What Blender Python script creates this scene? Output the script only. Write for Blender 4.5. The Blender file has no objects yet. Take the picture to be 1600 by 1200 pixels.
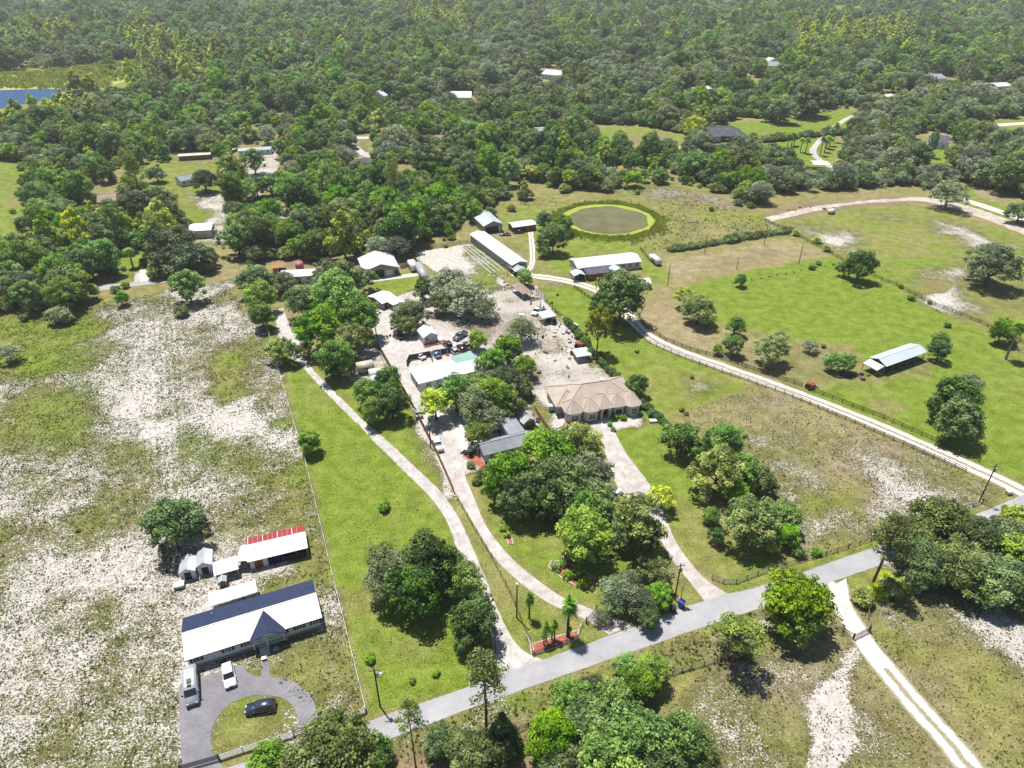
import bpy, bmesh, math, random
import numpy as np
from mathutils import Vector
from math import radians, sin, cos, pi, atan, atan2, hypot
S = bpy.context.scene
COL = S.collection
random.seed(7)
# ------------------------------------------------------------------ camera
FPX, HOR, CAMH = 1110.0, -100.0, 105.0
PIT = atan((600 - HOR) / FPX)
cd = bpy.data.cameras.new('camera'); cam = bpy.data.objects.new('camera', cd); COL.objects.link(cam)
cam.location = (0, 0, CAMH); cam.rotation_euler = (pi / 2 - PIT, 0, 0)
cd.sensor_fit = 'HORIZONTAL'; cd.sensor_width = 36; cd.lens = 36 * FPX / 1600
cd.clip_start = 0.5; cd.clip_end = 40000
S.camera = cam
# ------------------------------------------------------------------ light
SUN_EL, SUN_DIR = 70.0, 129.0          # degrees; direction towards the sun, counted from +x
W = bpy.data.worlds.new('World'); S.world = W; W.use_nodes = True
wn = W.node_tree.nodes; bg = wn['Background']
sky = wn.new('ShaderNodeTexSky'); sky.sky_type = 'NISHITA'; sky.sun_disc = False
sky.sun_elevation = radians(SUN_EL); sky.sun_rotation = radians(90 - SUN_DIR)
sky.air_density = 1.0; sky.dust_density = 0.6; sky.ozone_density = 1.0
W.node_tree.links.new(sky.outputs[0], bg.inputs[0]); bg.inputs[1].default_value = 0.072
sl = bpy.data.lights.new('sun', 'SUN'); sun = bpy.data.objects.new('sun', sl); COL.objects.link(sun)
sl.energy = 5.0; sl.angle = radians(0.5); sl.color = (1.0, 0.965, 0.91)
sd = Vector((cos(radians(SUN_DIR)) * cos(radians(SUN_EL)), sin(radians(SUN_DIR)) * cos(radians(SUN_EL)), sin(radians(SUN_EL))))
sun.rotation_euler = sd.to_track_quat('Z', 'Y').to_euler(); sun.location = (-200, 300, 400)
S.view_settings.view_transform = 'Standard'; S.view_settings.look = 'None'
S.view_settings.exposure = 0.56; S.view_settings.gamma = 1; S.view_settings.use_curve_mapping = False
S.render.engine = 'CYCLES'
S.cycles.max_bounces = 5; S.cycles.diffuse_bounces = 2; S.cycles.glossy_bounces = 2
S.cycles.transmission_bounces = 3; S.cycles.transparent_max_bounces = 4; S.cycles.volume_bounces = 0

# ------------------------------------------------------------------ survey helpers (ground position of a point read off the photo)
def G(px, py, z=0.0):
    x = (px - 800) / FPX; y = (600 - py) / FPX
    dx, dy, dz = x, cos(PIT) + y * sin(PIT), -sin(PIT) + y * cos(PIT)
    t = (z - CAMH) / dz
    return (dx * t, dy * t)
def PPM(x, y, z=0.0):
    return FPX / (y * cos(PIT) + (CAMH - z) * sin(PIT))
def PROJ(x, y, z=0.0):
    d = y * cos(PIT) + (CAMH - z) * sin(PIT); u = y * sin(PIT) - (CAMH - z) * cos(PIT)
    return 800 + FPX * x / d, 600 - FPX * u / d
# ------------------------------------------------------------------ noise + polygons in numpy
_lat = {}
def vnoise(x, y, scale, seed=0):
    if seed not in _lat: _lat[seed] = np.random.RandomState(seed + 11).rand(256, 256)
    L = _lat[seed]; u = np.asarray(x) / scale; v = np.asarray(y) / scale
    i = np.floor(u).astype(int); j = np.floor(v).astype(int); fu = u - i; fv = v - j
    fu = fu * fu * (3 - 2 * fu); fv = fv * fv * (3 - 2 * fv)
    a = L[i % 256, j % 256]; b = L[(i + 1) % 256, j % 256]; c = L[i % 256, (j + 1) % 256]; d = L[(i + 1) % 256, (j + 1) % 256]
    return (a * (1 - fu) + b * fu) * (1 - fv) + (c * (1 - fu) + d * fu) * fv
def sdist(x, y, poly):
    """signed distance to polygon, positive inside"""
    P = np.array(poly, float); n = len(P); d = np.full(x.shape, 1e9); ins = np.zeros(x.shape, bool)
    for k in range(n):
        ax, ay = P[k]; bx, by = P[(k + 1) % n]; ex, ey = bx - ax, by - ay
        t = np.clip(((x - ax) * ex + (y - ay) * ey) / (ex * ex + ey * ey + 1e-9), 0, 1)
        d = np.minimum(d, np.hypot(x - ax - t * ex, y - ay - t * ey))
        c = (ay > y) != (by > y)
        with np.errstate(divide='ignore', invalid='ignore'):
            xi = (bx - ax) * (y - ay) / (by - ay + 1e-12) + ax
        ins ^= c & (x < xi)
    return np.where(ins, d, -d)
def gp(pts): return [G(*p) for p in pts]
# ------------------------------------------------------------------ materials
def ntree(name):
    m = bpy.data.materials.new(name); m.use_nodes = True; nt = m.node_tree
    return m, nt, nt.nodes['Principled BSDF']
def N(nt, t, **kw):
    n = nt.nodes.new(t)
    for k, v in kw.items():
        if k in n.inputs: n.inputs[k].default_value = v
        else: setattr(n, k, v)
    return n
def L(nt, a, b): nt.links.new(a, b)
def noise(nt, vec, scale, detail=4, rough=0.6):
    n = N(nt, 'ShaderNodeTexNoise', Scale=scale, Detail=detail, Roughness=rough); L(nt, vec, n.inputs['Vector']); return n.outputs['Fac']
def mth(nt, op, a, b=0.5, c=None, clamp=False):
    n = nt.nodes.new('ShaderNodeMath'); n.operation = op; n.use_clamp = clamp
    for i, v in enumerate((a, b, c)):
        if v is None: continue
        if isinstance(v, (int, float)): n.inputs[i].default_value = v
        else: L(nt, v, n.inputs[i])
    return n.outputs[0]
def rng_(nt, v, a, b, c=0.0, d=1.0, smooth=True):
    n = nt.nodes.new('ShaderNodeMapRange'); n.interpolation_type = 'SMOOTHSTEP' if smooth else 'LINEAR'
    for i, q in enumerate((v, a, b, c, d)):
        if isinstance(q, (int, float)): n.inputs[i].default_value = q
        else: L(nt, q, n.inputs[i])
    return n.outputs[0]
def mixc(nt, f, a, b, mode='MIX'):
    n = nt.nodes.new('ShaderNodeMix'); n.data_type = 'RGBA'; n.blend_type = mode
    for s, v in ((n.inputs[0], f), (n.inputs[6], a), (n.inputs[7], b)):
        if isinstance(v, (int, float)): s.default_value = v
        elif isinstance(v, tuple): s.default_value = v + (1,)
        else: L(nt, v, s)
    return n.outputs[2]
def scalec(nt, col, f):
    n = nt.nodes.new('ShaderNodeVectorMath'); n.operation = 'SCALE'
    if isinstance(col, tuple): n.inputs[0].default_value = col
    else: L(nt, col, n.inputs[0])
    if isinstance(f, (int, float)): n.inputs[3].default_value = f
    else: L(nt, f, n.inputs[3])
    return n.outputs[0]
def bump(nt, h, strength, dist, bsdf):
    b = N(nt, 'ShaderNodeBump', Strength=strength, Distance=dist); L(nt, h, b.inputs['Height']); L(nt, b.outputs[0], bsdf.inputs['Normal'])
def mat(name, col, rough=0.7, var=0.15, scale=1.5, bmp=0.0, metal=0.0, col2=None, spec=0.5, ribs=0.0, ribaxis=0):
    m, nt, b = ntree(name)
    tc = N(nt, 'ShaderNodeTexCoord'); v = tc.outputs['Object']
    f = noise(nt, v, scale, 5); g = noise(nt, v, scale * 9, 2)
    base = mixc(nt, rng_(nt, f, 0.35, 0.65), col, col2 if col2 else tuple(c * (1 - var) for c in col))
    base = scalec(nt, base, rng_(nt, g, 0.2, 0.8, 1 - var * 0.6, 1 + var * 0.6))
    L(nt, base, b.inputs['Base Color'])
    b.inputs['Roughness'].default_value = rough; b.inputs['Metallic'].default_value = metal
    b.inputs['Specular IOR Level'].default_value = spec
    h = g
    if ribs:
        sx = N(nt, 'ShaderNodeSeparateXYZ'); L(nt, v, sx.inputs[0])
        h = mth(nt, 'PINGPONG', mth(nt, 'MULTIPLY', sx.outputs[ribaxis], ribs), 0.5)
        h = mth(nt, 'POWER', h, 3.0)
        bump(nt, h, 0.6, 0.3, b)
    elif bmp: bump(nt, h, bmp, 0.05, b)
    return m
M = {}
M['white_paint'] = mat('white_paint', (0.62, 0.62, 0.60), 0.55)
M['glare_metal'] = mat('glare_metal', (0.53, 0.52, 0.465), 0.5, 0.12, 0.5)  # sun glare painted as pale colour on the navy roof's front slope
M['white_metal'] = mat('white_metal', (0.56, 0.58, 0.59), 0.45, 0.14, 0.4, ribs=1.1)
M['white_metal_y'] = mat('white_metal_y', (0.56, 0.58, 0.60), 0.45, 0.14, 0.4, ribs=1.1, ribaxis=1)
M['navy_roof'] = mat('navy_roof', (0.022, 0.034, 0.078), 0.7, 0.25, 0.8, bmp=0.4, spec=0.25)
M['navy_metal'] = mat('navy_metal', (0.022, 0.034, 0.078), 0.6, 0.2, 0.8, spec=0.25)
M['siding'] = mat('siding', (0.58, 0.62, 0.66), 0.6, 0.05)
M['shutter'] = mat('shutter', (0.015, 0.016, 0.02), 0.5)
M['glass'] = mat('glass', (0.02, 0.025, 0.03), 0.08, 0.1, spec=0.8)
M['red_metal'] = mat('red_metal', (0.30, 0.03, 0.022), 0.6, 0.4, 1.2, col2=(0.17, 0.022, 0.018))
def glare_speckmat():
    m, nt, b = ntree('flecked_white_metal')  # red metal, white part is painted sun glare
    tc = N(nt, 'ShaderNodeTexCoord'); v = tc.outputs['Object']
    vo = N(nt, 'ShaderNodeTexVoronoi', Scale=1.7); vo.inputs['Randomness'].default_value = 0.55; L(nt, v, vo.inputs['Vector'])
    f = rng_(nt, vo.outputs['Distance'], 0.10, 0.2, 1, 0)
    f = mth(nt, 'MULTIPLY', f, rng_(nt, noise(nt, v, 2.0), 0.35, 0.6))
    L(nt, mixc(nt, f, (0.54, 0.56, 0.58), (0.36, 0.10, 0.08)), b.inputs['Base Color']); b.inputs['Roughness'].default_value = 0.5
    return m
M['flecked'] = glare_speckmat()  # white is sun glare painted over the red roof, flecks left red
M['dark'] = mat('dark_interior', (0.02, 0.02, 0.022), 0.8)
M['black_metal'] = mat('black_metal', (0.018, 0.018, 0.02), 0.5)
M['wood'] = mat('aged_wood', (0.16, 0.115, 0.08), 0.85, 0.3, 3, 0.3)
M['dark_wood'] = mat('dark_wood', (0.045, 0.032, 0.025), 0.85, 0.35, 3, 0.3)
M['orange_wood'] = mat('orange_wood', (0.34, 0.17, 0.07), 0.8, 0.25, 2, 0.3)
M['grey_wood'] = mat('grey_wood', (0.2, 0.185, 0.165), 0.85, 0.25, 3, 0.3)
M['stucco'] = mat('stucco', (0.48, 0.46, 0.42), 0.85, 0.08, 1, 0.2)
M['trim'] = mat('pale_trim', (0.7, 0.69, 0.66), 0.7)
def shingle(name, c1, c2):
    m, nt, b = ntree(name)
    tc = N(nt, 'ShaderNodeTexCoord'); v = tc.outputs['Object']
    br = N(nt, 'ShaderNodeTexBrick', Scale=1.0, offset=0.5); br.inputs['Brick Width'].default_value = 0.9; br.inputs['Row Height'].default_value = 0.32; br.inputs['Mortar Size'].default_value = 0.03
    L(nt, v, br.inputs['Vector'])
    f = noise(nt, v, 0.5, 4); g = noise(nt, v, 7, 3)
    c = mixc(nt, rng_(nt, f, 0.35, 0.7), c1, c2); c = scalec(nt, c, rng_(nt, g, 0.2, 0.8, 0.8, 1.2))
    c = scalec(nt, c, rng_(nt, br.outputs['Fac'], 0, 1, 1.0, 0.72))
    L(nt, c, b.inputs['Base Color']); b.inputs['Roughness'].default_value = 0.9
    bump(nt, g, 0.3, 0.05, b)
    return m
M['tan_shingle'] = shingle('tan_shingle', (0.375, 0.305, 0.25), (0.445, 0.375, 0.31))
M['grey_shingle'] = shingle('grey_shingle', (0.20, 0.22, 0.245), (0.28, 0.30, 0.32))
M['dark_shingle'] = shingle('dark_shingle', (0.06, 0.065, 0.08), (0.10, 0.105, 0.12))
M['brown_shingle'] = shingle('brown_shingle', (0.22, 0.16, 0.12), (0.3, 0.22, 0.18))
M['blue_metal'] = mat('pale_blue_metal', (0.45, 0.51, 0.53), 0.4, 0.1, 0.5, ribs=1.1)
M['green_metal'] = mat('green_metal', (0.20, 0.34, 0.29), 0.5, 0.12, 0.5, ribs=1.1)
M['grey_metal'] = mat('grey_metal', (0.36, 0.38, 0.39), 0.45, 0.15, 0.5, ribs=1.1)
M['grey_wall'] = mat('grey_wall', (0.30, 0.28, 0.26), 0.7, 0.12, 0.6)
M['rust_red'] = mat('rust_red_wall', (0.26, 0.075, 0.035), 0.8, 0.35, 0.8)
M['brick_red'] = mat('brick_red', (0.20, 0.06, 0.04), 0.85, 0.2)
M['pink_roof'] = mat('pink_roof', (0.45, 0.12, 0.17), 0.6)
M['beige'] = mat('beige_panel', (0.55, 0.48, 0.36), 0.5)
M['mulch'] = mat('red_mulch', (0.25, 0.055, 0.032), 0.95, 0.5, 2.5, 0.8, col2=(0.38, 0.145, 0.10))
M['tan_ridge'] = mat('tan_ridge', (0.50, 0.41, 0.34), 0.9, 0.1)
M['concrete'] = mat('concrete', (0.50, 0.475, 0.44), 0.9, 0.14, 0.6, 0.2)
M['pool'] = mat('pool_water', (0.10, 0.42, 0.45), 0.05)
M['blue_plastic'] = mat('blue_plastic', (0.02, 0.05, 0.35), 0.4)
M['tyre'] = mat('tyre_rubber', (0.012, 0.012, 0.012), 0.9)
M['rim'] = mat('alloy_rim', (0.35, 0.35, 0.36), 0.3, metal=0.8)
M['lamp'] = mat('clear_lens', (0.7, 0.7, 0.72), 0.1)
M['tail'] = mat('red_lens', (0.25, 0.01, 0.01), 0.15)
def paint(name, c):
    m, nt, b = ntree(name); b.inputs['Base Color'].default_value = c + (1,); b.inputs['Roughness'].default_value = 0.25
    tc = N(nt, 'ShaderNodeTexCoord'); f = noise(nt, tc.outputs['Object'], 3)
    L(nt, scalec(nt, c, rng_(nt, f, 0.3, 0.7, 0.93, 1.05)), b.inputs['Base Color'])
    b.inputs['Coat Weight'].default_value = 0.6; b.inputs['Coat Roughness'].default_value = 0.05
    return m
M['car_white'] = paint('white_car_paint', (0.72, 0.73, 0.74)); M['car_silver'] = paint('silver_car_paint', (0.34, 0.35, 0.38))
M['car_dark'] = paint('dark_blue_car_paint', (0.02, 0.028, 0.05)); M['car_black'] = paint('black_car_paint', (0.01, 0.01, 0.012))
M['car_grey'] = paint('grey_car_paint', (0.12, 0.125, 0.14)); M['car_red'] = paint('red_machine_paint', (0.35, 0.06, 0.03)); M['car_blue'] = paint('blue_car_paint', (0.10, 0.14, 0.26))

def bark(name, c):
    return mat(name, c, 0.95, 0.35, 4, 0.6)
M['bark'] = bark('bark', (0.085, 0.065, 0.05)); M['pale_bark'] = bark('pale_bark', (0.24, 0.21, 0.18)); M['pine_bark'] = bark('pine_bark', (0.13, 0.085, 0.06))
def leafmat(name, a, b_, c, trans=0.32):
    """three leaf tones, picked per leaf cluster by the 'tint' attribute and per tree by Object Info random"""
    m, nt, b = ntree(name)
    at = N(nt, 'ShaderNodeAttribute', attribute_name='tint'); oi = N(nt, 'ShaderNodeObjectInfo')
    t = mth(nt, 'ADD', at.outputs['Fac'], mth(nt, 'MULTIPLY_ADD', oi.outputs['Random'], 0.5, -0.25))
    col = mixc(nt, rng_(nt, t, 0.1, 0.5), a, b_); col = mixc(nt, rng_(nt, t, 0.5, 0.95), col, c)
    r2 = mth(nt, 'FRACT', mth(nt, 'MULTIPLY', oi.outputs['Random'], 17.3))
    col = scalec(nt, col, rng_(nt, r2, 0, 1, 0.72, 1.3, False))
    hs = N(nt, 'ShaderNodeHueSaturation'); L(nt, col, hs.inputs['Color'])
    L(nt, rng_(nt, mth(nt, 'FRACT', mth(nt, 'MULTIPLY', oi.outputs['Random'], 5.7)), 0, 1, 0.472, 0.508, False), hs.inputs['Hue'])
    L(nt, rng_(nt, mth(nt, 'FRACT', mth(nt, 'MULTIPLY', oi.outputs['Random'], 31.7)), 0, 1, 0.8, 1.1, False), hs.inputs['Saturation'])
    L(nt, hs.outputs[0], b.inputs['Base Color']); b.inputs['Roughness'].default_value = 0.55; b.inputs['Specular IOR Level'].default_value = 0.25
    tr = N(nt, 'ShaderNodeBsdfTranslucent'); L(nt, hs.outputs[0], tr.inputs[0])
    mx = N(nt, 'ShaderNodeMixShader', Fac=trans); L(nt, b.outputs[0], mx.inputs[1]); L(nt, tr.outputs[0], mx.inputs[2])
    L(nt, mx.outputs[0], nt.nodes['Material Output'].inputs['Surface'])
    return m
LM = {
 'oak': leafmat('oak_leaves', (0.066, 0.115, 0.031), (0.151, 0.235, 0.067), (0.295, 0.394, 0.138)),
 'leaf': leafmat('broad_leaves', (0.064, 0.163, 0.012), (0.153, 0.331, 0.024), (0.301, 0.506, 0.050)),
 'pine': leafmat('pine_needles', (0.106, 0.163, 0.026), (0.224, 0.319, 0.054), (0.389, 0.488, 0.102)),
 'moss': leafmat('mossy_leaves', (0.132, 0.173, 0.089), (0.248, 0.312, 0.158), (0.413, 0.500, 0.282)),
 'olive': leafmat('olive_leaves', (0.088, 0.138, 0.034), (0.206, 0.288, 0.074), (0.378, 0.463, 0.144)),
 'yellow': leafmat('yellow_leaves', (0.165, 0.237, 0.014), (0.330, 0.463, 0.031), (0.496, 0.613, 0.060)),
 'dark': leafmat('dark_leaves', (0.033, 0.083, 0.014), (0.083, 0.188, 0.029), (0.177, 0.325, 0.060)),
 'reed': leafmat('reeds', (0.25, 0.31, 0.02), (0.38, 0.46, 0.035), (0.50, 0.56, 0.08)),
 'tuft': leafmat('weed_blades', (0.075, 0.085, 0.025), (0.13, 0.14, 0.04), (0.24, 0.22, 0.09)),
}
# ------------------------------------------------------------------ mesh building
class MB:
    def __init__(s): s.v = []; s.f = []
    def add(s, vs, fs):
        o = len(s.v); s.v += [tuple(v) for v in vs]; s.f += [tuple(i + o for i in f) for f in fs]; return s
    def box(s, x0, y0, z0, x1, y1, z1):
        return s.add([(x0,y0,z0),(x1,y0,z0),(x1,y1,z0),(x0,y1,z0),(x0,y0,z1),(x1,y0,z1),(x1,y1,z1),(x0,y1,z1)],
                     [(0,3,2,1),(4,5,6,7),(0,1,5,4),(1,2,6,5),(2,3,7,6),(3,0,4,7)])
    def prism(s, poly, z0, z1):
        n = len(poly); vs = [(x, y, z0) for x, y in poly] + [(x, y, z1) for x, y in poly]
        return s.add(vs, [tuple(range(n))[::-1], tuple(range(n, 2 * n))] + [(i, (i + 1) % n, n + (i + 1) % n, n + i) for i in range(n)])
    def slab(s, pts, th):
        """sheet through 3-D points (top face), thickness th downwards"""
        n = len(pts); vs = list(pts) + [(x, y, z - th) for x, y, z in pts]
        return s.add(vs, [tuple(range(n)), tuple(range(n, 2 * n))[::-1]] + [(i, n + i, n + (i + 1) % n, (i + 1) % n) for i in range(n)])
    def extr(s, prof, axis, a, b):
        """profile (u,z) extruded along axis 'x' or 'y' from a to b"""
        n = len(prof)
        mk = (lambda u, z, t: (t, u, z)) if axis == 'x' else (lambda u, z, t: (u, t, z))
        vs = [mk(u, z, a) for u, z in prof] + [mk(u, z, b) for u, z in prof]
        return s.add(vs, [tuple(range(n)), tuple(range(n, 2 * n))[::-1]] + [(i, (i + 1) % n, n + (i + 1) % n, n + i) for i in range(n)])
    def tube(s, path, rad, n=6):
        P = [Vector(p) for p in path]; R = rad if isinstance(rad, (list, tuple)) else [rad] * len(P)
        vs = []; fs = []
        for i, p in enumerate(P):
            d = (P[min(i + 1, len(P) - 1)] - P[max(i - 1, 0)]).normalized()
            a = d.orthogonal().normalized() if i == 0 else (pa - d * pa.dot(d)).normalized()
            pa = a; b = d.cross(a)
            for k in range(n):
                t = 2 * pi * k / n; vs.append(tuple(p + (a * cos(t) + b * sin(t)) * R[i]))
        for i in range(len(P) - 1):
            for k in range(n): fs.append((i * n + k, i * n + (k + 1) % n, (i + 1) * n + (k + 1) % n, (i + 1) * n + k))
        fs.append(tuple(range(n))[::-1]); fs.append(tuple((len(P) - 1) * n + k for k in range(n)))
        return s.add(vs, fs)
    def mesh(s, name, m):
        me = bpy.data.meshes.new(name); me.from_pydata(s.v, [], s.f); me.validate()
        bm = bmesh.new(); bm.from_mesh(me); bmesh.ops.recalc_face_normals(bm, faces=bm.faces); bm.to_mesh(me); bm.free()
        if m: me.materials.append(m)
        return me
    def obj(s, name, m, parent=None, **kw): return put(name, s.mesh(name, M[m] if isinstance(m, str) else m), parent, **kw)
def put(name, me, parent=None, loc=(0,0,0), rot=0.0, scale=1.0, label=None):
    o = bpy.data.objects.new(name, me); COL.objects.link(o)
    if parent: o.parent = parent
    o.location = loc; o.rotation_euler = (0, 0, rot)
    o.scale = scale if isinstance(scale, tuple) else (scale,) * 3
    if label: o['label'] = label
    return o
def tag(o, label=None, cat=None, group=None, kind=None):
    if label: o['label'] = label
    if cat: o['category'] = cat
    if group: o['group'] = group
    if kind: o['kind'] = kind
    return o
def thing(name, label, cat, loc, rot=0.0, group=None, scale=1.0):
    o = put(name, None, None, loc, rot, scale); return tag(o, label, cat, group)
# ================================================================== GROUND
def axis(a, b, st, lo, hi, gr):
    mid = list(np.arange(a, b + 1e-6, st)); l = []; x = a; d = st
    while x > lo: d *= gr; x -= d; l.append(x)
    r = []; x = mid[-1]; d = st
    while x < hi: d *= gr; x += d; r.append(x)
    return np.array(l[::-1] + mid + r)
XS = axis(-240, 300, 1.3, -9000, 9000, 1.07); YS = axis(48, 420, 1.3, -2500, 14000, 1.045)
gx, gy = np.meshgrid(XS, YS); gx = gx.ravel(); gy = gy.ravel()
RG = np.full(gx.shape, 0.42); RS = np.zeros(gx.shape); RB = np.full(gx.shape, 0.35)
wx = gx + (vnoise(gx, gy, 9, 1) - .5) * 7 + (vnoise(gx, gy, 3, 2) - .5) * 2.5
wy = gy + (vnoise(gx, gy, 9, 3) - .5) * 7 + (vnoise(gx, gy, 3, 4) - .5) * 2.5
def paintg(pts, g, s, b, soft=3.0, warp=1.0):
    P = gp(pts); xs = [p[0] for p in P]; ys = [p[1] for p in P]; mg = soft * 3 + 8
    i = np.where((gx > min(xs) - mg) & (gx < max(xs) + mg) & (gy > min(ys) - mg) & (gy < max(ys) + mg))[0]
    x = gx[i] + (wx[i] - gx[i]) * warp; y = gy[i] + (wy[i] - gy[i]) * warp
    w = np.clip(sdist(x, y, P) / (2 * soft) + 0.5, 0, 1); w = w * w * (3 - 2 * w)
    for A, v in ((RG, g), (RS, s), (RB, b)): A[i] = A[i] * (1 - w) + v * w
LEFT_FIELD = [(-300,470),(60,498),(180,470),(350,436),(420,505),(500,800),(572,1112),(440,1152),(280,1205),(-500,1300)]
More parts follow.
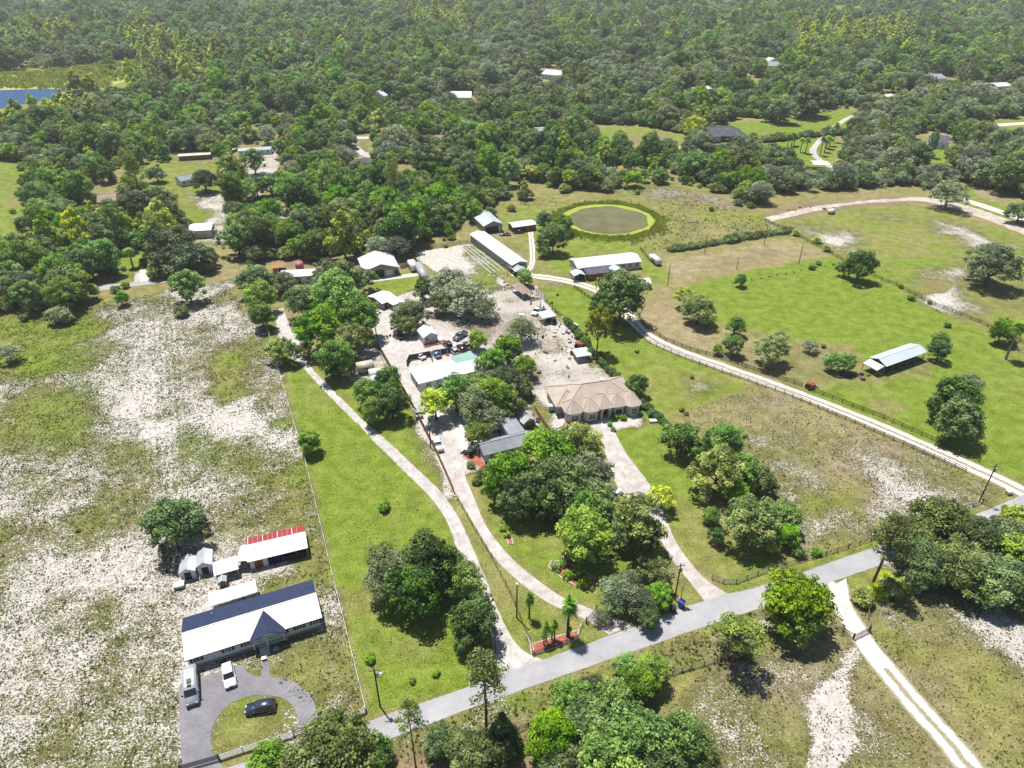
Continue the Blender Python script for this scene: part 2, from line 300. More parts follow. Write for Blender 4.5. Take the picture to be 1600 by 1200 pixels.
LAYERS = [
 # left sandy field
 (LEFT_FIELD, .52, .52, .14, 2, 1), ([(-120,500),(110,485),(190,520),(150,572),(60,585),(-120,575)], .80, .20, 0, 5, 1),
 ([(240,505),(160,528),(130,545),(200,560),(170,600),(200,650),(150,700),(110,735),(130,760),(200,740),(235,650),(262,560)], .5, .74, .05, 5, 1.3),
 ([(20,600),(60,590),(140,610),(135,660),(95,720),(-20,725)], .66, .34, .05, 6, 1.4),
 ([(270,455),(350,445),(402,560),(405,640),(295,665),(266,560)], .45, .62, .2, 5, 1),
 ([(300,640),(395,630),(420,670),(300,680)], .5, .85, 0, 3, 1),
 ([(325,560),(375,555),(390,620),(345,640)], .75, .2, 0, 4, 1.2),
 ([(229,660),(272,655),(276,752),(240,758)], .5, .92, 0, 1.5, .4), ([(206,505),(250,495),(262,560),(236,640),(228,560)], .55, .75, 0, 3, 1),
 ([(120,690),(232,680),(238,762),(150,780)], .6, .42, .05, 5, 1.2), ([(-80,735),(60,735),(190,740),(130,790),(-80,810)], .5, .72, .08, 4, 1.3),
 ([(270,700),(400,690),(430,760),(280,760)], .6, .5, 0, 5, 1.2),
 ([(-60,820),(55,830),(70,920),(-60,970)], .66, .36, .05, 4, 1.2), ([(110,795),(205,785),(195,850),(115,850)], .68, .34, 0, 3, 1.2),
 ([(55,862),(240,840),(262,900),(150,1005),(-60,1025),(-60,965)], .5, .68, .05, 4, 1.3), ([(140,940),(290,950),(275,1050),(160,1040)], .6, .44, .05, 5, 1.3),
 ([(60,1050),(278,1060),(278,1205),(60,1240)], .52, .48, .06, 4, 1.3), ([(-20,1040),(60,1040),(100,1130),(0,1180)], .6, .4, .05, 5, 1.3),
 ([(285,740),(492,750),(570,1108),(440,1135),(300,890)], .55, .46, .12, 4, 1), ([(280,890),(345,880),(400,905),(400,920),(300,930)], .4, .62, .15, 3, 1),
 ([(370,885),(480,870),(470,900),(420,905)], .3, .75, .25, 1.5, .5), ([(500,1000),(560,1090),(470,1110),(420,1060)], .7, .25, .05, 4, 1),
 ([(325,1170),(340,1115),(400,1086),(450,1100),(465,1130)], .72, .22, .05, 2, .5), ([(460,980),(520,960),(545,1040),(500,1060)], .5, .45, .1, 4, 1),
 ([(385,520),(418,515),(490,800),(450,800),(405,640)], .72, .24, .02, 2, 1), ([(430,800),(495,800),(520,900),(480,900)], .68, .3, .02, 3, 1),
 ([(400,690),(470,680),(480,720),(410,730)], .5, .74, 0, 3, 1), ([(290,745),(330,760),(300,800),(270,780)], .5, .7, 0, 3, 1), ([(390,500),(416,520),(440,640),(420,650),(398,570)], .5, .66, .1, 3, 1),
 # strip right of the white fence
 ([(420,500),(470,555),(560,655),(720,835),(812,1045),(700,1088),(575,1122),(500,800)], .92, .09, 0, 1.2, .3),
 ([(425,540),(440,560),(452,640),(444,640)], .6, .6, 0, 1, .5), ([(560,640),(640,720),(690,790),(600,740)], .85, .18, 0, 5, 1.2), ([(640,960),(740,960),(760,1040),(660,1060)], .85, .16, 0, 6, 1),
 ([(484,575),(560,560),(640,640),(705,765),(640,715),(560,650)], .85, .14, 0, 1.2, .4), ([(645,690),(665,690),(725,790),(705,790),(655,730)], .5, .6, .05, 1.5, .8),
 ([(500,545),(600,560),(620,600),(560,600)], .55, .4, .15, 3, 1),
 ([(716,790),(730,800),(790,880),(862,950),(955,990),(850,1030),(800,1000),(755,890)], .62, .14, .1, 1, .4), ([(800,1000),(830,1030),(950,1000),(955,985),(900,1010),(840,1020)], .85, .06, 0, 1, .3),
 # front yard between the two drives
 ([(730,735),(800,760),(960,800),(1040,880),(1100,935),(980,972),(890,937),(790,862),(750,800)], .82, .07, .02, 1.2, .4), ([(850,880),(900,900),(960,960),(890,930)], .7, .15, .1, 3, 1),
 ([(1060,850),(1100,930),(1060,950),(1040,900)], .5, .3, .15, 2, 1),
 # lawn right of tan house
 ([(955,668),(1035,660),(1080,740),(1130,830),(1200,860),(1245,880),(1140,925),(1060,840),(1000,750)], .85, .10, .02, 2, .6), ([(1040,760),(1110,790),(1180,870),(1120,900),(1080,850)], .55, .25, .12, 5, 1),
 # compound
 ([(576,472),(640,430),(790,455),(838,448),(905,530),(1012,655),(1000,668),(900,690),(840,660),(800,700),(735,745),(700,755),(640,640)], .3, .86, .16, 1.5, .4),
 ([(822,560),(855,580),(850,610),(830,610)], .2, .45, .7, 3, 1), ([(880,575),(960,570),(950,600),(890,600)], .2, .6, .45, 4, 1), ([(820,600),(850,640),(870,668),(900,680),(850,690),(825,640)], .6, .3, .15, 2, .7),
 ([(915,553),(955,555),(960,575),(920,578)], .6, .4, .1, 1, .5), ([(690,495),(830,480),(850,500),(760,540),(690,530)], .3, .55, .55, 5, 1),
 ([(835,510),(905,520),(915,545),(860,550)], .3, .74, .3, 4, 1), ([(545,540),(590,540),(620,590),(580,610)], .3, .75, .2, 2, 1), ([(770,455),(840,450),(850,480),(780,480)], .3, .7, .45, 3, .7),
 ([(579,430),(655,423),(672,440),(600,470)], .8, .1, .02, 1.2, .3), ([(640,395),(735,380),(800,450),(700,440)], .35, .78, .05, 1, .3), ([(720,385),(755,382),(790,430),(750,440)], .75, .4, 0, 1.5, .5),
 ([(720,430),(770,430),(790,455),(740,455)], .7, .3, .05, 2, 1), ([(425,480),(445,480),(475,560),(440,545)], .3, .88, .1, 1.5, .8), ([(425,400),(500,405),(560,400),(560,420),(430,420)], .3, .3, .6, 3, 1),
 # pond paddock
 ([(745,322),(830,305),(1040,283),(1120,300),(1245,362),(1040,395),(1030,425),(880,470),(830,440),(750,372)], .45, .26, .15, 3, 1),
 ([(850,395),(905,395),(905,430),(960,440),(870,436)], .85, .05, 0, 3, .6), ([(790,335),(850,330),(860,380),(800,370)], .78, .12, 0, 3, .8), ([(780,320),(880,310),(880,335),(800,335)], .6, .15, .15, 3, 1),
 ([(860,345),(990,375),(1040,380),(1020,395),(880,395)], .75, .1, .05, 4, .8), ([(1010,290),(1110,300),(1180,335),(1090,330),(1030,310)], .3, .45, .4, 5, 1), ([(1080,320),(1160,330),(1190,350),(1100,350)], .6, .15, .05, 5, 1),
 ([(830,430),(900,430),(905,450),(870,452)], .5, .5, .2, 3, 1), ([(840,450),(905,450),(1020,540),(1035,655),(1010,655),(900,530)], .95, .03, 0, 1.5, .4), ([(950,480),(1010,520),(1060,555),(1180,605),(1070,640),(1030,655),(1000,560)], .9, .08, 0, 1.5, .5),
 ([(1040,580),(1130,590),(1160,605),(1070,625)], .65, .32, .05, 5, 1),
 ([(1010,435),(1050,450),(1090,500),(1110,560),(1010,520),(990,470)], .25, .15, .35, 2, .8), ([(1030,415),(1245,370),(1300,400),(1180,420),(1060,448),(1010,440)], .22, .14, .30, 2, .5), ([(1000,400),(1040,405),(1050,445),(1010,445)], .8, .08, .05, 2, .5),
 ([(1090,420),(1200,390),(1270,395),(1150,420)], .2, .3, .35, 5, 1),
 # bright pasture
 ([(1060,450),(1180,422),(1300,402),(1420,450),(1600,545),(1900,690),(1900,880),(1600,755),(1420,690),(1290,640),(1220,600),(1100,500)], .97, .02, 0, 1.5, .4),
 ([(1120,505),(1200,520),(1330,545),(1370,580),(1250,620),(1110,560)], .42, .27, .22, 3, 1), ([(1300,560),(1460,560),(1440,590),(1290,605)], .55, .3, .12, 3, 1),
 ([(1390,440),(1470,480),(1560,540),(1600,580),(1700,640),(1700,560),(1500,470)], .72, .15, .12, 4, 1), ([(1370,620),(1430,640),(1400,660),(1370,650)], .5, .2, .35, 4, 1), ([(1450,650),(1550,680),(1500,690)], .7, .2, .1, 4, 1),
 # NE pasture
 ([(1205,345),(1340,318),(1440,318),(1600,370),(1900,470),(1900,700),(1600,540),(1430,450),(1310,405),(1250,370)], .70, .12, .05, 1.5, .4),
 ([(1210,352),(1260,350),(1345,372),(1345,395),(1300,395),(1260,370)], .5, .62, .02, 5, 1), ([(1330,325),(1400,330),(1420,345),(1380,350),(1340,340)], .55, .45, .02, 3, 1), ([(1450,345),(1510,350),(1560,375),(1600,390),(1520,385),(1460,362)], .5, .64, .02, 5, 1),
 ([(1410,430),(1500,415),(1600,440),(1750,520),(1700,600),(1560,530),(1440,470)], .5, .28, .12, 4, 1), ([(1440,465),(1500,450),(1520,480),(1490,490)], .5, .74, .05, 5, 1), ([(1440,425),(1510,412),(1520,425),(1450,440)], .5, .6, .1, 5, 1), ([(1425,445),(1450,438),(1490,442),(1480,458),(1440,460)], .62, .05, .5, 1, .3),
 # dry paddock by the road
 ([(1050,650),(1170,605),(1220,612),(1380,680),(1590,772),(1530,800),(1360,860),(1245,880),(1190,760),(1130,700)], .28, .32, .2, 1.5, .4), ([(1060,640),(1160,640),(1180,680),(1080,690)], .35, .2, .2, 4, 1),
 ([(1165,690),(1255,685),(1260,710),(1200,700)], .4, .55, .1, 3, 1), ([(1200,720),(1250,730),(1280,770),(1330,840),(1260,850),(1215,780)], .4, .58, .12, 4, 1), ([(1330,720),(1450,745),(1520,790),(1400,830),(1330,800),(1340,770)], .4, .62, .15, 5, 1), ([(1270,760),(1340,760),(1330,810),(1280,800)], .7, .2, .02, 5, 1),
 ([(1500,770),(1560,770),(1530,800),(1480,790)], .4, .55, .2, 3, 1),
 # verges and south side
 ([(560,1165),(760,1100),(960,1032),(1140,970),(1300,915),(1360,890),(1600,815),(1600,850),(1360,930),(1250,960),(1100,1040),(840,1130),(600,1200)], .5, .42, .12, 1.2, .5), ([(820,1100),(950,1045),(960,1070),(880,1110)], .78, .12, .05, 3, 1), ([(1040,1035),(1130,1000),(1110,1030),(1030,1060)], .8, .12, .05, 3, 1),
 ([(560,1130),(700,1083),(840,1032),(950,990),(930,1010),(800,1060),(700,1098)], .75, .2, .05, 1, .4), ([(1105,930),(1200,905),(1420,835),(1530,795),(1525,808),(1410,848),(1200,918),(1120,945)], .8, .1, .1, 1, .3),
 ([(400,1165),(620,1200),(560,1290),(300,1300)], .75, .1, .1, 3, 1),
 ([(1000,1110),(1100,1050),(1200,1010),(1330,985),(1360,920),(1480,900),(1620,970),(1900,1050),(1900,1500),(900,1500),(1000,1200)], .34, .38, .22, 2, .6),
 ([(600,1190),(700,1150),(840,1120),(1000,1100),(1000,1300),(560,1300)], .35, .2, .65, 3, 1),
 ([(1150,1020),(1290,1010),(1300,1060),(1240,1200),(1100,1200),(1060,1110)], .40, .46, .2, 6, 1.2), ([(1322,1008),(1346,1018),(1328,1055),(1312,1100),(1303,1250),(1250,1250),(1262,1130),(1284,1068)], .4, .93, .03, 1.0, .45), ([(1338,1018),(1352,1022),(1332,1070),(1318,1075)], .4, .7, .1, 1, .8),
 ([(1335,1060),(1370,1080),(1420,1150),(1400,1230),(1340,1230),(1330,1130)], .52, .35, .3, 4, 1), ([(1440,1010),(1600,1050),(1650,1200),(1560,1200),(1470,1090)], .5, .12, .2, 6, 1), ([(1470,940),(1560,935),(1640,980),(1640,1040),(1540,1010)], .35, .62, .2, 4, 1),
 ([(1440,900),(1600,900),(1640,980),(1560,940),(1500,915)], .3, .1, .75, 2, .8), ([(1340,900),(1420,905),(1350,940),(1335,950),(1325,910)], .7, .2, .12, 2, .8), ([(1350,975),(1420,1000),(1440,1040),(1380,1010)], .72, .12, .1, 3, 1),
 # left woodland clearings
 ([(-200,255),(45,252),(58,350),(15,420),(-200,430)], .8, .12, 0, 2, .6), ([(-200,380),(12,385),(15,425),(-200,440)], .4, .7, .1, 2, 1), ([(0,270),(45,290),(30,320),(0,330)], .6, .25, .05, 4, 1),
 ([(205,265),(260,225),(335,250),(355,290),(375,350),(370,385),(290,385),(255,310),(215,300)], .72, .2, .05, 2, .6), ([(300,305),(350,300),(372,350),(368,385),(300,380),(330,340)], .45, .6, .1, 2, 1), ([(275,245),(345,240),(350,255),(270,258)], .4, .5, .3, 2, .8),
 ([(175,395),(240,400),(240,435),(180,440)], .8, .1, .1, 2, .7), ([(210,425),(262,425),(262,440),(210,442)], .3, .75, .1, 1.2, .4),
 ([(375,235),(435,228),(440,290),(400,310),(455,330),(465,350),(400,345),(380,300)], .3, .72, .3, 2, .7),
 ([(390,312),(430,312),(450,335),(400,345)], .2, .35, .8, 1.5, .7), ([(545,215),(578,215),(580,262),(640,290),(600,300),(560,260)], .6, .45, .1, 2, .7),
 ([(640,225),(700,215),(720,230),(650,250)], .5, .4, .25, 2, 1), ([(675,252),(705,255),(700,275),(670,270)], .4, .4, .35, 2, 1),
 # middle distance lawns
 ([(905,200),(990,195),(1075,215),(1080,240),(1000,250),(930,235),(900,215)], .75, .08, .2, 3, 1), ([(960,215),(1040,210),(1050,225),(970,235)], .6, .05, .5, 3, 1),
 ([(1075,200),(1165,190),(1330,170),(1340,200),(1300,215),(1170,225),(1080,225)], .95, .02, 0, 2, .5), ([(1160,225),(1300,210),(1320,240),(1280,265),(1180,255)], .95, .04, 0, 2, .5),
 ([(1425,235),(1480,235),(1490,270),(1440,275)], 1, .0, 0, 2, .5), ([(1060,140),(1110,138),(1110,165),(1060,165)], .7, .2, .1, 2, 1), ([(1120,120),(1200,125),(1200,145),(1120,145)], .7, .25, .1, 2, 1),
 ([(1550,188),(1700,185),(1700,220),(1550,215)], .75, .2, .05, 2, 1), ([(1500,300),(1560,320),(1620,345),(1620,372),(1560,350),(1500,325)], .9, .1, 0, 2, 1), ([(1520,290),(1560,330),(1540,335),(1500,300)], .9, .05, 0, 2, 1),
 ([(1340,140),(1420,140),(1420,165),(1330,165)], .6, .35, .2, 3, 1), ([(1190,335),(1250,320),(1440,305),(1480,320),(1340,322),(1220,345)], .2, .35, .6, 2, .7),
 ([(1270,8),(1355,8),(1350,25),(1320,30),(1280,22)], .85, .2, 0, 8, 1), ([(400,-3),(450,-3),(440,8),(400,8)], .85, .1, 0, 8, 1), ([(1340,158),(1420,150),(1425,165),(1350,170)], .5, .6, .1, 3, 1),
 ([(0,112),(60,106),(200,90),(245,102),(220,135),(165,165),(140,145),(0,142)], .75, .05, .1, 5, 1),
]
for p_, g_, s_, b_, so_, wp_ in LAYERS: paintg(p_, g_, s_, b_, so_ * (1.9 if s_ >= .4 and wp_ >= 1 else 1), wp_)
# tyre rows in the sandy field and general breakup
v = vnoise(gx, gy, 11, 8) * .6 + vnoise(gx, gy, 5, 18) * .4; RS += (v - .5) * .55 * np.clip(RS, 0, .5) * 2 * (RS > .12); RG += (vnoise(gx, gy, 28, 9) - .5) * .28 + (vnoise(gx, gy, 9, 19) - .5) * .22
RA = np.clip(sdist(gx, gy, gp([(218,480),(268,470),(285,560),(282,680),(272,760),(225,765),(215,640)])) / 6 + .5, 0, 1) * (.4 + vnoise(gx, gy, 16, 44))
me = bpy.data.meshes.new('ground'); nx, ny = len(XS), len(YS)
idx = (np.arange(ny - 1)[:, None] * nx + np.arange(nx - 1)[None, :]).ravel()
quads = np.stack([idx, idx + 1, idx + nx + 1, idx + nx], 1).astype(np.int32)
me.vertices.add(len(gx)); me.vertices.foreach_set('co', np.stack([gx, gy, np.zeros_like(gx)], 1).ravel())
me.loops.add(quads.size); me.loops.foreach_set('vertex_index', quads.ravel())
me.polygons.add(len(quads)); me.polygons.foreach_set('loop_start', np.arange(0, quads.size, 4, dtype=np.int32)); me.update()
at = me.color_attributes.new('mask', 'FLOAT_COLOR', 'POINT')
at.data.foreach_set('color', np.stack([np.clip(RG, 0, 1), np.clip(RS, 0, 1), np.clip(RB, 0, 1), RA], 1).ravel().astype(np.float32))
def groundmat():
    m, nt, b = ntree('ground_grass_sand')
    tc = N(nt, 'ShaderNodeTexCoord'); v = tc.outputs['Object']
    at = N(nt, 'ShaderNodeAttribute', attribute_name='mask'); sp = N(nt, 'ShaderNodeSeparateColor'); L(nt, at.outputs['Color'], sp.inputs[0])
    g, s, d = sp.outputs[0], sp.outputs[1], sp.outputs[2]
    n0 = noise(nt, v, 0.09, 6, 0.65); n1 = noise(nt, v, 0.8, 6, 0.72); n2 = noise(nt, v, 2.6, 4, 0.75); n3 = noise(nt, v, 0.3, 5, 0.65); n4 = noise(nt, v, 1.7, 3, 0.6); n5 = noise(nt, v, 3.4, 2, 0.5)
    gg = mth(nt, 'ADD', g, mth(nt, 'ADD', mth(nt, 'MULTIPLY_ADD', n0, 0.9, -0.45), mth(nt, 'MULTIPLY_ADD', n1, 0.8, -0.4)), clamp=True)
    c = mixc(nt, rng_(nt, gg, 0.0, 0.5), (0.300, 0.245, 0.140), (0.205, 0.200, 0.060))
    c = mixc(nt, rng_(nt, gg, 0.5, 0.9), c, (0.150, 0.205, 0.022))
    c = mixc(nt, rng_(nt, gg, 0.9, 1.25), c, (0.118, 0.205, 0.015))
    c = scalec(nt, c, rng_(nt, n2, 0.25, 0.75, 0.5, 1.5)); c = scalec(nt, c, rng_(nt, n3, 0.25, 0.75, 0.72, 1.25)); c = mixc(nt, mth(nt, 'MULTIPLY', rng_(nt, mth(nt, 'ADD', n5, mth(nt, 'MULTIPLY', n3, 0.5)), 0.80, 0.98), 0.5), c, (0.30, 0.26, 0.15)); c = scalec(nt, c, rng_(nt, s, 0.12, 0.5, 1.0, 0.66))
    dd = mth(nt, 'ADD', d, mth(nt, 'MULTIPLY_ADD', n1, 1.0, -0.5), clamp=True)
    c = mixc(nt, mth(nt, 'MULTIPLY', rng_(nt, dd, 0.15, 0.8), 0.85), c, scalec(nt, (0.23, 0.15, 0.105), rng_(nt, n2, 0.25, 0.75, 0.5, 1.3)))
    # sand showing between tufts
    f = mth(nt, 'ADD', mth(nt, 'MULTIPLY', n5, 0.34), mth(nt, 'ADD', mth(nt, 'MULTIPLY', n4, 0.26), mth(nt, 'ADD', mth(nt, 'MULTIPLY', n1, 0.20), mth(nt, 'MULTIPLY', n3, 0.20))))
    xyz = N(nt, 'ShaderNodeSeparateXYZ'); L(nt, v, xyz.inputs[0]); row = mth(nt, 'SINE', mth(nt, 'ADD', mth(nt, 'MULTIPLY', mth(nt, 'ADD', xyz.outputs[0], mth(nt, 'MULTIPLY', xyz.outputs[1], 0.44)), 3.6), mth(nt, 'MULTIPLY', n3, 3.0)))
    f = mth(nt, 'ADD', f, mth(nt, 'MULTIPLY', row, mth(nt, 'MULTIPLY', mth(nt, 'MULTIPLY', at.outputs['Alpha'], rng_(nt, n0, 0.35, 0.65)), 0.040)))
    th = rng_(nt, s, 0.0, 1.0, 0.70, 0.345, False)
    k = mth(nt, 'MULTIPLY', rng_(nt, mth(nt, 'SUBTRACT', f, th), -0.032, 0.032), 0.95)
    sand = mixc(nt, rng_(nt, n1, 0.3, 0.7), (0.40, 0.36, 0.315), (0.62, 0.585, 0.545)); sand = mixc(nt, mth(nt, 'MULTIPLY', rng_(nt, dd, 0.1, 0.7), 0.8), sand, (0.34, 0.285, 0.25)); sand = scalec(nt, sand, rng_(nt, n2, 0.2, 0.8, 0.8, 1.12))
    c = mixc(nt, k, c, sand)
    L(nt, c, b.inputs['Base Color']); b.inputs['Roughness'].default_value = 0.95; b.inputs['Specular IOR Level'].default_value = 0.1
    h = mth(nt, 'SUBTRACT', mth(nt, 'ADD', n2, mth(nt, 'MULTIPLY', n1, 1.5)), mth(nt, 'MULTIPLY', k, 0.5))
    bump(nt, h, 0.8, 0.28, b)
    return m
me.materials.append(groundmat())
tag(put('ground', me), kind='structure')
# ------------------------------------------------------------------ sheets: roads, drives, water
def sheetmat(name, c1, c2, sc=0.5, bmpd=0.03, rough=0.9, var=.16):
    m, nt, b = ntree(name); tc = N(nt, 'ShaderNodeTexCoord'); v = tc.outputs['Object']
    n0 = noise(nt, v, sc, 6, 0.7); n1 = noise(nt, v, sc * 10, 4, 0.7); n2 = noise(nt, v, 0.12, 4, 0.6)
    c = mixc(nt, rng_(nt, n0, 0.35, 0.65), c1, c2); c = scalec(nt, c, rng_(nt, n1, 0.25, 0.75, 1 - var, 1 + var)); c = scalec(nt, c, rng_(nt, n2, 0.3, 0.7, 0.9, 1.1))
    if 'asphalt' in name:      # fine cracks
        wv = N(nt, 'ShaderNodeVectorMath', operation='ADD'); nn = N(nt, 'ShaderNodeTexNoise', Scale=0.6, Detail=3); L(nt, v, nn.inputs['Vector']); sv = N(nt, 'ShaderNodeVectorMath', operation='SCALE'); L(nt, nn.outputs['Color'], sv.inputs[0]); sv.inputs[3].default_value = 2.5
        L(nt, v, wv.inputs[0]); L(nt, sv.outputs[0], wv.inputs[1]); vo = N(nt, 'ShaderNodeTexVoronoi', Scale=0.16); vo.feature = 'DISTANCE_TO_EDGE'; L(nt, wv.outputs[0], vo.inputs['Vector'])
        c = scalec(nt, c, rng_(nt, vo.outputs['Distance'], 0.0, 0.010, 0.84, 1.0))
    L(nt, c, b.inputs['Base Color']); b.inputs['Roughness'].default_value = rough; b.inputs['Specular IOR Level'].default_value = 0.2
    bump(nt, n1, 0.5, bmpd, b); return m
SM = {'asphalt': sheetmat('worn_asphalt', (0.30, 0.295, 0.305), (0.33, 0.325, 0.33), 0.25, var=.06), 'drive_asphalt': sheetmat('drive_asphalt', (0.165, 0.16, 0.172), (0.21, 0.20, 0.213), 0.4),
 'gravel': sheetmat('pale_gravel', (0.34, 0.305, 0.28), (0.47, 0.435, 0.405), 0.5, 0.08), 'grey_drive': sheetmat('grey_gravel', (0.33, 0.305, 0.285), (0.47, 0.44, 0.41), 0.6, 0.08),
 'sand': sheetmat('white_sand', (0.46, 0.41, 0.365), (0.60, 0.555, 0.51), 0.5, 0.1), 'dirt': sheetmat('pink_dirt', (0.33, 0.28, 0.225), (0.46, 0.41, 0.35), 0.3, 0.08)}
def rough_edge(P, amp, step=1.2, seed=5):
    out = []
    for k in range(len(P)):
        a = P[k]; b = P[(k + 1) % len(P)]; d = hypot(b[0] - a[0], b[1] - a[1]); n = max(1, int(d / step))
        nxv, nyv = -(b[1] - a[1]) / (d + 1e-9), (b[0] - a[0]) / (d + 1e-9)
        for i in range(n):
            t = i / n; x = a[0] + (b[0] - a[0]) * t; y = a[1] + (b[1] - a[1]) * t
            o = (float(vnoise(x, y, 2.3, seed)) - .5) * 2 * amp + (float(vnoise(x, y, 7, seed + 1)) - .5) * 2 * amp if 0 < i else 0
            out.append((x + nxv * o, y + nyv * o))
    return out
def smooth(P, it=2):
    for _ in range(it):
        Q = [P[0]]
        for i in range(len(P) - 1):
            a, b = P[i], P[i + 1]; Q += [(a[0] * .75 + b[0] * .25, a[1] * .75 + b[1] * .25), (a[0] * .25 + b[0] * .75, a[1] * .25 + b[1] * .75)]
        P = Q + [P[-1]]
    return P
def sheet(name, left, right, z, m, amp=0.2, it=2):
    """strip between a left and a right edge read off the photo"""
    A = smooth(gp(left), it); B = smooth(gp(right), it)
    P = rough_edge(A + B[::-1], amp); me = bpy.data.meshes.new(name)
    me.from_pydata([(x, y, z) for x, y in P], [], [tuple(range(len(P)))]); me.materials.append(SM[m] if isinstance(m, str) else m)
    if me.polygons[0].normal.z < 0: me.flip_normals()
    return tag(put(name, me), kind='structure')
def trackmat():
    m, nt, b = ntree('two_wheel_track'); tc = N(nt, 'ShaderNodeTexCoord'); v = tc.outputs['Object']
    at = N(nt, 'ShaderNodeAttribute', attribute_name='across'); u = at.outputs['Fac']
    n1 = noise(nt, v, 0.7, 5, .7); n2 = noise(nt, v, 3, 3, .7)
    e = mth(nt, 'ABSOLUTE', mth(nt, 'SUBTRACT', mth(nt, 'ABSOLUTE', mth(nt, 'SUBTRACT', u, 0.5)), 0.25))
    k = rng_(nt, mth(nt, 'ADD', e, mth(nt, 'MULTIPLY_ADD', n1, 0.3, -0.15)), 0.08, 0.2, 1, 0)
    gr = mixc(nt, rng_(nt, n2, 0.4, 0.6), (0.30, 0.25, 0.19), (0.20, 0.20, 0.10))
    c = mixc(nt, k, gr, mixc(nt, rng_(nt, n2, 0.3, 0.7), (0.52, 0.465, 0.41), (0.66, 0.62, 0.57)))
    L(nt, c, b.inputs['Base Color']); b.inputs['Roughness'].default_value = 0.95; bump(nt, n2, 0.5, 0.08, b); return m
TRACK = trackmat()
def ribbon(name, pts, width, z, m=TRACK, it=2):
    C = smooth(gp(pts), it); vs = []; fs = []; ac = []
    D = []
    for i in range(len(C) - 1):
        n = max(1, int(hypot(C[i+1][0]-C[i][0], C[i+1][1]-C[i][1]) / 2.5))
        for j in range(n): D.append((C[i][0] + (C[i+1][0]-C[i][0]) * j / n, C[i][1] + (C[i+1][1]-C[i][1]) * j / n))
    D.append(C[-1]); K = 5
    for i, (x, y) in enumerate(D):
        a = D[max(0, i - 1)]; b = D[min(len(D) - 1, i + 1)]; d = hypot(b[0]-a[0], b[1]-a[1]); nxv, nyv = -(b[1]-a[1]) / d, (b[0]-a[0]) / d
        w = width * (0.9 + 0.25 * float(vnoise(x, y, 4, 6)))
        for k in range(K): t = k / (K - 1); vs.append((x + nxv * w * (t - .5), y + nyv * w * (t - .5), z)); ac.append(t)
    for i in range(len(D) - 1):
        for k in range(K - 1): q = i * K + k; fs.append((q, q + K, q + K + 1, q + 1))
    me = bpy.data.meshes.new(name); me.from_pydata(vs, [], fs); a = me.attributes.new('across', 'FLOAT', 'POINT'); a.data.foreach_set('value', ac)
    me.materials.append(SM[m] if isinstance(m, str) else m)
    if me.polygons[0].normal.z < 0: me.flip_normals()
    return tag(put(name, me), kind='structure')
sheet('road', [(-400,1450),(0,1316),(300,1218),(560,1132),(700,1085),(837,1034),(960,991),(1100,937),(1200,914),(1300,877),(1412,841),(1530,803),(1600,773),(1760,700),(1900,630)],
      [(-400,1500),(0,1362),(300,1262),(597,1159),(760,1097),(960,1028),(1135,967),(1195,948),(1317,903),(1360,889),(1480,848),(1581,814),(1640,790),(1790,720),(1930,650)], 0.030, 'asphalt', 0.10, 1)
sheet('driveway_west', [(428,492),(440,530),(471,573),(524,629),(559,663),(616,721),(640,745),(674,777),(700,815),(715,860),(745,930),(765,985),(782,1062)],
      [(445,488),(462,540),(481,569),(531,620),(574,663),(625,707),(642,724),(685,762),(714,803),(728,832),(745,870),(768,930),(792,985),(815,1018),(852,1032)], 0.02, 'grey_drive', 0.2)
sheet('driveway_middle', [(574,474),(580,510),(596,552),(622,600),(650,645),(672,690),(688,730),(700,752),(725,792),(750,836),(775,876),(807,906),(836,929),(867,948),(915,967),(952,992)],
      [(600,468),(614,492),(627,525),(640,560),(645,600),(668,640),(700,665),(722,700),(722,735),(740,775),(757,820),(787,860),(820,892),(875,932),(889,937),(936,957),(990,976)], 0.022, 'gravel', 0.15)
sheet('parking_court', [(620,520),(650,560),(720,556),(725,545)], [(620,498),(680,518),(735,515),(740,530)], 0.014, 'gravel', 0.3, 1)
sheet('parking_court', [(668,640),(690,690),(735,712),(760,700),(790,690)], [(668,638),(700,650),(760,655),(800,662),(815,690)], 0.014, 'sand', 0.3, 1)
sheet('driveway_east', [(918,668),(939,682),(950,723),(965,765),(1000,800),(1035,847),(1050,876),(1080,912),(1103,942)], [(957,668),(977,708),(1007,745),(1035,790),(1052,842),(1075,875),(1100,905),(1140,930)], 0.02, 'gravel', 0.2)
ribbon('dirt_lane', [(800,428),(845,432),(895,440),(940,455),(965,475),(985,497),(1010,526),(1060,549),(1100,563),(1232,609),(1381,668),(1518,730),(1594,765),(1625,785)], 4.4, 0.018)
ribbon('sand_track', [(829,362),(832,390),(832,418),(815,428)], 2.2, 0.016)
ribbon('field_track', [(1308,910),(1314,946),(1338,982),(1356,1012),(1395,1058),(1436,1108),(1478,1152),(1520,1205),(1600,1300)], 4.2, 0.016)
sheet('track_mouth', [(1296,918),(1302,950),(1330,986),(1340,1012),(1370,1045)], [(1322,904),(1327,942),(1347,977),(1372,1012),(1398,1040)], 0.020, 'sand', 0.25)
def poly_sheet(name, pts, z, m, amp=0.08):
    P = rough_edge(gp(pts), amp); me = bpy.data.meshes.new(name)
    me.from_pydata([(x, y, z) for x, y in P], [], [tuple(range(len(P)))]); me.materials.append(SM[m] if isinstance(m, str) else m)
    if me.polygons[0].normal.z < 0: me.flip_normals()
    return tag(put(name, me), kind='structure')
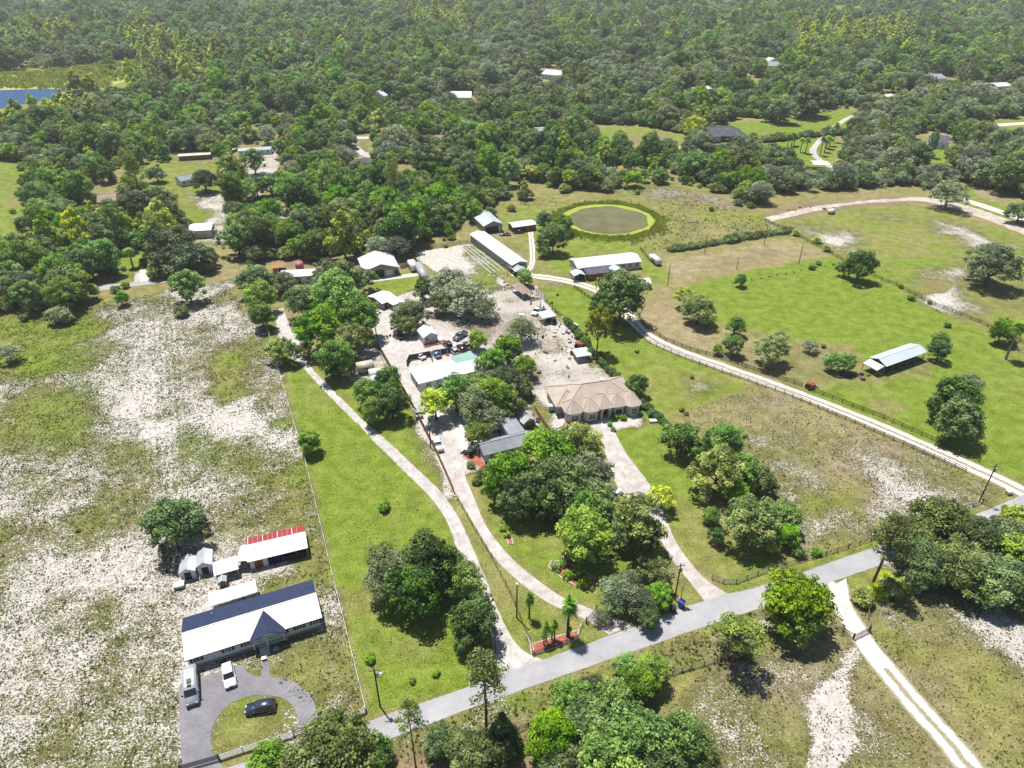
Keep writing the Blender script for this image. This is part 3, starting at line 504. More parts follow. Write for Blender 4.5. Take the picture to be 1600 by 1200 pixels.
poly_sheet('circular_driveway', [(279,1072),(314,1058),(346,1049),(378,1038),(384,1048),(395,1056),(408,1058),(408,1036),(421,1034),(422,1058),(444,1060),(458,1064),(470,1072),(482,1083),(490,1096),(497,1119),(518,1152),
   (487,1170),(466,1128),(464,1114),(458,1103),(448,1094),(436,1089),(420,1086),(400,1086),(383,1089),(367,1095),(354,1104),(343,1115),(334,1130),(329,1149),(331,1174),(362,1218),(296,1240),(283,1196),(280,1130)], 0.020, 'drive_asphalt', 0.05)
sheet('dirt_road', [(1195,340),(1260,324),(1340,314),(1395,311),(1440,306),(1500,316),(1600,352),(1800,430)], [(1203,347),(1278,328),(1355,316.5),(1410,314.5),(1440,313),(1498,327),(1600,366),(1800,450)], 0.02, 'dirt', 0.5)
sheet('pale_drive', [(1478,302),(1530,316),(1600,340),(1760,400)], [(1476,306),(1528,322),(1600,347),(1760,408)], 0.02, 'sand', 0.2)
ribbon('white_path', [(1335,180),(1310,192),(1275,225),(1268,238),(1280,250),(1300,262)], 3.4, 0.03, 'gravel')
ribbon('far_lane', [(540,214),(580,216),(700,208),(800,198)], 5, 0.03, 'sand'); ribbon('far_lane', [(548,214),(556,235),(580,245)], 5, 0.03, 'gravel')
ribbon('far_lane', [(270,240),(330,236),(430,230)], 5, 0.03, 'sand'); ribbon('far_lane', [(885,109),(960,106),(1050,103)], 6, 0.03, 'gravel')
ribbon('far_lane', [(1150,112),(1180,118),(1210,126)], 6, 0.03, 'sand'); ribbon('far_lane', [(1350,160),(1385,150),(1420,144)], 7, 0.03, 'sand'); ribbon('far_lane', [(1550,196),(1610,192),(1700,188)], 6, 0.03, 'sand')
ribbon('side_street', [(80,462),(140,452),(200,445),(262,437)], 4, 0.02, 'asphalt'); ribbon('side_street', [(-100,255),(0,250),(45,248)], 4, 0.02, 'asphalt')
ribbon('white_path', [(232,420),(233,438)], 6, 0.024, 'sand'); ribbon('far_lane', [(1030,236),(1070,230),(1090,225)], 5, .03, 'gravel')
poly_sheet('garden_walk', [(938,655),(950,653),(958,667),(942,669)], 0.03, M['concrete'], 0.0)
# water
def watermat(name, col, rough):
    m, nt, b = ntree(name); tc = N(nt, 'ShaderNodeTexCoord'); n1 = noise(nt, tc.outputs['Object'], 1.2, 3); n0 = noise(nt, tc.outputs['Object'], 0.12, 3)
    L(nt, mixc(nt, rng_(nt, n0, .35, .65), col, tuple(c * .75 for c in col)), b.inputs['Base Color'])
    b.inputs['Roughness'].default_value = rough; b.inputs['IOR'].default_value = 1.33; bump(nt, n1, 0.15, 0.05, b); return m
pc = G(951, 344)
def ell(cx, cy, rx, ry, n=64, amp=.03, seed=3):
    out = []
    for k in range(n):
        t = 2 * pi * k / n; r = 1 + amp * (float(vnoise(5 * cos(t) + 9, 5 * sin(t) + 9, 1.7, seed)) - .5) * 2
        out.append((cx + rx * r * cos(t), cy + ry * r * sin(t)))
    return out
def flat(name, P, z, m):
    me = bpy.data.meshes.new(name); me.from_pydata([(x, y, z) for x, y in P], [], [tuple(range(len(P)))]); me.materials.append(m)
    return tag(put(name, me), kind='structure')
e0 = G(886, 344); e1 = G(1013, 344); t0 = G(950, 322); t1 = G(950, 366)
PR = ((e1[0] - e0[0]) / 2, (t0[1] - t1[1]) / 2); PC = ((e0[0] + e1[0]) / 2, (t0[1] + t1[1]) / 2)
bank = mat('pond_bank_grass', (0.21, 0.28, 0.022), 0.95, 0.3, 0.5, 0.8, col2=(0.28, 0.33, 0.04))
flat('pond_bank', ell(PC[0], PC[1], PR[0] + 5.0, PR[1] + 4.5, amp=.16), 0.03, bank)
flat('pond_water', ell(PC[0], PC[1], PR[0] * .98, PR[1] * .98, amp=.07), 0.06, watermat('pond_water', (0.15, 0.135, 0.04), 0.06))
flat('lake_water', gp([(-400,141),(0,141),(60,139),(136,140),(150,143),(130,148),(60,158),(0,170),(-400,190)]), 0.06, watermat('lake_water', (0.008, 0.055, 0.16), 0.35))
flat('lake_shore', rough_edge(gp([(-300,118),(0,116),(120,112),(225,100),(240,112),(150,143),(0,141),(-300,141)]), 3, 12), 0.03, mat('marsh_grass', (0.34, 0.33, 0.10), 0.95, 0.35, 0.05, 0.5, col2=(0.24, 0.29, 0.06)))
# ================================================================== TREES
def leaf_mesh(name, clumps, size, dens, m, seed, core=0.72, flat=1.0, upb=0.45, tint_sp=0.35, jit=0.5):
    """clumps: (x,y,z,r). Leaf sprays as small quads over every clump, round a small dark-free core of the same leaves"""
    rs = np.random.RandomState(seed); V = []; T = []
    ico = bmesh.new(); bmesh.ops.create_icosphere(ico, subdivisions=1, radius=1.0)
    iv = np.array([v.co[:] for v in ico.verts]); ifc = np.array([[v.index for v in f.verts] for f in ico.faces]); ico.free()
    cv = []; cf = []; ct = []
    for (x, y, z, r) in clumps:
        n = max(12, int(dens * 12.6 * r * r / (size * size)))
        d = rs.normal(size=(n, 3)); d /= np.linalg.norm(d, axis=1)[:, None]
        low = d[:, 2] < -0.35; d[low, 2] *= -1
        rad = r * (0.78 + 0.32 * rs.rand(n))
        c = np.array([x, y, z]) + d * rad[:, None] * np.array([1, 1, flat])
        nm = d + jit * rs.normal(size=(n, 3)) + np.array([0, 0, upb]); nm /= np.linalg.norm(nm, axis=1)[:, None]
        a = np.cross(nm, rs.normal(size=(n, 3))); a /= np.linalg.norm(a, axis=1)[:, None]; b = np.cross(nm, a)
        s = size * (0.55 + 0.75 * rs.rand(n))[:, None] * 0.5; k = (0.55 + 0.4 * rs.rand(n))[:, None]
        V.append(np.stack([c - a * s - b * s * k * .5, c + a * s * .6 - b * s * k, c + a * s + b * s * k * .6, c - a * s * .5 + b * s * k], 1).reshape(-1, 3))
        T.append(np.clip(0.5 + tint_sp * rs.normal() + 0.22 * rs.normal(size=n), 0, 1))
        if core:
            o = len(cv) * 12; cv.append(np.array([x, y, z]) + iv * (r * core * (0.85 + .3 * rs.rand(len(iv), 1))) * np.array([1, 1, flat])); cf.append(ifc + o); ct.append(np.full(len(ifc), 0.4))
    V = np.concatenate(V); T = np.concatenate(T); nq = len(T)
    F = np.arange(nq * 4).reshape(-1, 4)
    loops = F.ravel(); starts = np.arange(nq) * 4; tint = T
    if cv:
        CV = np.concatenate(cv); CF = np.concatenate(cf) + len(V); V = np.concatenate([V, CV])
        starts = np.concatenate([starts, nq * 4 + np.arange(len(CF)) * 3]); loops = np.concatenate([loops, CF.ravel()]); tint = np.concatenate([T] + ct)
    me = bpy.data.meshes.new(name); me.vertices.add(len(V)); me.vertices.foreach_set('co', V.astype(np.float32).ravel())
    me.loops.add(len(loops)); me.loops.foreach_set('vertex_index', loops.astype(np.int32))
    me.polygons.add(len(starts)); me.polygons.foreach_set('loop_start', starts.astype(np.int32)); me.update()
    a = me.attributes.new('tint', 'FLOAT', 'FACE'); a.data.foreach_set('value', tint.astype(np.float32))
    me.materials.append(m); return me
def dome(rs, n, R, H, zc, r0, r1, low=-0.3, irregular=0.25, inner=6):
    out = []; lob = [(rs.rand() * 2 * pi, rs.rand()) for _ in range(4)]
    for i in range(n):
        t = 2 * pi * ((i * 0.618034) % 1 + 0.05 * rs.rand()); u = low + (1 - low) * ((i + .5) / n)
        q = math.sqrt(max(0, 1 - min(1, u) ** 2)); r = r0 + (r1 - r0) * rs.rand()
        k = 1 - irregular * rs.rand() + 0.15 * cos(3 * t + lob[0][0]) + .1 * cos(2 * t + lob[1][0])
        out.append(((R - r * .6) * k * q * cos(t), (R - r * .6) * k * q * sin(t), zc + (H - r * .6) * u * (0.85 + .25 * rs.rand()), r))
    for i in range(inner):
        t = rs.rand() * 2 * pi; q = rs.rand() * R * .45; out.append((q * cos(t), q * sin(t), zc + H * (0.0 + .45 * rs.rand()), r1 * 1.25))
    return out
def trunk_mesh(name, rs, h, rad, tips, m='bark', lean=0.3):
    b = MB(); top = Vector((lean * (rs.rand() - .5) * 2, lean * (rs.rand() - .5) * 2, h))
    b.tube([(0, 0, -.1), (0, 0, .3), top * .55, top], [rad * 1.5, rad * 1.1, rad * .9, rad * .7], 7)
    for t in tips:
        t = Vector(t); mid = top.lerp(t, .5) + Vector((0, 0, .12 * (t - top).length * (1 if rs.rand() > .3 else -1)))
        b.tube([top - Vector((0, 0, h * .1)), mid, t], [rad * .5, rad * .33, rad * .1], 5)
    return b.mesh(name, M[m])
PROTO = {}     # kind -> list of (crown mesh, trunk mesh); CAN: canonical crown radius, crown centre height
CAN = {'oak': (6, 5.2), 'moss': (6, 5.2), 'leaf': (4.5, 5.0), 'olive': (5, 4.8), 'yellow': (3.5, 4.2), 'pine': (3.6, 11.5), 'bush': (1.5, 1.0), 'cedar': (2.2, 3.8), 'palm': (1.9, 6.0), 'darkleaf': (4.5, 4.6), 'cypress': (3.6, 5.5), 'scrub': (3, 2.2), 'bare': (2.6, 3.4), 'palmetto': (1.5, .9), 'fan': (1.5, 3.2), 'darkbush': (1.5, 1.0)}
def pick(cl, k, rs): return [cl[i][:3] for i in rs.choice(len(cl), min(k, len(cl)), replace=False)]
def build_kind(kind, nvar, seed):
    P = []
    for q in range(nvar):
        rs = np.random.RandomState(seed + q * 13)
        if kind in ('oak', 'moss'):
            cl = dome(rs, 52, 6.0, 4.3, 4.3, 0.6, 1.75, -0.4, 0.42, 7)
            P.append((leaf_mesh('crown', cl, .38, .8 if kind == 'oak' else .55, LM[kind], seed + q, .6 if kind == 'oak' else .4, .8), trunk_mesh('trunk', rs, 2.4, .42, pick(cl, 8, rs), 'bark' if kind == 'oak' else 'pale_bark')))
        elif kind in ('leaf', 'olive', 'darkleaf'):
            R = {'leaf': 4.5, 'olive': 5, 'darkleaf': 4.5}[kind]
            cl = dome(rs, 42, R, 4.2, 4.6, .5, 1.4, -0.6, .42, 6)
            P.append((leaf_mesh('crown', cl, .36, .8, LM['dark' if kind == 'darkleaf' else kind], seed + q, .58, .95), trunk_mesh('trunk', rs, 2.2, .26, pick(cl, 7, rs))))
        elif kind == 'yellow':
            cl = dome(rs, 24, 3.5, 2.8, 4.0, .6, 1.2, -0.5, .3, 4)
            P.append((leaf_mesh('crown', cl, .42, .7, LM['yellow'], seed + q, .6, .9), trunk_mesh('trunk', rs, 2.2, .2, pick(cl, 6, rs))))
        elif kind == 'cypress':
            cl = []
            for i in range(26):
                u = rs.rand(); t = rs.rand() * 2 * pi; r = 3.3 * (1 - u) ** .6 * (.4 + .6 * rs.rand()); cl.append((r * cos(t), r * sin(t), 2 + 7.5 * u, .7 + .7 * (1 - u)))
            P.append((leaf_mesh('crown', cl, .5, .8, LM['yellow'], seed + q, .7), trunk_mesh('trunk', rs, 3, .22, [], 'pale_bark')))
        elif kind == 'pine':
            cl = []; tips = []
            for i in range(34):
                u = rs.rand() ** .8; t = rs.rand() * 2 * pi; r = 3.5 * (1 - .75 * u ** 2) * (.35 + .65 * rs.rand()); z = 8.3 + 6.6 * u
                cl.append((r * cos(t), r * sin(t), z, .5 + .5 * rs.rand()))
                tips.append((r * cos(t), r * sin(t), z))
            b = MB(); b.tube([(0,0,-.1), (0,0,.4), (.15,.1,6), (.1,.2,11), (0,.1,15)], [.3,.22,.18,.12,.04], 7)
            for t in tips: z0 = max(7.5, t[2] - 1.0); b.tube([(.1,.15,z0), ((t[0]+.1)*.6, (t[1]+.15)*.6, (z0+t[2])/2 + .1), t], [.07,.05,.02], 4)
            P.append((leaf_mesh('crown', cl, .28, .66, LM['pine'], seed + q, .35, .7, .4, .3, 1.1), b.mesh('trunk', M['pine_bark'])))
        elif kind in ('bush', 'scrub', 'darkbush'):
            R = CAN[kind][0]; cl = dome(rs, 22 if kind == 'scrub' else 14, R, R * .8, R * .45, R * .24, R * .4, -0.2, .35, 3)
            P.append((leaf_mesh('foliage', cl, (.4 if kind == 'scrub' else .26), .8, LM[{'bush': 'leaf', 'scrub': 'olive', 'darkbush': 'dark'}[kind]], seed + q, .7, .9), trunk_mesh('stem', rs, R * .3, R * .05, pick(cl, 4, rs))))
        elif kind == 'cedar':
            cl = [(.9 * (1 - u) * cos(t), .9 * (1 - u) * sin(t), .7 + 6.2 * u, 1.3 * (1 - u) + .35) for u, t in [(rs.rand(), rs.rand() * 6.28) for _ in range(22)]]
            P.append((leaf_mesh('crown', cl, .34, .9, LM['dark'], seed + q, .75), trunk_mesh('trunk', rs, 1.5, .16, [])))
        elif kind in ('palm', 'fan', 'palmetto'):
            th = {'palm': 6.0, 'fan': 3.2, 'palmetto': .5}[kind]; R = CAN[kind][0]; vs = []; fs = []; tn = []
            nf = 30 if kind != 'palmetto' else 26
            for i in range(nf):
                t = 2 * pi * (i * .618 % 1); el = -0.6 + 1.9 * (i / nf) if kind != 'palmetto' else .1 + 1.2 * (i / nf); ln = R * (.8 + .3 * rs.rand())
                for k in range(5):       # leaflets of a fan frond
                    a = t + (k - 2) * .2; p0 = Vector((0, 0, th)); d = Vector((cos(a) * cos(el), sin(a) * cos(el), sin(el)))
                    s = Vector((-sin(a), cos(a), 0)) * .11 * R / 1.9; m1 = p0 + d * ln * .45; tip = p0 + d * ln + Vector((0, 0, -.28 * ln))
                    o = len(vs); vs += [p0, m1 - s, tip, m1 + s]; fs.append((o, o+1, o+2, o+3)); tn.append(min(1, max(0, .2 + .5 * i / nf + .25 * rs.rand())))
            me = bpy.data.meshes.new('crown'); me.from_pydata(vs, [], fs); a = me.attributes.new('tint', 'FLOAT', 'FACE'); a.data.foreach_set('value', tn); me.materials.append(LM['leaf' if kind != 'palmetto' else 'yellow'])
            b = MB(); b.tube([(0,0,-.1), (.03,0,th*.3), (.08,.03,th*.7), (0,0,th)], [.24,.19,.17,.2] if kind != 'palmetto' else [.1]*4, 8)
            P.append((me, b.mesh('trunk', M['pale_bark'] if kind == 'palm' else M['bark'])))
        elif kind == 'bare':
            b = MB()
            def br(p, d, ln, r, lv):
                e = p + d * ln; b.tube([p, p.lerp(e, .5) + Vector((rs.normal()*.06, rs.normal()*.06, 0)) * ln, e], [r, r * .8, r * .55], 4)
                if lv:
                    for _ in range(3 if lv > 1 else 4):
                        nd = (d + Vector(rs.normal(size=3)) * .5).normalized(); br(e, nd, ln * (.6 + .2 * rs.rand()), r * .5, lv - 1)
            br(Vector((0,0,-.1)), Vector((.05,0,1)), 1.8, .13, 4)
            cl = [(rs.normal()*1.2, rs.normal()*1.2, 3.4 + rs.normal()*.8, .35) for _ in range(9)]
            P.append((leaf_mesh('twig_foliage', cl, .22, .3, LM['moss'], seed + q, 0), b.mesh('trunk', M['pale_bark'])))
    PROTO[kind] = P
for i, (k, n) in enumerate([('oak', 5), ('moss', 3), ('leaf', 5), ('olive', 3), ('darkleaf', 3), ('yellow', 2), ('cypress', 2), ('pine', 3), ('bush', 3), ('scrub', 2), ('cedar', 1), ('palm', 2), ('fan', 2), ('palmetto', 2), ('bare', 2), ('darkbush', 3)]):
    build_kind(k, n, 100 + i * 50)
_tc = [0]; PLACED = []
def plant(kind, x, y, s, label, cat='tree', group=None, sz=None, name=None):
    _tc[0] += 1; P = PROTO[kind]; cr, tr = P[_tc[0] % len(P)]
    nm = name or {'oak': 'oak_tree', 'moss': 'mossy_oak_tree', 'leaf': 'leafy_tree', 'olive': 'olive_green_tree', 'darkleaf': 'dark_leafy_tree', 'yellow': 'yellow_green_tree', 'cypress': 'cypress_tree', 'pine': 'pine_tree', 'bush': 'bush', 'scrub': 'scrub_bush', 'cedar': 'cedar_tree', 'palm': 'palm_tree', 'fan': 'fan_palm', 'palmetto': 'palmetto_bush', 'bare': 'bare_tree'}[kind]
    t = thing(nm, label, cat, (x, y, 0), random.uniform(0, 6.28), group, (s, s, s * (sz or 1)))
    put(tr.name.split('.')[0], tr, t); put(cr.name.split('.')[0], cr, t)
    PLACED.append((x, y, CAN[kind][0] * s)); return t
def tree(cx, cy, w, kind, label, cat='tree', group=None, sz=1.0, name=None):
    """crown centre and crown width in the photo -> ground position and scale"""
    R, hc = CAN[kind]; s = 1.0
    for _ in range(5):
        x, y = G(cx, cy, hc * s * sz); s = (w / 2) / PPM(x, y, hc * s * sz) / R
    return plant(kind, x, y, s, label, cat, group, sz, name)
def btree(bx, by, cy, w, kind, label, cat='tree', group=None, name=None):
    """base point, crown centre row and crown width in the photo"""
    R, hc = CAN[kind]; x, y = G(bx, by); h = 1.0
    hs = np.linspace(.5, 30, 300); pr = [PROJ(x, y, v)[1] for v in hs]; h = hs[int(np.argmin([abs(p - cy) for p in pr]))]
    s = (w / 2) / PPM(x, y, h) / R
    return plant(kind, x, y, s, label, cat, group, h / hc / s, name)
T = tree
# west strip and field
T(612,893,105,'oak','left lobe of the big dark oak clump between fence and grey drive'); T(672,878,100,'darkleaf','rear dark tree of the big clump beside the grey drive')
T(648,925,95,'darkleaf','front dark tree of the big clump on the bright grass strip'); T(690,880,70,'oak','oak on the right side of the big clump by the grey drive')
T(728,908,70,'leaf','leafy tree overhanging the grey drive above the wire fence'); T(742,968,82,'darkleaf','dark leafy tree beside the mouth of the grey drive'); T(728,1000,44,'darkleaf','small dark tree at the lower end of the grey drive')
T(482,689,44,'leaf','lone round tree right beside the white fence'); T(600,791,22,'bush','lone small bush in the middle of the bright strip','bush')
T(268,822,92,'darkleaf','dark spreading tree behind the two small sheds'); T(292,806,60,'olive','right lobe tree of the clump behind the small sheds')
T(578,1028,20,'bush','small shrub right of the white fence low on the strip','shrub'); T(681,1052,14,'bush','right one of two small shrubs on the strip near the road','shrub'); T(644,1063,13,'bush','left one of two small shrubs on the strip near the road','shrub')
btree(760,1142,1052,90,'pine','tall pine with a straight trunk on the south verge of the road'); btree(650,1200,1122,52,'pine','sparse pale young pine beside the road near the bottom edge')
T(520,1168,150,'oak','grey green oak at the bottom edge beside the white board fence'); T(420,1188,70,'leaf','bright tree at the bottom edge left of the grey green oak'); T(575,1185,60,'leaf','bright tree at the bottom edge right of the grey green oak')
T(590,1172,50,'darkleaf','dark small tree by the road at the bottom edge'); T(742,1178,105,'oak','round oak at the bottom edge below the tall pine'); T(690,1160,60,'darkleaf','dark tree left of the round oak at the bottom edge')
T(785,1140,58,'cedar','dark conical cedar in front of the tall pine')
for cx, cy, w, k, l in [(860,1150,95,'leaf','leftmost tree of the dense grove at the bottom centre'),(925,1130,105,'oak','tall oak in the middle of the bottom grove'),(890,1090,70,'leaf','leafy tree at the upper left of the bottom grove'),
  (995,1150,110,'leaf','wide leafy tree right of centre in the bottom grove'),(1062,1158,100,'leaf','leafy tree on the right side of the bottom grove'),(1095,1185,75,'oak','oak at the lower right corner of the bottom grove'),(950,1190,110,'leaf','leafy tree cut by the bottom edge in the grove'),
  (870,1195,100,'oak','oak cut by the bottom edge at the left of the grove'),(1030,1200,110,'oak','oak cut by the bottom edge at the right of the grove'),(960,1088,68,'leaf','leafy tree at the top centre of the bottom grove'),(1000,1068,62,'leaf','bright tree at the top of the bottom grove'),
  (1022,1045,58,'leaf','bright tree nearest the road in the bottom grove'),(978,1040,46,'leaf','slender bright tree at the tip of the bottom grove'),(925,1075,50,'olive','olive tree at the upper side of the bottom grove'),(1018,1078,28,'bush','round bush on the right flank of the bottom grove'),(905,1120,70,'olive','olive tree inside the left half of the bottom grove')]:
    T(cx, cy, w, k, l, 'bush' if k == 'bush' else 'tree')
T(1155,992,94,'pine','bushy young pine between road and sandy field',sz=.55); T(1150,1000,60,'olive','low olive tree under the bushy young pine'); T(1247,940,112,'leaf','big round bright tree by the gate of the sand track'); T(1256,966,84,'leaf','lower lobe tree of the round clump by the sand track')
# east grove beyond the sand track
btree(1362,915,836,85,'pine','leaning pine beside the road junction',); T(1425,838,80,'olive','olive tree on the left end of the roadside grove')
for cx, cy, w, k, l in [(1470,815,95,'olive','olive tree at the upper left of the roadside grove'),(1520,838,100,'oak','oak in the middle of the roadside grove'),(1575,840,95,'oak','oak at the right end of the roadside grove'),(1440,872,95,'oak','dark oak in the lower left of the roadside grove'),
  (1500,885,105,'oak','broad oak in the lower middle of the roadside grove'),(1560,900,105,'oak','broad oak in the lower right of the roadside grove'),(1605,870,90,'leaf','bright tree cut by the right edge in the roadside grove'),(1600,925,70,'darkleaf','dark tree at the right edge below the roadside grove'),
  (1400,835,55,'yellow','yellow green tree at the left tip of the roadside grove'),(1545,925,60,'darkleaf','small dark tree on the lower rim of the roadside grove'),(1590,812,60,'yellow','yellow green tree at the right edge above the grove')]:
    T(cx, cy, w, k, l)
for i, (cx, cy, l) in enumerate([(1350,930,'leftmost palmetto clump by the grey fence post'),(1372,922,'second palmetto clump from the grey fence post'),(1392,917,'third palmetto clump from the grey fence post'),(1412,912,'fourth palmetto clump from the grey fence post'),(1430,908,'palmetto clump nearest the roadside grove'),(1385,902,'palmetto clump on the road side of the hedge row')]):
    T(cx, cy, 40, 'palmetto' if i % 2 else 'scrub', l, 'bush', 'palmetto clumps by the road junction')
# front centre
for cx, cy, w, k, l in [(795,742,88,'leaf','leafy tree at the left end of the clump before the tan house'),(848,705,88,'leaf','leafy tree behind the grey roofed building'),(902,698,92,'olive','olive tree in front of the tan house'),(880,755,104,'olive','largest mossy olive tree of the clump before the tan house'),
  (918,738,92,'moss','grey mossy tree beside the pale drive of the tan house'),(815,775,78,'darkleaf','dark tree low in the clump before the tan house'),(930,780,80,'olive','olive tree right of the clump by the parked cars'),(770,745,50,'olive','olive tree at the left tip of the front clump'),
  (915,800,78,'leaf','tall dark green tree on the front lawn'),(912,835,95,'leaf','lower half tree of the dark green pair on the front lawn'),(858,790,60,'darkleaf','dark tree in the shade at the foot of the front clump')]: T(cx, cy, w, k, l)
btree(983,872,805,108,'pine','broad pine with dark trunk beside the east drive'); T(1005,835,70,'darkleaf','dark tree under the broad pine by the east drive'); T(1035,775,44,'yellow','yellow green tree beyond the broad pine'); T(970,838,50,'olive','olive tree left of the broad pine trunk')
T(965,925,72,'moss','grey mossy shrub tree by the power pole'); T(1000,940,66,'moss','lower grey mossy shrub tree near the trash bins'); T(1022,895,62,'olive','olive tree above the grey mossy shrubs'); T(1030,930,48,'leaf','bright shrub tree left of the power pole'); T(1015,965,40,'darkleaf','dark low shrub behind the trash bins','shrub'); T(940,965,30,'moss','small mossy shrub by the middle drive gate','shrub'); T(985,905,50,'moss','upper grey mossy shrub tree above the road')
for i, (cx, cy, w) in enumerate([(869,884,20),(886,898,18),(900,896,24),(912,910,22),(880,880,16),(918,906,18)]):
    T(cx, cy, w, 'bush', ['leftmost clipped shrub in the red mulch bed','low shrub in the middle of the red mulch bed','tall shrub in the middle of the red mulch bed','shrub at the lower end of the red mulch bed','small upper shrub of the red mulch bed','shrub at the right rim of the red mulch bed'][i], 'shrub')
T(885,868,22,'scrub','dark red leaved shrub above the red mulch bed','shrub')
T(786,825,14,'bush','upper shrub of the small round planting on the front lawn','shrub'); T(793,836,12,'bush','lower shrub of the small round planting on the front lawn','shrub')
# row right of the tan house lawn
for cx, cy, w, k, l in [(1066,688,62,'darkleaf','dark tree at the upper end of the lawn row'),(1095,705,50,'darkleaf','second dark tree of the lawn row'),(1135,690,66,'leaf','bright tree on the upper right of the lawn row'),(1123,735,92,'olive','large grey olive tree in the lawn row'),(1165,735,62,'leaf','leafy tree in the middle of the lawn row'),
  (1190,750,52,'olive','thin olive tree facing the dry paddock'),(1150,768,44,'leaf','small leafy tree under the large olive one'),(1172,815,98,'olive','largest olive tree at the lower end of the lawn row'),(1227,805,56,'leaf','bright green tree facing the dry paddock'),(1232,835,44,'leaf','lowest bright tree of the lawn row'),
  (1112,805,32,'leaf','small bright tree on the left flank of the lawn row'),(1120,838,30,'darkleaf','dark small tree on the left flank low in the lawn row')]: T(cx, cy, w, k, l)
T(1248,863,24,'bush','bright bush on the road fence line','bush'); T(1276,862,18,'bush','small bush on the road fence line','bush'); T(1207,855,24,'yellow','yellow green sapling at the foot of the lawn row')
# inside the compound
for cx, cy, w, k, l in [(680,628,58,'yellow','yellow green tree beside the lane of the white building'),(745,628,84,'oak','mossy oak in the middle of the compound'),(712,612,66,'leaf','leafy tree before the white roofed building'),(788,597,76,'oak','oak between the white building and the sandy yard'),(793,545,56,'leaf','round leafy tree by the sandy yard'),
  (815,513,58,'moss','grey green tree at the head of the sandy yard'),(800,635,46,'leaf','leafy tree behind the small greenhouse'),(742,600,60,'oak','oak over the wing of the white compound building'),(820,572,40,'leaf','leafy tree at the edge of the sandy yard'),(760,648,64,'moss','lowest mossy tree of the middle compound grove'),(812,600,46,'oak','oak facing the sandy yard in the compound grove'),(768,565,50,'leaf','leafy tree at the right end of the white building'),(770,620,70,'leaf','leafy tree beside the mossy compound oak'),(747,677,46,'leaf','small round bright tree beside the white truck'),
  (746,530,34,'leaf','upright leafy tree by the parked machines'),(640,488,62,'oak','oak over the small white shed'),(632,505,44,'oak','lower oak beside the small white shed'),(662,450,40,'leaf','small leafy tree above the white shed oak'),
  (700,440,70,'moss','grey mossy tree at the left of the garden plot'),(730,460,80,'moss','largest grey mossy tree of the compound'),(755,480,50,'moss','grey mossy tree beside the pale yard'),(690,470,50,'oak','oak under the grey mossy trees'),
  (607,600,56,'darkleaf','tall dark magnolia beside the wooden fence'),(612,628,58,'darkleaf','lower dark tree beside the wooden fence'),(572,612,48,'leaf','leafy tree left of the dark magnolia'),(582,640,46,'leaf','leafy tree at the foot of the dark magnolia')]: T(cx, cy, w, k, l)
for i, (cx, cy, w, k, l) in enumerate([(525,465,96,'leaf','broad leafy tree in the grove left of the wooden fence'),(560,495,76,'leaf','leafy tree against the wooden fence'),(500,510,80,'leaf','leafy tree in the lower grove left of the fence'),(545,530,66,'olive','olive tree at the lower end of the grove'),(525,557,66,'leaf','bright tree above the beige truck box'),
  (478,468,76,'oak','grey oak beside the sandy end of the west drive'),(525,432,86,'oak','large oak left of the grey workshop'),(560,435,56,'oak','oak touching the grey workshop'),(405,462,56,'leaf','bright tree at the head of the white fence'),(408,490,48,'leaf','lower bright tree at the head of the white fence'),(398,435,66,'oak','oak at the upper end of the white fence'),
  (440,440,50,'oak','oak in front of the white mobile roof'),(443,548,50,'olive','olive tree leaning over the white fence'),(430,545,36,'yellow','yellow green tree crossing the white fence'),(475,545,26,'olive','small olive bush by the west drive'),(590,383,46,'moss','left grey tree behind the workshop'),(620,383,50,'moss','right grey tree behind the workshop'),(470,510,30,'darkleaf','dark small tree by the sandy end of the west drive'),(520,580,30,'darkleaf','low dark tree beside the west drive')]): T(cx, cy, w, k, l)
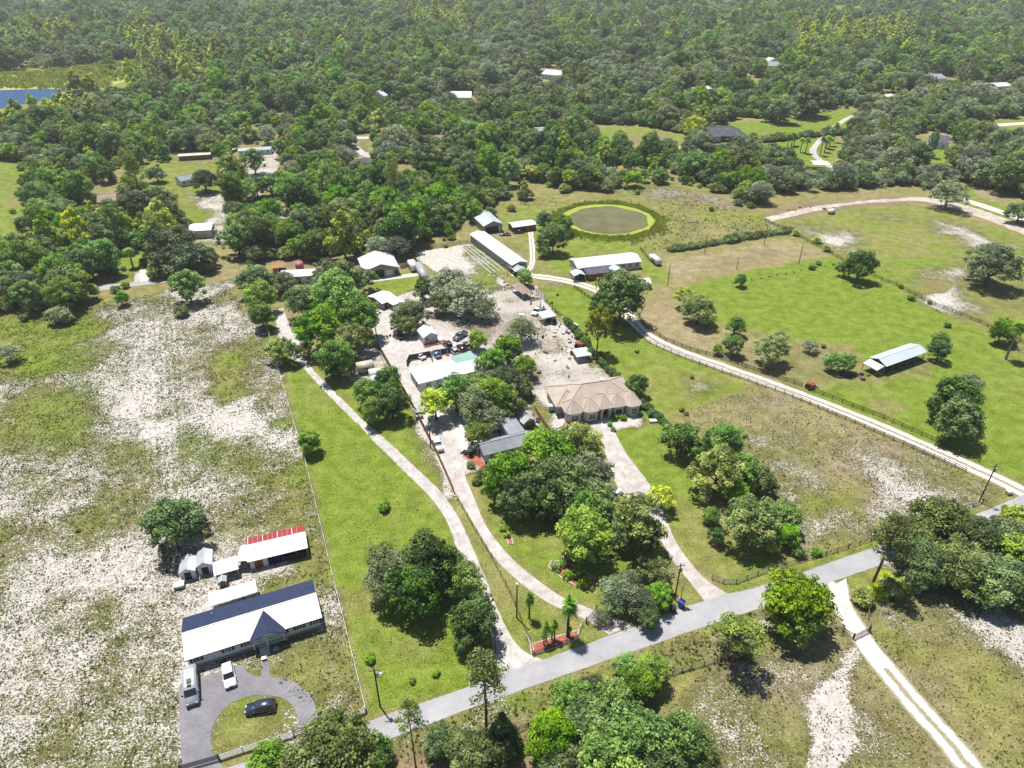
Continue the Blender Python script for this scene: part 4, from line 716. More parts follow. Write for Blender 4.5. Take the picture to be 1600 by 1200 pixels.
# pond area and paddocks
for cx, cy, w, k, l in [(864,372,50,'darkleaf','dark tree left of the pond'),(850,345,30,'darkleaf','upper dark tree left of the pond'),(880,350,34,'leaf','leafy tree beside the pond bank'),(850,388,26,'leaf','small tree at the foot of the pond clump'),(820,432,30,'leaf','small tree at the end of the long white barn'),
  (970,465,92,'darkleaf','big dark round tree by the dirt lane'),(945,475,50,'darkleaf','left lobe tree of the big dark clump by the lane'),(995,603,40,'darkleaf','dark tree right of the tan house'),(990,625,22,'darkleaf','small dark tree at the corner of the tan house'),
  (1093,480,64,'oak','spreading oak at the corner of the bright pasture'),(1070,462,34,'yellow','yellow leaved tree beside the spreading pasture oak'),(1150,508,32,'leaf','upper tree of the slender pair by the lane fence'),(1147,540,36,'darkleaf','dark lower tree of the pair by the lane fence'),(1122,545,18,'leaf','thin sapling by the lane fence'),
  (1205,545,58,'olive','pale olive tree beyond the lane fence'),(1218,530,36,'moss','grey topped tree beside the pale olive one'),(1268,540,28,'moss','small grey twiggy tree in the pasture edge'),(1302,565,32,'leaf','left tree of the pair by the pole barn'),(1322,566,34,'leaf','right tree of the pair by the pole barn'),
  (1158,437,22,'leaf','single small tree on the paddock line'),(1345,415,52,'darkleaf','dark tree on the fence between pastures'),(1320,420,26,'darkleaf','small dark tree left of the pasture fence tree'),(1470,532,30,'leaf','upper part tree right of the pole barn'),(1468,548,36,'darkleaf','dark tree right of the pole barn'),
  (1492,625,80,'darkleaf','large dark tree in the right pasture'),(1497,655,78,'darkleaf','lower lobe tree of the large dark pasture clump'),(1515,600,48,'moss','grey twigged tree at the top of the pasture clump'),(1470,640,44,'olive','olive tree at the left of the pasture clump'),
  (1553,410,92,'oak','big round oak in the northeast pasture'),(1568,515,44,'leaf','leafy tree at the right edge of the pasture'),(1592,512,36,'palm','palm at the right edge of the pasture'),(1485,300,62,'moss','spreading mossy oak on the dirt road'),(1595,330,44,'oak','oak at the right edge by the pale drive')]: T(cx, cy, w, k, l)
for cx, cy, w, l in [(1244,362,20,'left one of three round palms on the pasture line'),(1277,373,21,'middle one of three round palms on the pasture line'),(1292,386,21,'right one of three round palms on the pasture line')]: T(cx, cy, w, 'palmetto', l, 'palm')
for cx, cy, w, l in [(1269,417,12,'small bush right of the dry paddock'),(1279,410,11,'smaller bush right of the dry paddock'),(1111,326,10,'lone bush in the pond field'),(1424,465,13,'bush on the pasture fence left'),(1453,472,9,'little bush on the pasture fence'),(1408,447,10,'round bush on the pasture fence'),(1481,507,13,'bush in the lower pasture corner'),(1472,530,16,'bush near the pole barn tree'),(1287,540,10,'bush beside the grey twiggy tree'),(1583,535,14,'bush under the right edge trees'),(995,547,10,'weed clump in the strip by the tan house'),(1081,588,9,'weed clump in the bright strip'),(1072,645,9,'weed clump at the dry paddock corner')]: T(cx, cy, w, 'bush', l, 'bush')
btree(932,553,508,44,'yellow','lone round headed tree on a tall trunk beside the hedge')
T(1066,640,10,'bush','tiny bush above the dark lawn row','bush')
# left
T(292,445,56,'leaf','round bright bushy tree at the head of the sandy field'); T(345,497,26,'bare','bare twiggy tree in the sandy field'); T(283,485,26,'scrub','grey scrub bush in the sandy field','bush'); T(12,550,42,'moss','grey tree at the left edge of the sandy field'); T(190,465,24,'leaf','small tree at the head of the field')
T(122,828,9,'bush','tiny weed clump in the sandy field','bush'); T(330,706,18,'bare','small bare shrub in the sandy field','shrub'); T(318,280,48,'oak','round dark oak beside the grey shed'); T(243,270,34,'oak','round oak on the rear lawn'); btree(208,418,393,26,'palm','palm with a bare trunk on the left clearing')
T(238,430,16,'bush','round topped shrub by the pale path','shrub'); T(390,462,22,'bush','shrub at the top of the fence','shrub')
for i, (cx, cy, w) in enumerate([(363,325,36),(370,350,40),(350,270,26),(395,250,40),(375,280,30),(345,235,32),(400,290,44)]): T(cx, cy, w, 'leaf' if i % 2 else 'oak', ['leafy tree at the upper end of the rear lot row','oak in the rear lot row','slim oak beside the rear lot lawn','leafy tree before the far trailer','oak in the middle of the rear lot','leafy tree behind the rear lot','oak by the rear scrap pile'][i])
# planted corner with palms
for bx, by, cy, w, l in [(827,966,935,22,'fan palm standing alone on the corner lawn'),(887,995,948,38,'tallest palm in the red mulch bed by the road')]: btree(bx, by, cy, w, 'fan', l, 'palm')
for bx, by, cy, w, l in [(850,1008,990,18,'leftmost small palm of the roadside mulch bed'),(853,1003,978,16,'second small palm of the roadside mulch bed'),(862,1000,982,18,'middle small palm of the roadside mulch bed'),(866,999,975,16,'fourth small palm of the roadside mulch bed'),(890,995,983,10,'dwarf palm beside the tallest palm')]: btree(bx, by, cy, w, 'fan', l, 'palm')
for i, (bx, by, cy) in enumerate([(1230,231,213),(1236,229,210),(1240,228,212),(1250,238,219),(1258,240,219),(1281,243,217),(1291,232,215),(1295,233,218),(1296,228,205),(1302,222,195),(1288,238,221)]):
    btree(bx, by, cy, 15, 'palm', 'sabal palm on the far lawn, ' + ['leftmost of the left trio', 'middle of the left trio', 'right of the left trio', 'left of the middle pair', 'right of the middle pair', 'front one left of the curved drive', 'short one beside the curved drive', 'second beside the curved drive', 'tall one beside the curved drive', 'farthest by the hedge', 'front one right of the pair'][i], 'palm', 'palms on the far lawn')
btree(1452,246,222,16,'leaf','small round tree on the far right lawn')
for bx, cy, w, k, l in [(1265,150,70,'oak','left spreading oak of the far park lawn'),(1222,170,50,'oak','oak between the spreading oaks of the far park'),(1085,195,36,'yellow','yellow green tree left of the dark roofed pool house'),(1120,252,46,'oak','oak in front of the pool house'),(1152,250,40,'moss','mossy oak in front of the pool house')]: T(bx, cy, w, k, l)
# clipped hedge rows
def hedge(pts, n, w, label, kind='bush', cat='hedge', sz=1.0):
    P = gp(pts); t = thing('hedge', label, cat, (P[0][0], P[0][1], 0)); tot = 0
    sg = [hypot(P[i+1][0]-P[i][0], P[i+1][1]-P[i][1]) for i in range(len(P)-1)]
    for i in range(n):
        d = sum(sg) * (i + .5) / n; k = 0
        while k < len(sg) - 1 and d > sg[k]: d -= sg[k]; k += 1
        x = P[k][0] + (P[k+1][0]-P[k][0]) * d / sg[k]; y = P[k][1] + (P[k+1][1]-P[k][1]) * d / sg[k]
        s = w / 2 / 1.5 * random.uniform(.7, 1.3)
        put('shrub', PROTO[kind][i % len(PROTO[kind])][0], t, (x - P[0][0] + random.uniform(-.3,.3), y - P[0][1] + random.uniform(-.3,.3), 0), random.uniform(0, 6), (s, s, s * sz * random.uniform(.7, 1.2)))
    return t
hedge([(886,505),(920,545),(960,590),(1000,632),(1030,657),(1048,676)], 74, 2.3, 'long dark hedge along the fence right of the tan house', 'darkbush', sz=1.25)
hedge([(895,195),(912,205),(932,218)], 12, 5, 'dark clipped hedge beside the far garden', 'scrub'); hedge([(1190,222),(1250,215),(1330,208)], 24, 3.2, 'long low hedge behind the far palms', 'scrub'); hedge([(1165,218),(1200,221),(1240,217)], 12, 3, 'short hedge right of the pool house', 'scrub')
hedge([(1046,392),(1100,384),(1160,374),(1235,361)], 34, 2.2, 'ragged grey brush row above the dry paddock', 'scrub', 'hedge', .8)
hedge([(1140,443),(1240,425),(1320,410)], 14, 1.2, 'thin weeds along the lower paddock line', 'bush', 'hedge', .6)
# ================================================================== BUILDINGS
class Bld:
    """frame of a building: a, b are the photo points of the front eave ends at height h"""
    def __init__(s, name, label, a, b, h, cat='building', group=None):
        A = G(a[0], a[1], h); B = G(b[0], b[1], h); s.L = hypot(B[0]-A[0], B[1]-A[1]); s.r = atan2(B[1]-A[1], B[0]-A[0]); s.A = A; s.h = h
        s.t = thing(name, label, cat, (A[0], A[1], 0), s.r, group)
    def loc(s, px, py, z):
        x, y = G(px, py, z); x -= s.A[0]; y -= s.A[1]; c, q = cos(-s.r), sin(-s.r); return (x * c - y * q, x * q + y * c)
    def box(s, nm, m, *b, label=None, parent=None): return MB().box(*b).obj(nm, m, parent or s.t, label=label)
    def walls(s, m, x0, y0, x1, y1, h, z0=0.0, nm='wall'): return s.box(nm, m, x0, y0, z0, x1, y1, h)
    def gable(s, m, x0, y0, x1, y1, h, rise, ax='x', oh=.35, m2=None, wall=None, panels=0, rp=.5):
        """gable roof, ridge along ax; two slopes as parts, gable ends closed"""
        ym = y0 + (y1 - y0) * rp; xm = x0 + (x1 - x0) * rp; th = .12
        if ax == 'x':
            k = rise / (ym - y0); k2 = rise / (y1 - ym)
            fr = lambda xa, xb: [(xa, y0-oh, h-oh*k+.02), (xb, y0-oh, h-oh*k+.02), (xb, ym, h+rise+.02), (xa, ym, h+rise+.02)]
            bk = lambda xa, xb: [(xb, y1+oh, h-oh*k2+.02), (xa, y1+oh, h-oh*k2+.02), (xa, ym, h+rise+.02), (xb, ym, h+rise+.02)]
            if wall: MB().extr([(y0, h), (y1, h), (ym, h+rise-.14)], 'x', x0+.01, x1-.01).obj('gable', wall, s.t)
            for f, mm in ((fr, m), (bk, m2 or m)):
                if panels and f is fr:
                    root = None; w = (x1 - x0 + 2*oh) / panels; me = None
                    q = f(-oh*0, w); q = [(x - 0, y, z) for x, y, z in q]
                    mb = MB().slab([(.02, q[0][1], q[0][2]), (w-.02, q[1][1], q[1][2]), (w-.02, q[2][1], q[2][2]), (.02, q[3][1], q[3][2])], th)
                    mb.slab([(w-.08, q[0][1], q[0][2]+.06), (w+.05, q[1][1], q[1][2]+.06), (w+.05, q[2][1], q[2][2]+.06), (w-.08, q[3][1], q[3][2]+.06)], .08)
                    me = mb.mesh('roof_panel', M[mm]); me.materials.append(M['beige' if mm == 'glare_metal' else 'grey_metal'])
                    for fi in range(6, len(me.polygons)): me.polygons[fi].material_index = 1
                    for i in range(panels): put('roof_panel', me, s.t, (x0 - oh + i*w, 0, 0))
                else: MB().slab(f(x0-oh, x1+oh), th).obj('roof', mm, s.t)
            MB().box(x0-oh, ym-.12, h+rise-.02, x1+oh, ym+.12, h+rise+.07).obj('ridge_cap', m, s.t)
        else:
            k = rise / (xm - x0); k2 = rise / (x1 - xm)
            if wall: MB().extr([(x0, h), (x1, h), (xm, h+rise-.14)], 'y', y0+.01, y1-.01).obj('gable', wall, s.t)
            MB().slab([(x0-oh, y1+oh, h-oh*k+.02), (x0-oh, y0-oh, h-oh*k+.02), (xm, y0-oh, h+rise+.02), (xm, y1+oh, h+rise+.02)], th).obj('roof', m, s.t)
            MB().slab([(x1+oh, y0-oh, h-oh*k2+.02), (x1+oh, y1+oh, h-oh*k2+.02), (xm, y1+oh, h+rise+.02), (xm, y0-oh, h+rise+.02)], th).obj('roof', m2 or m, s.t)
            MB().box(xm-.12, y0-oh, h+rise-.02, xm+.12, y1+oh, h+rise+.07).obj('ridge_cap', m, s.t)
    def hip(s, m, x0, y0, x1, y1, h, rise, oh=.5, nm='roof', caps=True):
        x0 -= oh; x1 += oh; y0 -= oh; y1 += oh; w = x1-x0; d = y1-y0; e = min(w, d) / 2
        if w >= d: r0, r1 = (x0+e, (y0+y1)/2, h+rise), (x1-e-.01, (y0+y1)/2, h+rise)
        else: r0, r1 = ((x0+x1)/2, y0+e, h+rise), ((x0+x1)/2, y1-e-.01, h+rise)
        c = [(x0,y0,h),(x1,y0,h),(x1,y1,h),(x0,y1,h)]; lo = [(x,y,z-.18) for x,y,z in c]
        V = c + lo + [r0, r1]
        F = [(0,1,9,8),(1,2,9),(2,3,8,9),(3,0,8)] if w >= d else [(0,1,8),(1,2,9,8),(2,3,9),(3,0,8,9)]
        F += [(0,4,5,1),(1,5,6,2),(2,6,7,3),(3,7,4,0),(7,6,5,4)]
        o = MB().add(V, F).obj(nm, m, s.t)
        if caps:
            b = MB(); 
            for a_, b_ in ((c[0], r0), (c[3], r0), (c[1], r1), (c[2], r1), (r0, r1)) if w >= d else ((c[0], r0), (c[1], r0), (c[3], r1), (c[2], r1), (r0, r1)):
                b.tube([(a_[0],a_[1],a_[2]+.02), (b_[0],b_[1],b_[2]+.02)], .15, 5)
            b.obj('ridge_tiles', 'tan_ridge' if m == 'tan_shingle' else m, s.t)
        return o
    def polyroof(s, m, poly, h, apex, z, oh=.0, nm='bay_roof'):
        n = len(poly); V = [(x, y, h) for x, y in poly] + [(x, y, h-.18) for x, y in poly] + [(apex[0], apex[1], z)]
        F = [(i, (i+1) % n, 2*n) for i in range(n)] + [(i, n+i, n+(i+1) % n, (i+1) % n) for i in range(n)] + [tuple(range(n, 2*n))[::-1]]
        if m == 'tan_shingle':
            q = MB()
            for i in range(n-1 if n > 4 else 3): q.tube([(poly[i][0], poly[i][1], h+.03), (apex[0], apex[1], z+.03)], .12, 5)
            q.obj('ridge_tiles', 'tan_ridge', s.t)
        return MB().add(V, F).obj(nm, m, s.t)
    def window(s, x, z, w, h, face='front', y=0.0, shut=None, frame='white_paint', grid=(2,2), label=None, nm='window', glass='glass'):
        """x = left edge along the face, y = face plane"""
        def pt(u, o, zz): return {'front': (u, y - o, zz), 'left': (y - o, u, zz), 'right': (y + o, u, zz), 'back': (u, y + o, zz)}[face]
        def bx(mb, u0, u1, z0, z1, o0, o1):
            a = pt(u0, o0, z0); b = pt(u1, o1, z1); mb.box(min(a[0],b[0]), min(a[1],b[1]), z0, max(a[0],b[0]), max(a[1],b[1]), z1)
        f = MB(); t = .09
        bx(f, x-t, x+w+t, z-t, z, .0, .08); bx(f, x-t, x+w+t, z+h, z+h+t, .0, .08); bx(f, x-t, x, z, z+h, .0, .08); bx(f, x+w, x+w+t, z, z+h, .0, .08)
        for i in range(1, grid[0]): bx(f, x+w*i/grid[0]-.025, x+w*i/grid[0]+.025, z, z+h, .03, .055)
        for i in range(1, grid[1]): bx(f, x, x+w, z+h*i/grid[1]-.025, z+h*i/grid[1]+.025, .03, .056)
        o = f.obj(nm, frame, s.t, label=label); g = MB(); bx(g, x, x+w, z, z+h, .004, .03); g.obj('pane', glass, o)
        if shut:
            for u0 in (x-t-.42, x+w+t+.02): q = MB(); bx(q, u0, u0+.4, z-.05, z+h+.05, .005, .06); q.obj('shutter', shut, o)
        return o
    def door(s, x, w, h, z=0.0, m='white_paint', face='front', y=0.0, label=None, nm='door', handle=True):
        a = MB(); fl = {'front': (x, y-.05, x+w, y-.003), 'left': (y-.05, x, y-.003, x+w), 'right': (y+.003, x, y+.05, x+w)}[face]
        o = a.box(fl[0], fl[1], z, fl[2], fl[3], z+h).obj(nm, m, s.t, label=label)
        if handle:
            q = {'front': (x+w*.82, y-.11, x+w*.88, y-.052), 'left': (y-.11, x+w*.82, y-.052, x+w*.88), 'right': (y+.052, x+w*.82, y+.11, x+w*.88)}[face]
            MB().box(q[0], q[1], z+h*.45, q[2], q[3], z+h*.5).obj('handle', 'grey_metal', o)
        return o
    def posts(s, xs, ys, h, m='white_paint', w=.1, nm='post'):
        me = MB().box(-w/2, -w/2, 0, w/2, w/2, h).mesh(nm, M[m])
        for x in xs:
            for y in ys: put(nm, me, s.t, (x, y, 0))

# ---- white manufactured house ------------------------------------------------
b = Bld('white_house', 'long white house with navy roof, glare painted on front slope, beside the curved drive', (288,1033), (503,965), 2.9, 'house'); Lx = b.L; D = 9.6
b.box('skirt', 'grey_wall', .45, .45, 0, Lx-.45, D-.45, .7); b.walls('siding', .4, .4, Lx-.4, D-.4, 2.98, .7)
b.gable('glare_metal', .4, .4, Lx-.4, D-.4, 2.98, 1.25, 'x', .4, 'navy_metal', 'siding', panels=24)
for k in range(5): MB().box(.42, .372, .95+.38*k, Lx-.42, .398, .965+.38*k).obj('siding_board', 'white_paint', b.t)
MB().box(0, -.05, 2.72, Lx, .0, 2.9).obj('gutter', 'black_metal', b.t)
for px, py in ((307,1027),(356,1012),(385,1002),(467,977),(492,968)):
    x, _ = b.loc(px, py, 2.0); b.window(x-.5, 1.55, 1.0, 1.15, y=.37, shut='shutter')
xa, _ = b.loc(391,994,2.9); xb, _ = b.loc(444,981,2.9); xc = (xa+xb)/2; hw = (xb-xa)/2
z0, zr = 2.98, 4.15; kk = (zr - z0) / hw
mb = MB()
yb = .4 + (zr - 2.98) / (1.25 / (D/2 - .4))   # where the cross ridge meets the main slope
for sg in (-1, 1):
    MB().slab([(xc+sg*(hw+.1), -.75, z0+.02), (xc, -.75, zr+.1), (xc, yb, zr+.1), (xc+sg*(hw+.1), .12, z0+.02)], .12).obj('gable_roof', 'navy_roof', b.t)
MB().extr([(xc-hw+.15, z0), (xc+hw-.15, z0), (xc, zr-.1)], 'y', -.35, .39).obj('gable', 'siding', b.t)
MB().box(xc-hw+.1, -.6, z0-.2, xc+hw-.1, -.35, z0-.02).obj('beam', 'white_paint', b.t)
for x in (xc-hw+.25, xc-.35, xc+hw-.3): MB().box(x-.09, -.56, .8, x+.09, -.38, z0-.2).obj('porch_post', 'white_paint', b.t)
xd, _ = b.loc(405,998,1.8); b.door(xd-.5, 1.0, 2.05, .8, 'white_paint', y=.40); b.window(xd-.3, 1.5, .6, 1.1, y=.34, grid=(1,2))
for px in (423.0,433,442): x, _ = b.loc(px, 993-(px-423)*.33, 2); b.window(x-.42, 1.55, .84, 1.15, y=.37, shut='shutter')
dk = thing('porch_deck', 'wooden porch deck with steps before the white house door', 'porch', (b.A[0], b.A[1], 0), b.r)
x0, y0 = b.loc(404,1013,.75); x1, y1 = b.loc(450,997,.75)
MB().box(x0, y0+.1, .62, x1, .36, .75).obj('deck', 'concrete', dk)
for i in range(int((x1-x0)/.3)): MB().box(x0+i*.3+.01, y0+.08, .752, x0+i*.3+.28, .35, .785).obj('deck_board', 'beige', dk)
for x in (x0+.1, x1-.2, (x0+x1)/2): MB().box(x, y0+.12, 0, x+.1, y0+.22, .62).obj('deck_post', 'wood', dk)
for i in range(4): MB().box(x0+.1, y0-.35-.35*i, .48-.16*i, x0+1.7, y0-.02-.35*i, .56-.16*i).obj('step', 'white_paint', dk)
MB().box(x1-.05, y0+.1, .8, x1+.01, .3, 1.7).obj('side_rail', 'white_paint', dk)
lt = Bld('rear_lean_to', 'white flat lean-to roof behind the white house', (327,946), (402,923), 2.8, 'canopy'); lt.posts((.2, lt.L/2, lt.L-.2), (.2, 2.6), 2.6)
MB().slab([(0, -.2, 2.75), (lt.L, -.2, 2.75), (lt.L, 3.2, 2.6), (0, 3.2, 2.6)], .1).obj('roof', 'white_metal', lt.t)
for x in (b.L*.22,): MB().tube([(x, D-2.2, 3.6), (x, D-2.2, 4.3)], .08, 8).obj('vent_pipe', 'white_paint', b.t)
# ---- red topped barn ---------------------------------------------------------
b = Bld('red_barn', 'long barn with red roof, white glare painted on its flecked front slope', (388,877), (479,855), 2.6, 'barn'); Lx = b.L; D = 6.6
b.box('wall', 'siding', .1, .3, 0, 3.4, D-.2, 2.5); b.box('back_wall', 'grey_wall', 3.4, D-.35, 0, Lx-.1, D-.2, 2.5); b.box('side_wall', 'grey_wall', Lx-.22, .3, 0, Lx-.1, D-.35, 2.5); b.box('floor', 'dark', 3.4, .3, .0, Lx-.22, D-.35, .05)
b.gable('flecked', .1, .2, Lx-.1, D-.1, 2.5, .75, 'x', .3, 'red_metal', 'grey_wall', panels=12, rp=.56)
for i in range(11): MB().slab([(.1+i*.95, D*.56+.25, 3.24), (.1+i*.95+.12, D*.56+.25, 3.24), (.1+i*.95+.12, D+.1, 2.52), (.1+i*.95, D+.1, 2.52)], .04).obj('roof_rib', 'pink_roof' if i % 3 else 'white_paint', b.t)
b.door(.9, 1.6, 1.9, .05, 'red_metal', y=.3, label='bright red shed door'); b.posts((3.5, 6.2, 9.0), (.35,), 2.4, 'wood'); MB().box(6, .32, .9, Lx-.2, .38, 1.0).obj('rail', 'wood', b.t)
MB().box(6, .32, .35, Lx-.2, .38, .45).obj('rail', 'wood', b.t)
for i, x in enumerate((4.0, 4.7, 5.4)): o = MB().tube([(x, 1.2, .05), (x, 1.2, .95)], .28, 12).obj('barrel', 'blue_plastic'); o.parent = None; o.location = (b.A[0], b.A[1], 0); o.rotation_euler = (0, 0, b.r); tag(o, ['blue barrel nearest the red door in the open barn bay','middle blue barrel in the open barn bay','blue barrel deepest in the open barn bay'][i], 'barrel', 'blue barrels in the barn')
# arched carport, low white roof, little box
b = Bld('arched_carport', 'white arched carport against the red topped barn', (368,880), (386,878), 1.9, 'carport'); n = 9; w = b.L + .6
prof = [(w/2 - w/2*cos(pi*i/n), 1.7 + .9*sin(pi*i/n)) for i in range(n+1)]
MB().extr(prof + [(u, z-.08) for u, z in prof[::-1]], 'y', -.3, 4.2).obj('roof', 'white_metal_y', b.t)
b.posts((.15, w-.15), (0, 2, 4), 1.75, 'grey_metal', .07)
b = Bld('low_white_shed', 'low white roofed shed left of the arched carport', (336,898), (371,888), 2.1, 'shed')
b.gable('white_metal', 0, 0, b.L, 3.4, 2.1, .45, 'x', .2, None, 'siding'); b.box('back_wall', 'siding', 0, 3.2, 0, b.L, 3.35, 2.05); b.posts((.1, b.L/2, b.L-.1), (.1,), 2.0); b.box('side_wall', 'siding', 0, .2, 0, .1, 3.2, 2.05)
b = Bld('box_shed', 'small grey box shed in front of the low white roof', (341,910), (353,907), 1.6, 'shed')
b.walls('grey_wall', 0, 0, b.L, 1.8, 1.55); b.gable('grey_metal', 0, 0, b.L, 1.8, 1.55, .3, 'y', .12, None, 'grey_wall'); b.door(.3, .8, 1.3, .05, 'brick_red', handle=False)
for nm, lb, a_, c_, hh in (('small_shed', 'left one of two small gabled sheds behind the dark tree', (279,896), (304,891), 2.2), ('small_shed', 'right taller one of two small gabled sheds behind the dark tree', (306,886), (330,881), 2.5)):
    b = Bld(nm, lb, a_, c_, hh, 'shed'); b.walls('siding', .1, .1, b.L-.1, 3.9, hh); b.gable('grey_metal', .1, .1, b.L-.1, 3.9, hh, .8, 'y', .2, 'white_metal_y', 'siding'); b.door(b.L/2-.6, 1.2, 1.85, .03, 'dark', y=.1)
# ---- tan tiled house ---------------------------------------------------------
b = Bld('tan_house', 'tan tile roofed stucco house with arched entry', (884,646), (1001,629), 3.0, 'house'); Lx = b.L; D = 13.0; h = 3.0; R = 'tan_shingle'
def bay(x0, x1, dy, ch=.9):     # chamfered bay in front of the facade line
    return [(x0, 1.5), (x0, -dy+ch), (x0+ch, -dy), (x1-ch, -dy), (x1, -dy+ch), (x1, 1.5)]
b.walls('stucco', 0.3, 1.0, Lx-.3, D, h); b.hip(R, .3, 1.0, Lx-.3, D, h+.05, 3.5, .5)
b.walls('stucco', -1.2, 4.2, .3, D-.6, h, nm='wing_wall'); b.hip(R, -1.2, 3.6, 6.0, D-.2, h+.08, 2.2, .5, 'wing_roof')
q = [loc for loc in [(Lx*.0, Lx*.27), (Lx*.27, Lx*.48)]]
for i, (x0, x1, dy) in enumerate(((.2, Lx*.22, .6), (Lx*.235, Lx*.44, .9), (Lx*.60, Lx*.80, .4), (Lx*.80, Lx*.985, 1.2))):
    P = bay(x0, x1, dy); MB().prism(P, 0, h-.004*i-.01).obj('bay_wall', 'stucco', b.t)
    cx = (x0+x1)/2; RP = [(x0-.4, 4.5), (x0-.4, -dy+.7), (x0+.7, -dy-.45), (x1-.7, -dy-.45), (x1+.4, -dy+.7), (x1+.4, 4.5)]
    b.polyroof(R, RP, h+.11+.03*i, (cx, 2.3+.1*i), h+2.5)
    ww = (x1-x0)-2.4
    b.window(cx-ww/2, .8, ww, 1.5, y=-dy, frame='trim', grid=(2,1), nm='arched_window')
    MB().extr([(cx + (ww/2+.12)*cos(pi*k/8), 2.38+(.42)*sin(pi*k/8)) for k in range(9)], 'y', -dy-.05, -dy-.004).obj('window_arch', 'trim', b.t)
    MB().box(x0+.9, -dy-.06, .0, x1-.9, -dy-.003, .25).obj('base_trim', 'trim', b.t)
x0, x1 = Lx*.455, Lx*.585; xc = (x0+x1)/2
for xx in (x0, x1-.45): MB().box(xx, -1.0, 0, xx+.45, 1.2, 3.6).obj('entry_wall', 'stucco', b.t)
arch = [(x0+.45, 3.6), (x0+.45, 2.3)] + [(xc - (x1-x0-.9)/2*cos(pi*k/10), 2.3+.95*sin(pi*k/10)) for k in range(1, 10)] + [(x1-.45, 2.3), (x1-.45, 3.6)]
MB().extr(arch, 'y', -1.0, -.6).obj('entry_arch', 'trim', b.t)
b.polyroof(R, [(x0-.6, 5.5), (x0-.6, -1.5), (x1+.6, -1.5), (x1+.6, 5.5)], 3.72, (xc, 2.2), 6.1, nm='entry_roof'); b.box('entry_recess', 'dark', x0+.5, .93, .3, x1-.5, .99, 3.2)
b.door(xc-.8, 1.6, 2.3, .2, 'dark_wood', y=.92); b.box('entry_step', 'concrete', x0-.2, -2.2, 0, x1+.2, .9, .18)
for yy in (5.5, 7.6, 10.2): b.window(yy, .9, 1.1, 1.3, 'left', y=-1.2, frame='trim')
b.door(2.0, .95, 2.1, .05, 'dark', 'left', .3); b.window(3.0, 1.0, .8, 1.2, 'left', y=.3, frame='trim'); b.window(4, .9, 1.2, 1.3, 'right', y=Lx-.3, frame='trim'); b.window(8, .9, 1.2, 1.3, 'right', y=Lx-.3, frame='trim')
cx, cy = b.loc(940, 596, 5.5); b.box('chimney', 'stucco', cx-.4, cy-.4, 3, cx+.4, cy+.4, 6.2); b.box('chimney_cap', 'trim', cx-.5, cy-.5, 6.2, cx+.5, cy+.5, 6.35)
# ---- white compound building -------------------------------------------------
b = Bld('white_office', 'low white metal roofed building along the compound lane', (655,599), (700,588), 2.8, 'building')
b.walls('siding', .1, .1, b.L+8, 8.0, 2.7)
MB().slab([(-.3, -.3, 2.85), (b.L+.3, -.3, 2.85), (b.L+.3, 8.3, 3.15), (-.3, 8.3, 3.15)], .15).obj('roof', 'white_metal_y', b.t)
MB().slab([(b.L+.32, -1.0, 2.95), (b.L+16, -1.0, 2.95), (b.L+16, 4.6, 3.3), (b.L+.32, 4.6, 3.3)], .15).obj('wing_roof', 'white_metal_y', b.t)
b.walls('siding', b.L+8.1, -.6, b.L+15.6, 4.3, 2.8, nm='wing_wall')
for yy in (1, 3.2, 5.6): b.window(yy, 1.0, 1.1, 1.1, 'left', y=.1, shut='shutter')
b.door(2.4, .7, 2.0, .05, 'dark', 'left', .1)
for x in (2, 5): b.window(x, 1, 1.2, 1.1, y=.1)
b = Bld('green_shed', 'pale green metal roofed shed behind the white compound building', (716,570), (745,562), 2.6, 'shed'); b.walls('siding', .1, .1, b.L, 4, 2.5); MB().slab([(-.3,-.5,2.6),(b.L+.3,-.5,2.6),(b.L+.3,4.4,3.2),(-.3,4.4,3.2)],.12).obj('roof','green_metal',b.t); b.window(1,1,1,1,y=.1)
# ---- grey roofed L building --------------------------------------------------
b = Bld('grey_building', 'grey roofed L shaped building behind the round tree', (756,710), (835,690), 2.8, 'building')
b.walls('siding', .2, .2, b.L-.2, 5.0, 2.7); b.gable('grey_shingle', .2, .2, b.L-.2, 5.0, 2.7, 1.3, 'x', .35, None, 'siding')
xw = b.L-4.4; b.walls('siding', xw+.1, 5.05, xw+3.6, 14.5, 2.6, nm='wing_wall'); MB().slab([(xw-.3, 4.6, 3.05), (xw+4.0, 4.6, 3.0), (xw+4.0, 15.2, 3.0), (xw-.3, 15.2, 3.05)], .18).obj('wing_roof', 'grey_shingle', b.t)
b.box('railing', 'dark_wood', xw-.9, 6.5, .1, xw-.7, 13, 1.0); b.window(1, 1.2, 1.1, 1.1, 'left', y=.2, shut='shutter'); b.door(3.2, .9, 2, .05, 'shutter', 'left', .2)
for x in (1.5, 4, 6.5): b.window(x, 1.1, 1, 1.1, y=.2)
b = Bld('greenhouse_shed', 'small gabled metal shed with dark trellis behind the grey roof', (818,662), (836,655), 2.2, 'shed'); b.walls('glass', .1, .1, b.L-.1, 4.4, 2.1); b.gable('grey_metal', .1, .1, b.L-.1, 4.4, 2.15, 1.0, 'y', .2, None, 'siding')
for k in range(5): b.box('trellis_bar', 'white_paint', .1+k*(b.L-.25)/4, .03, 0, .16+k*(b.L-.25)/4, .09, 2.1)
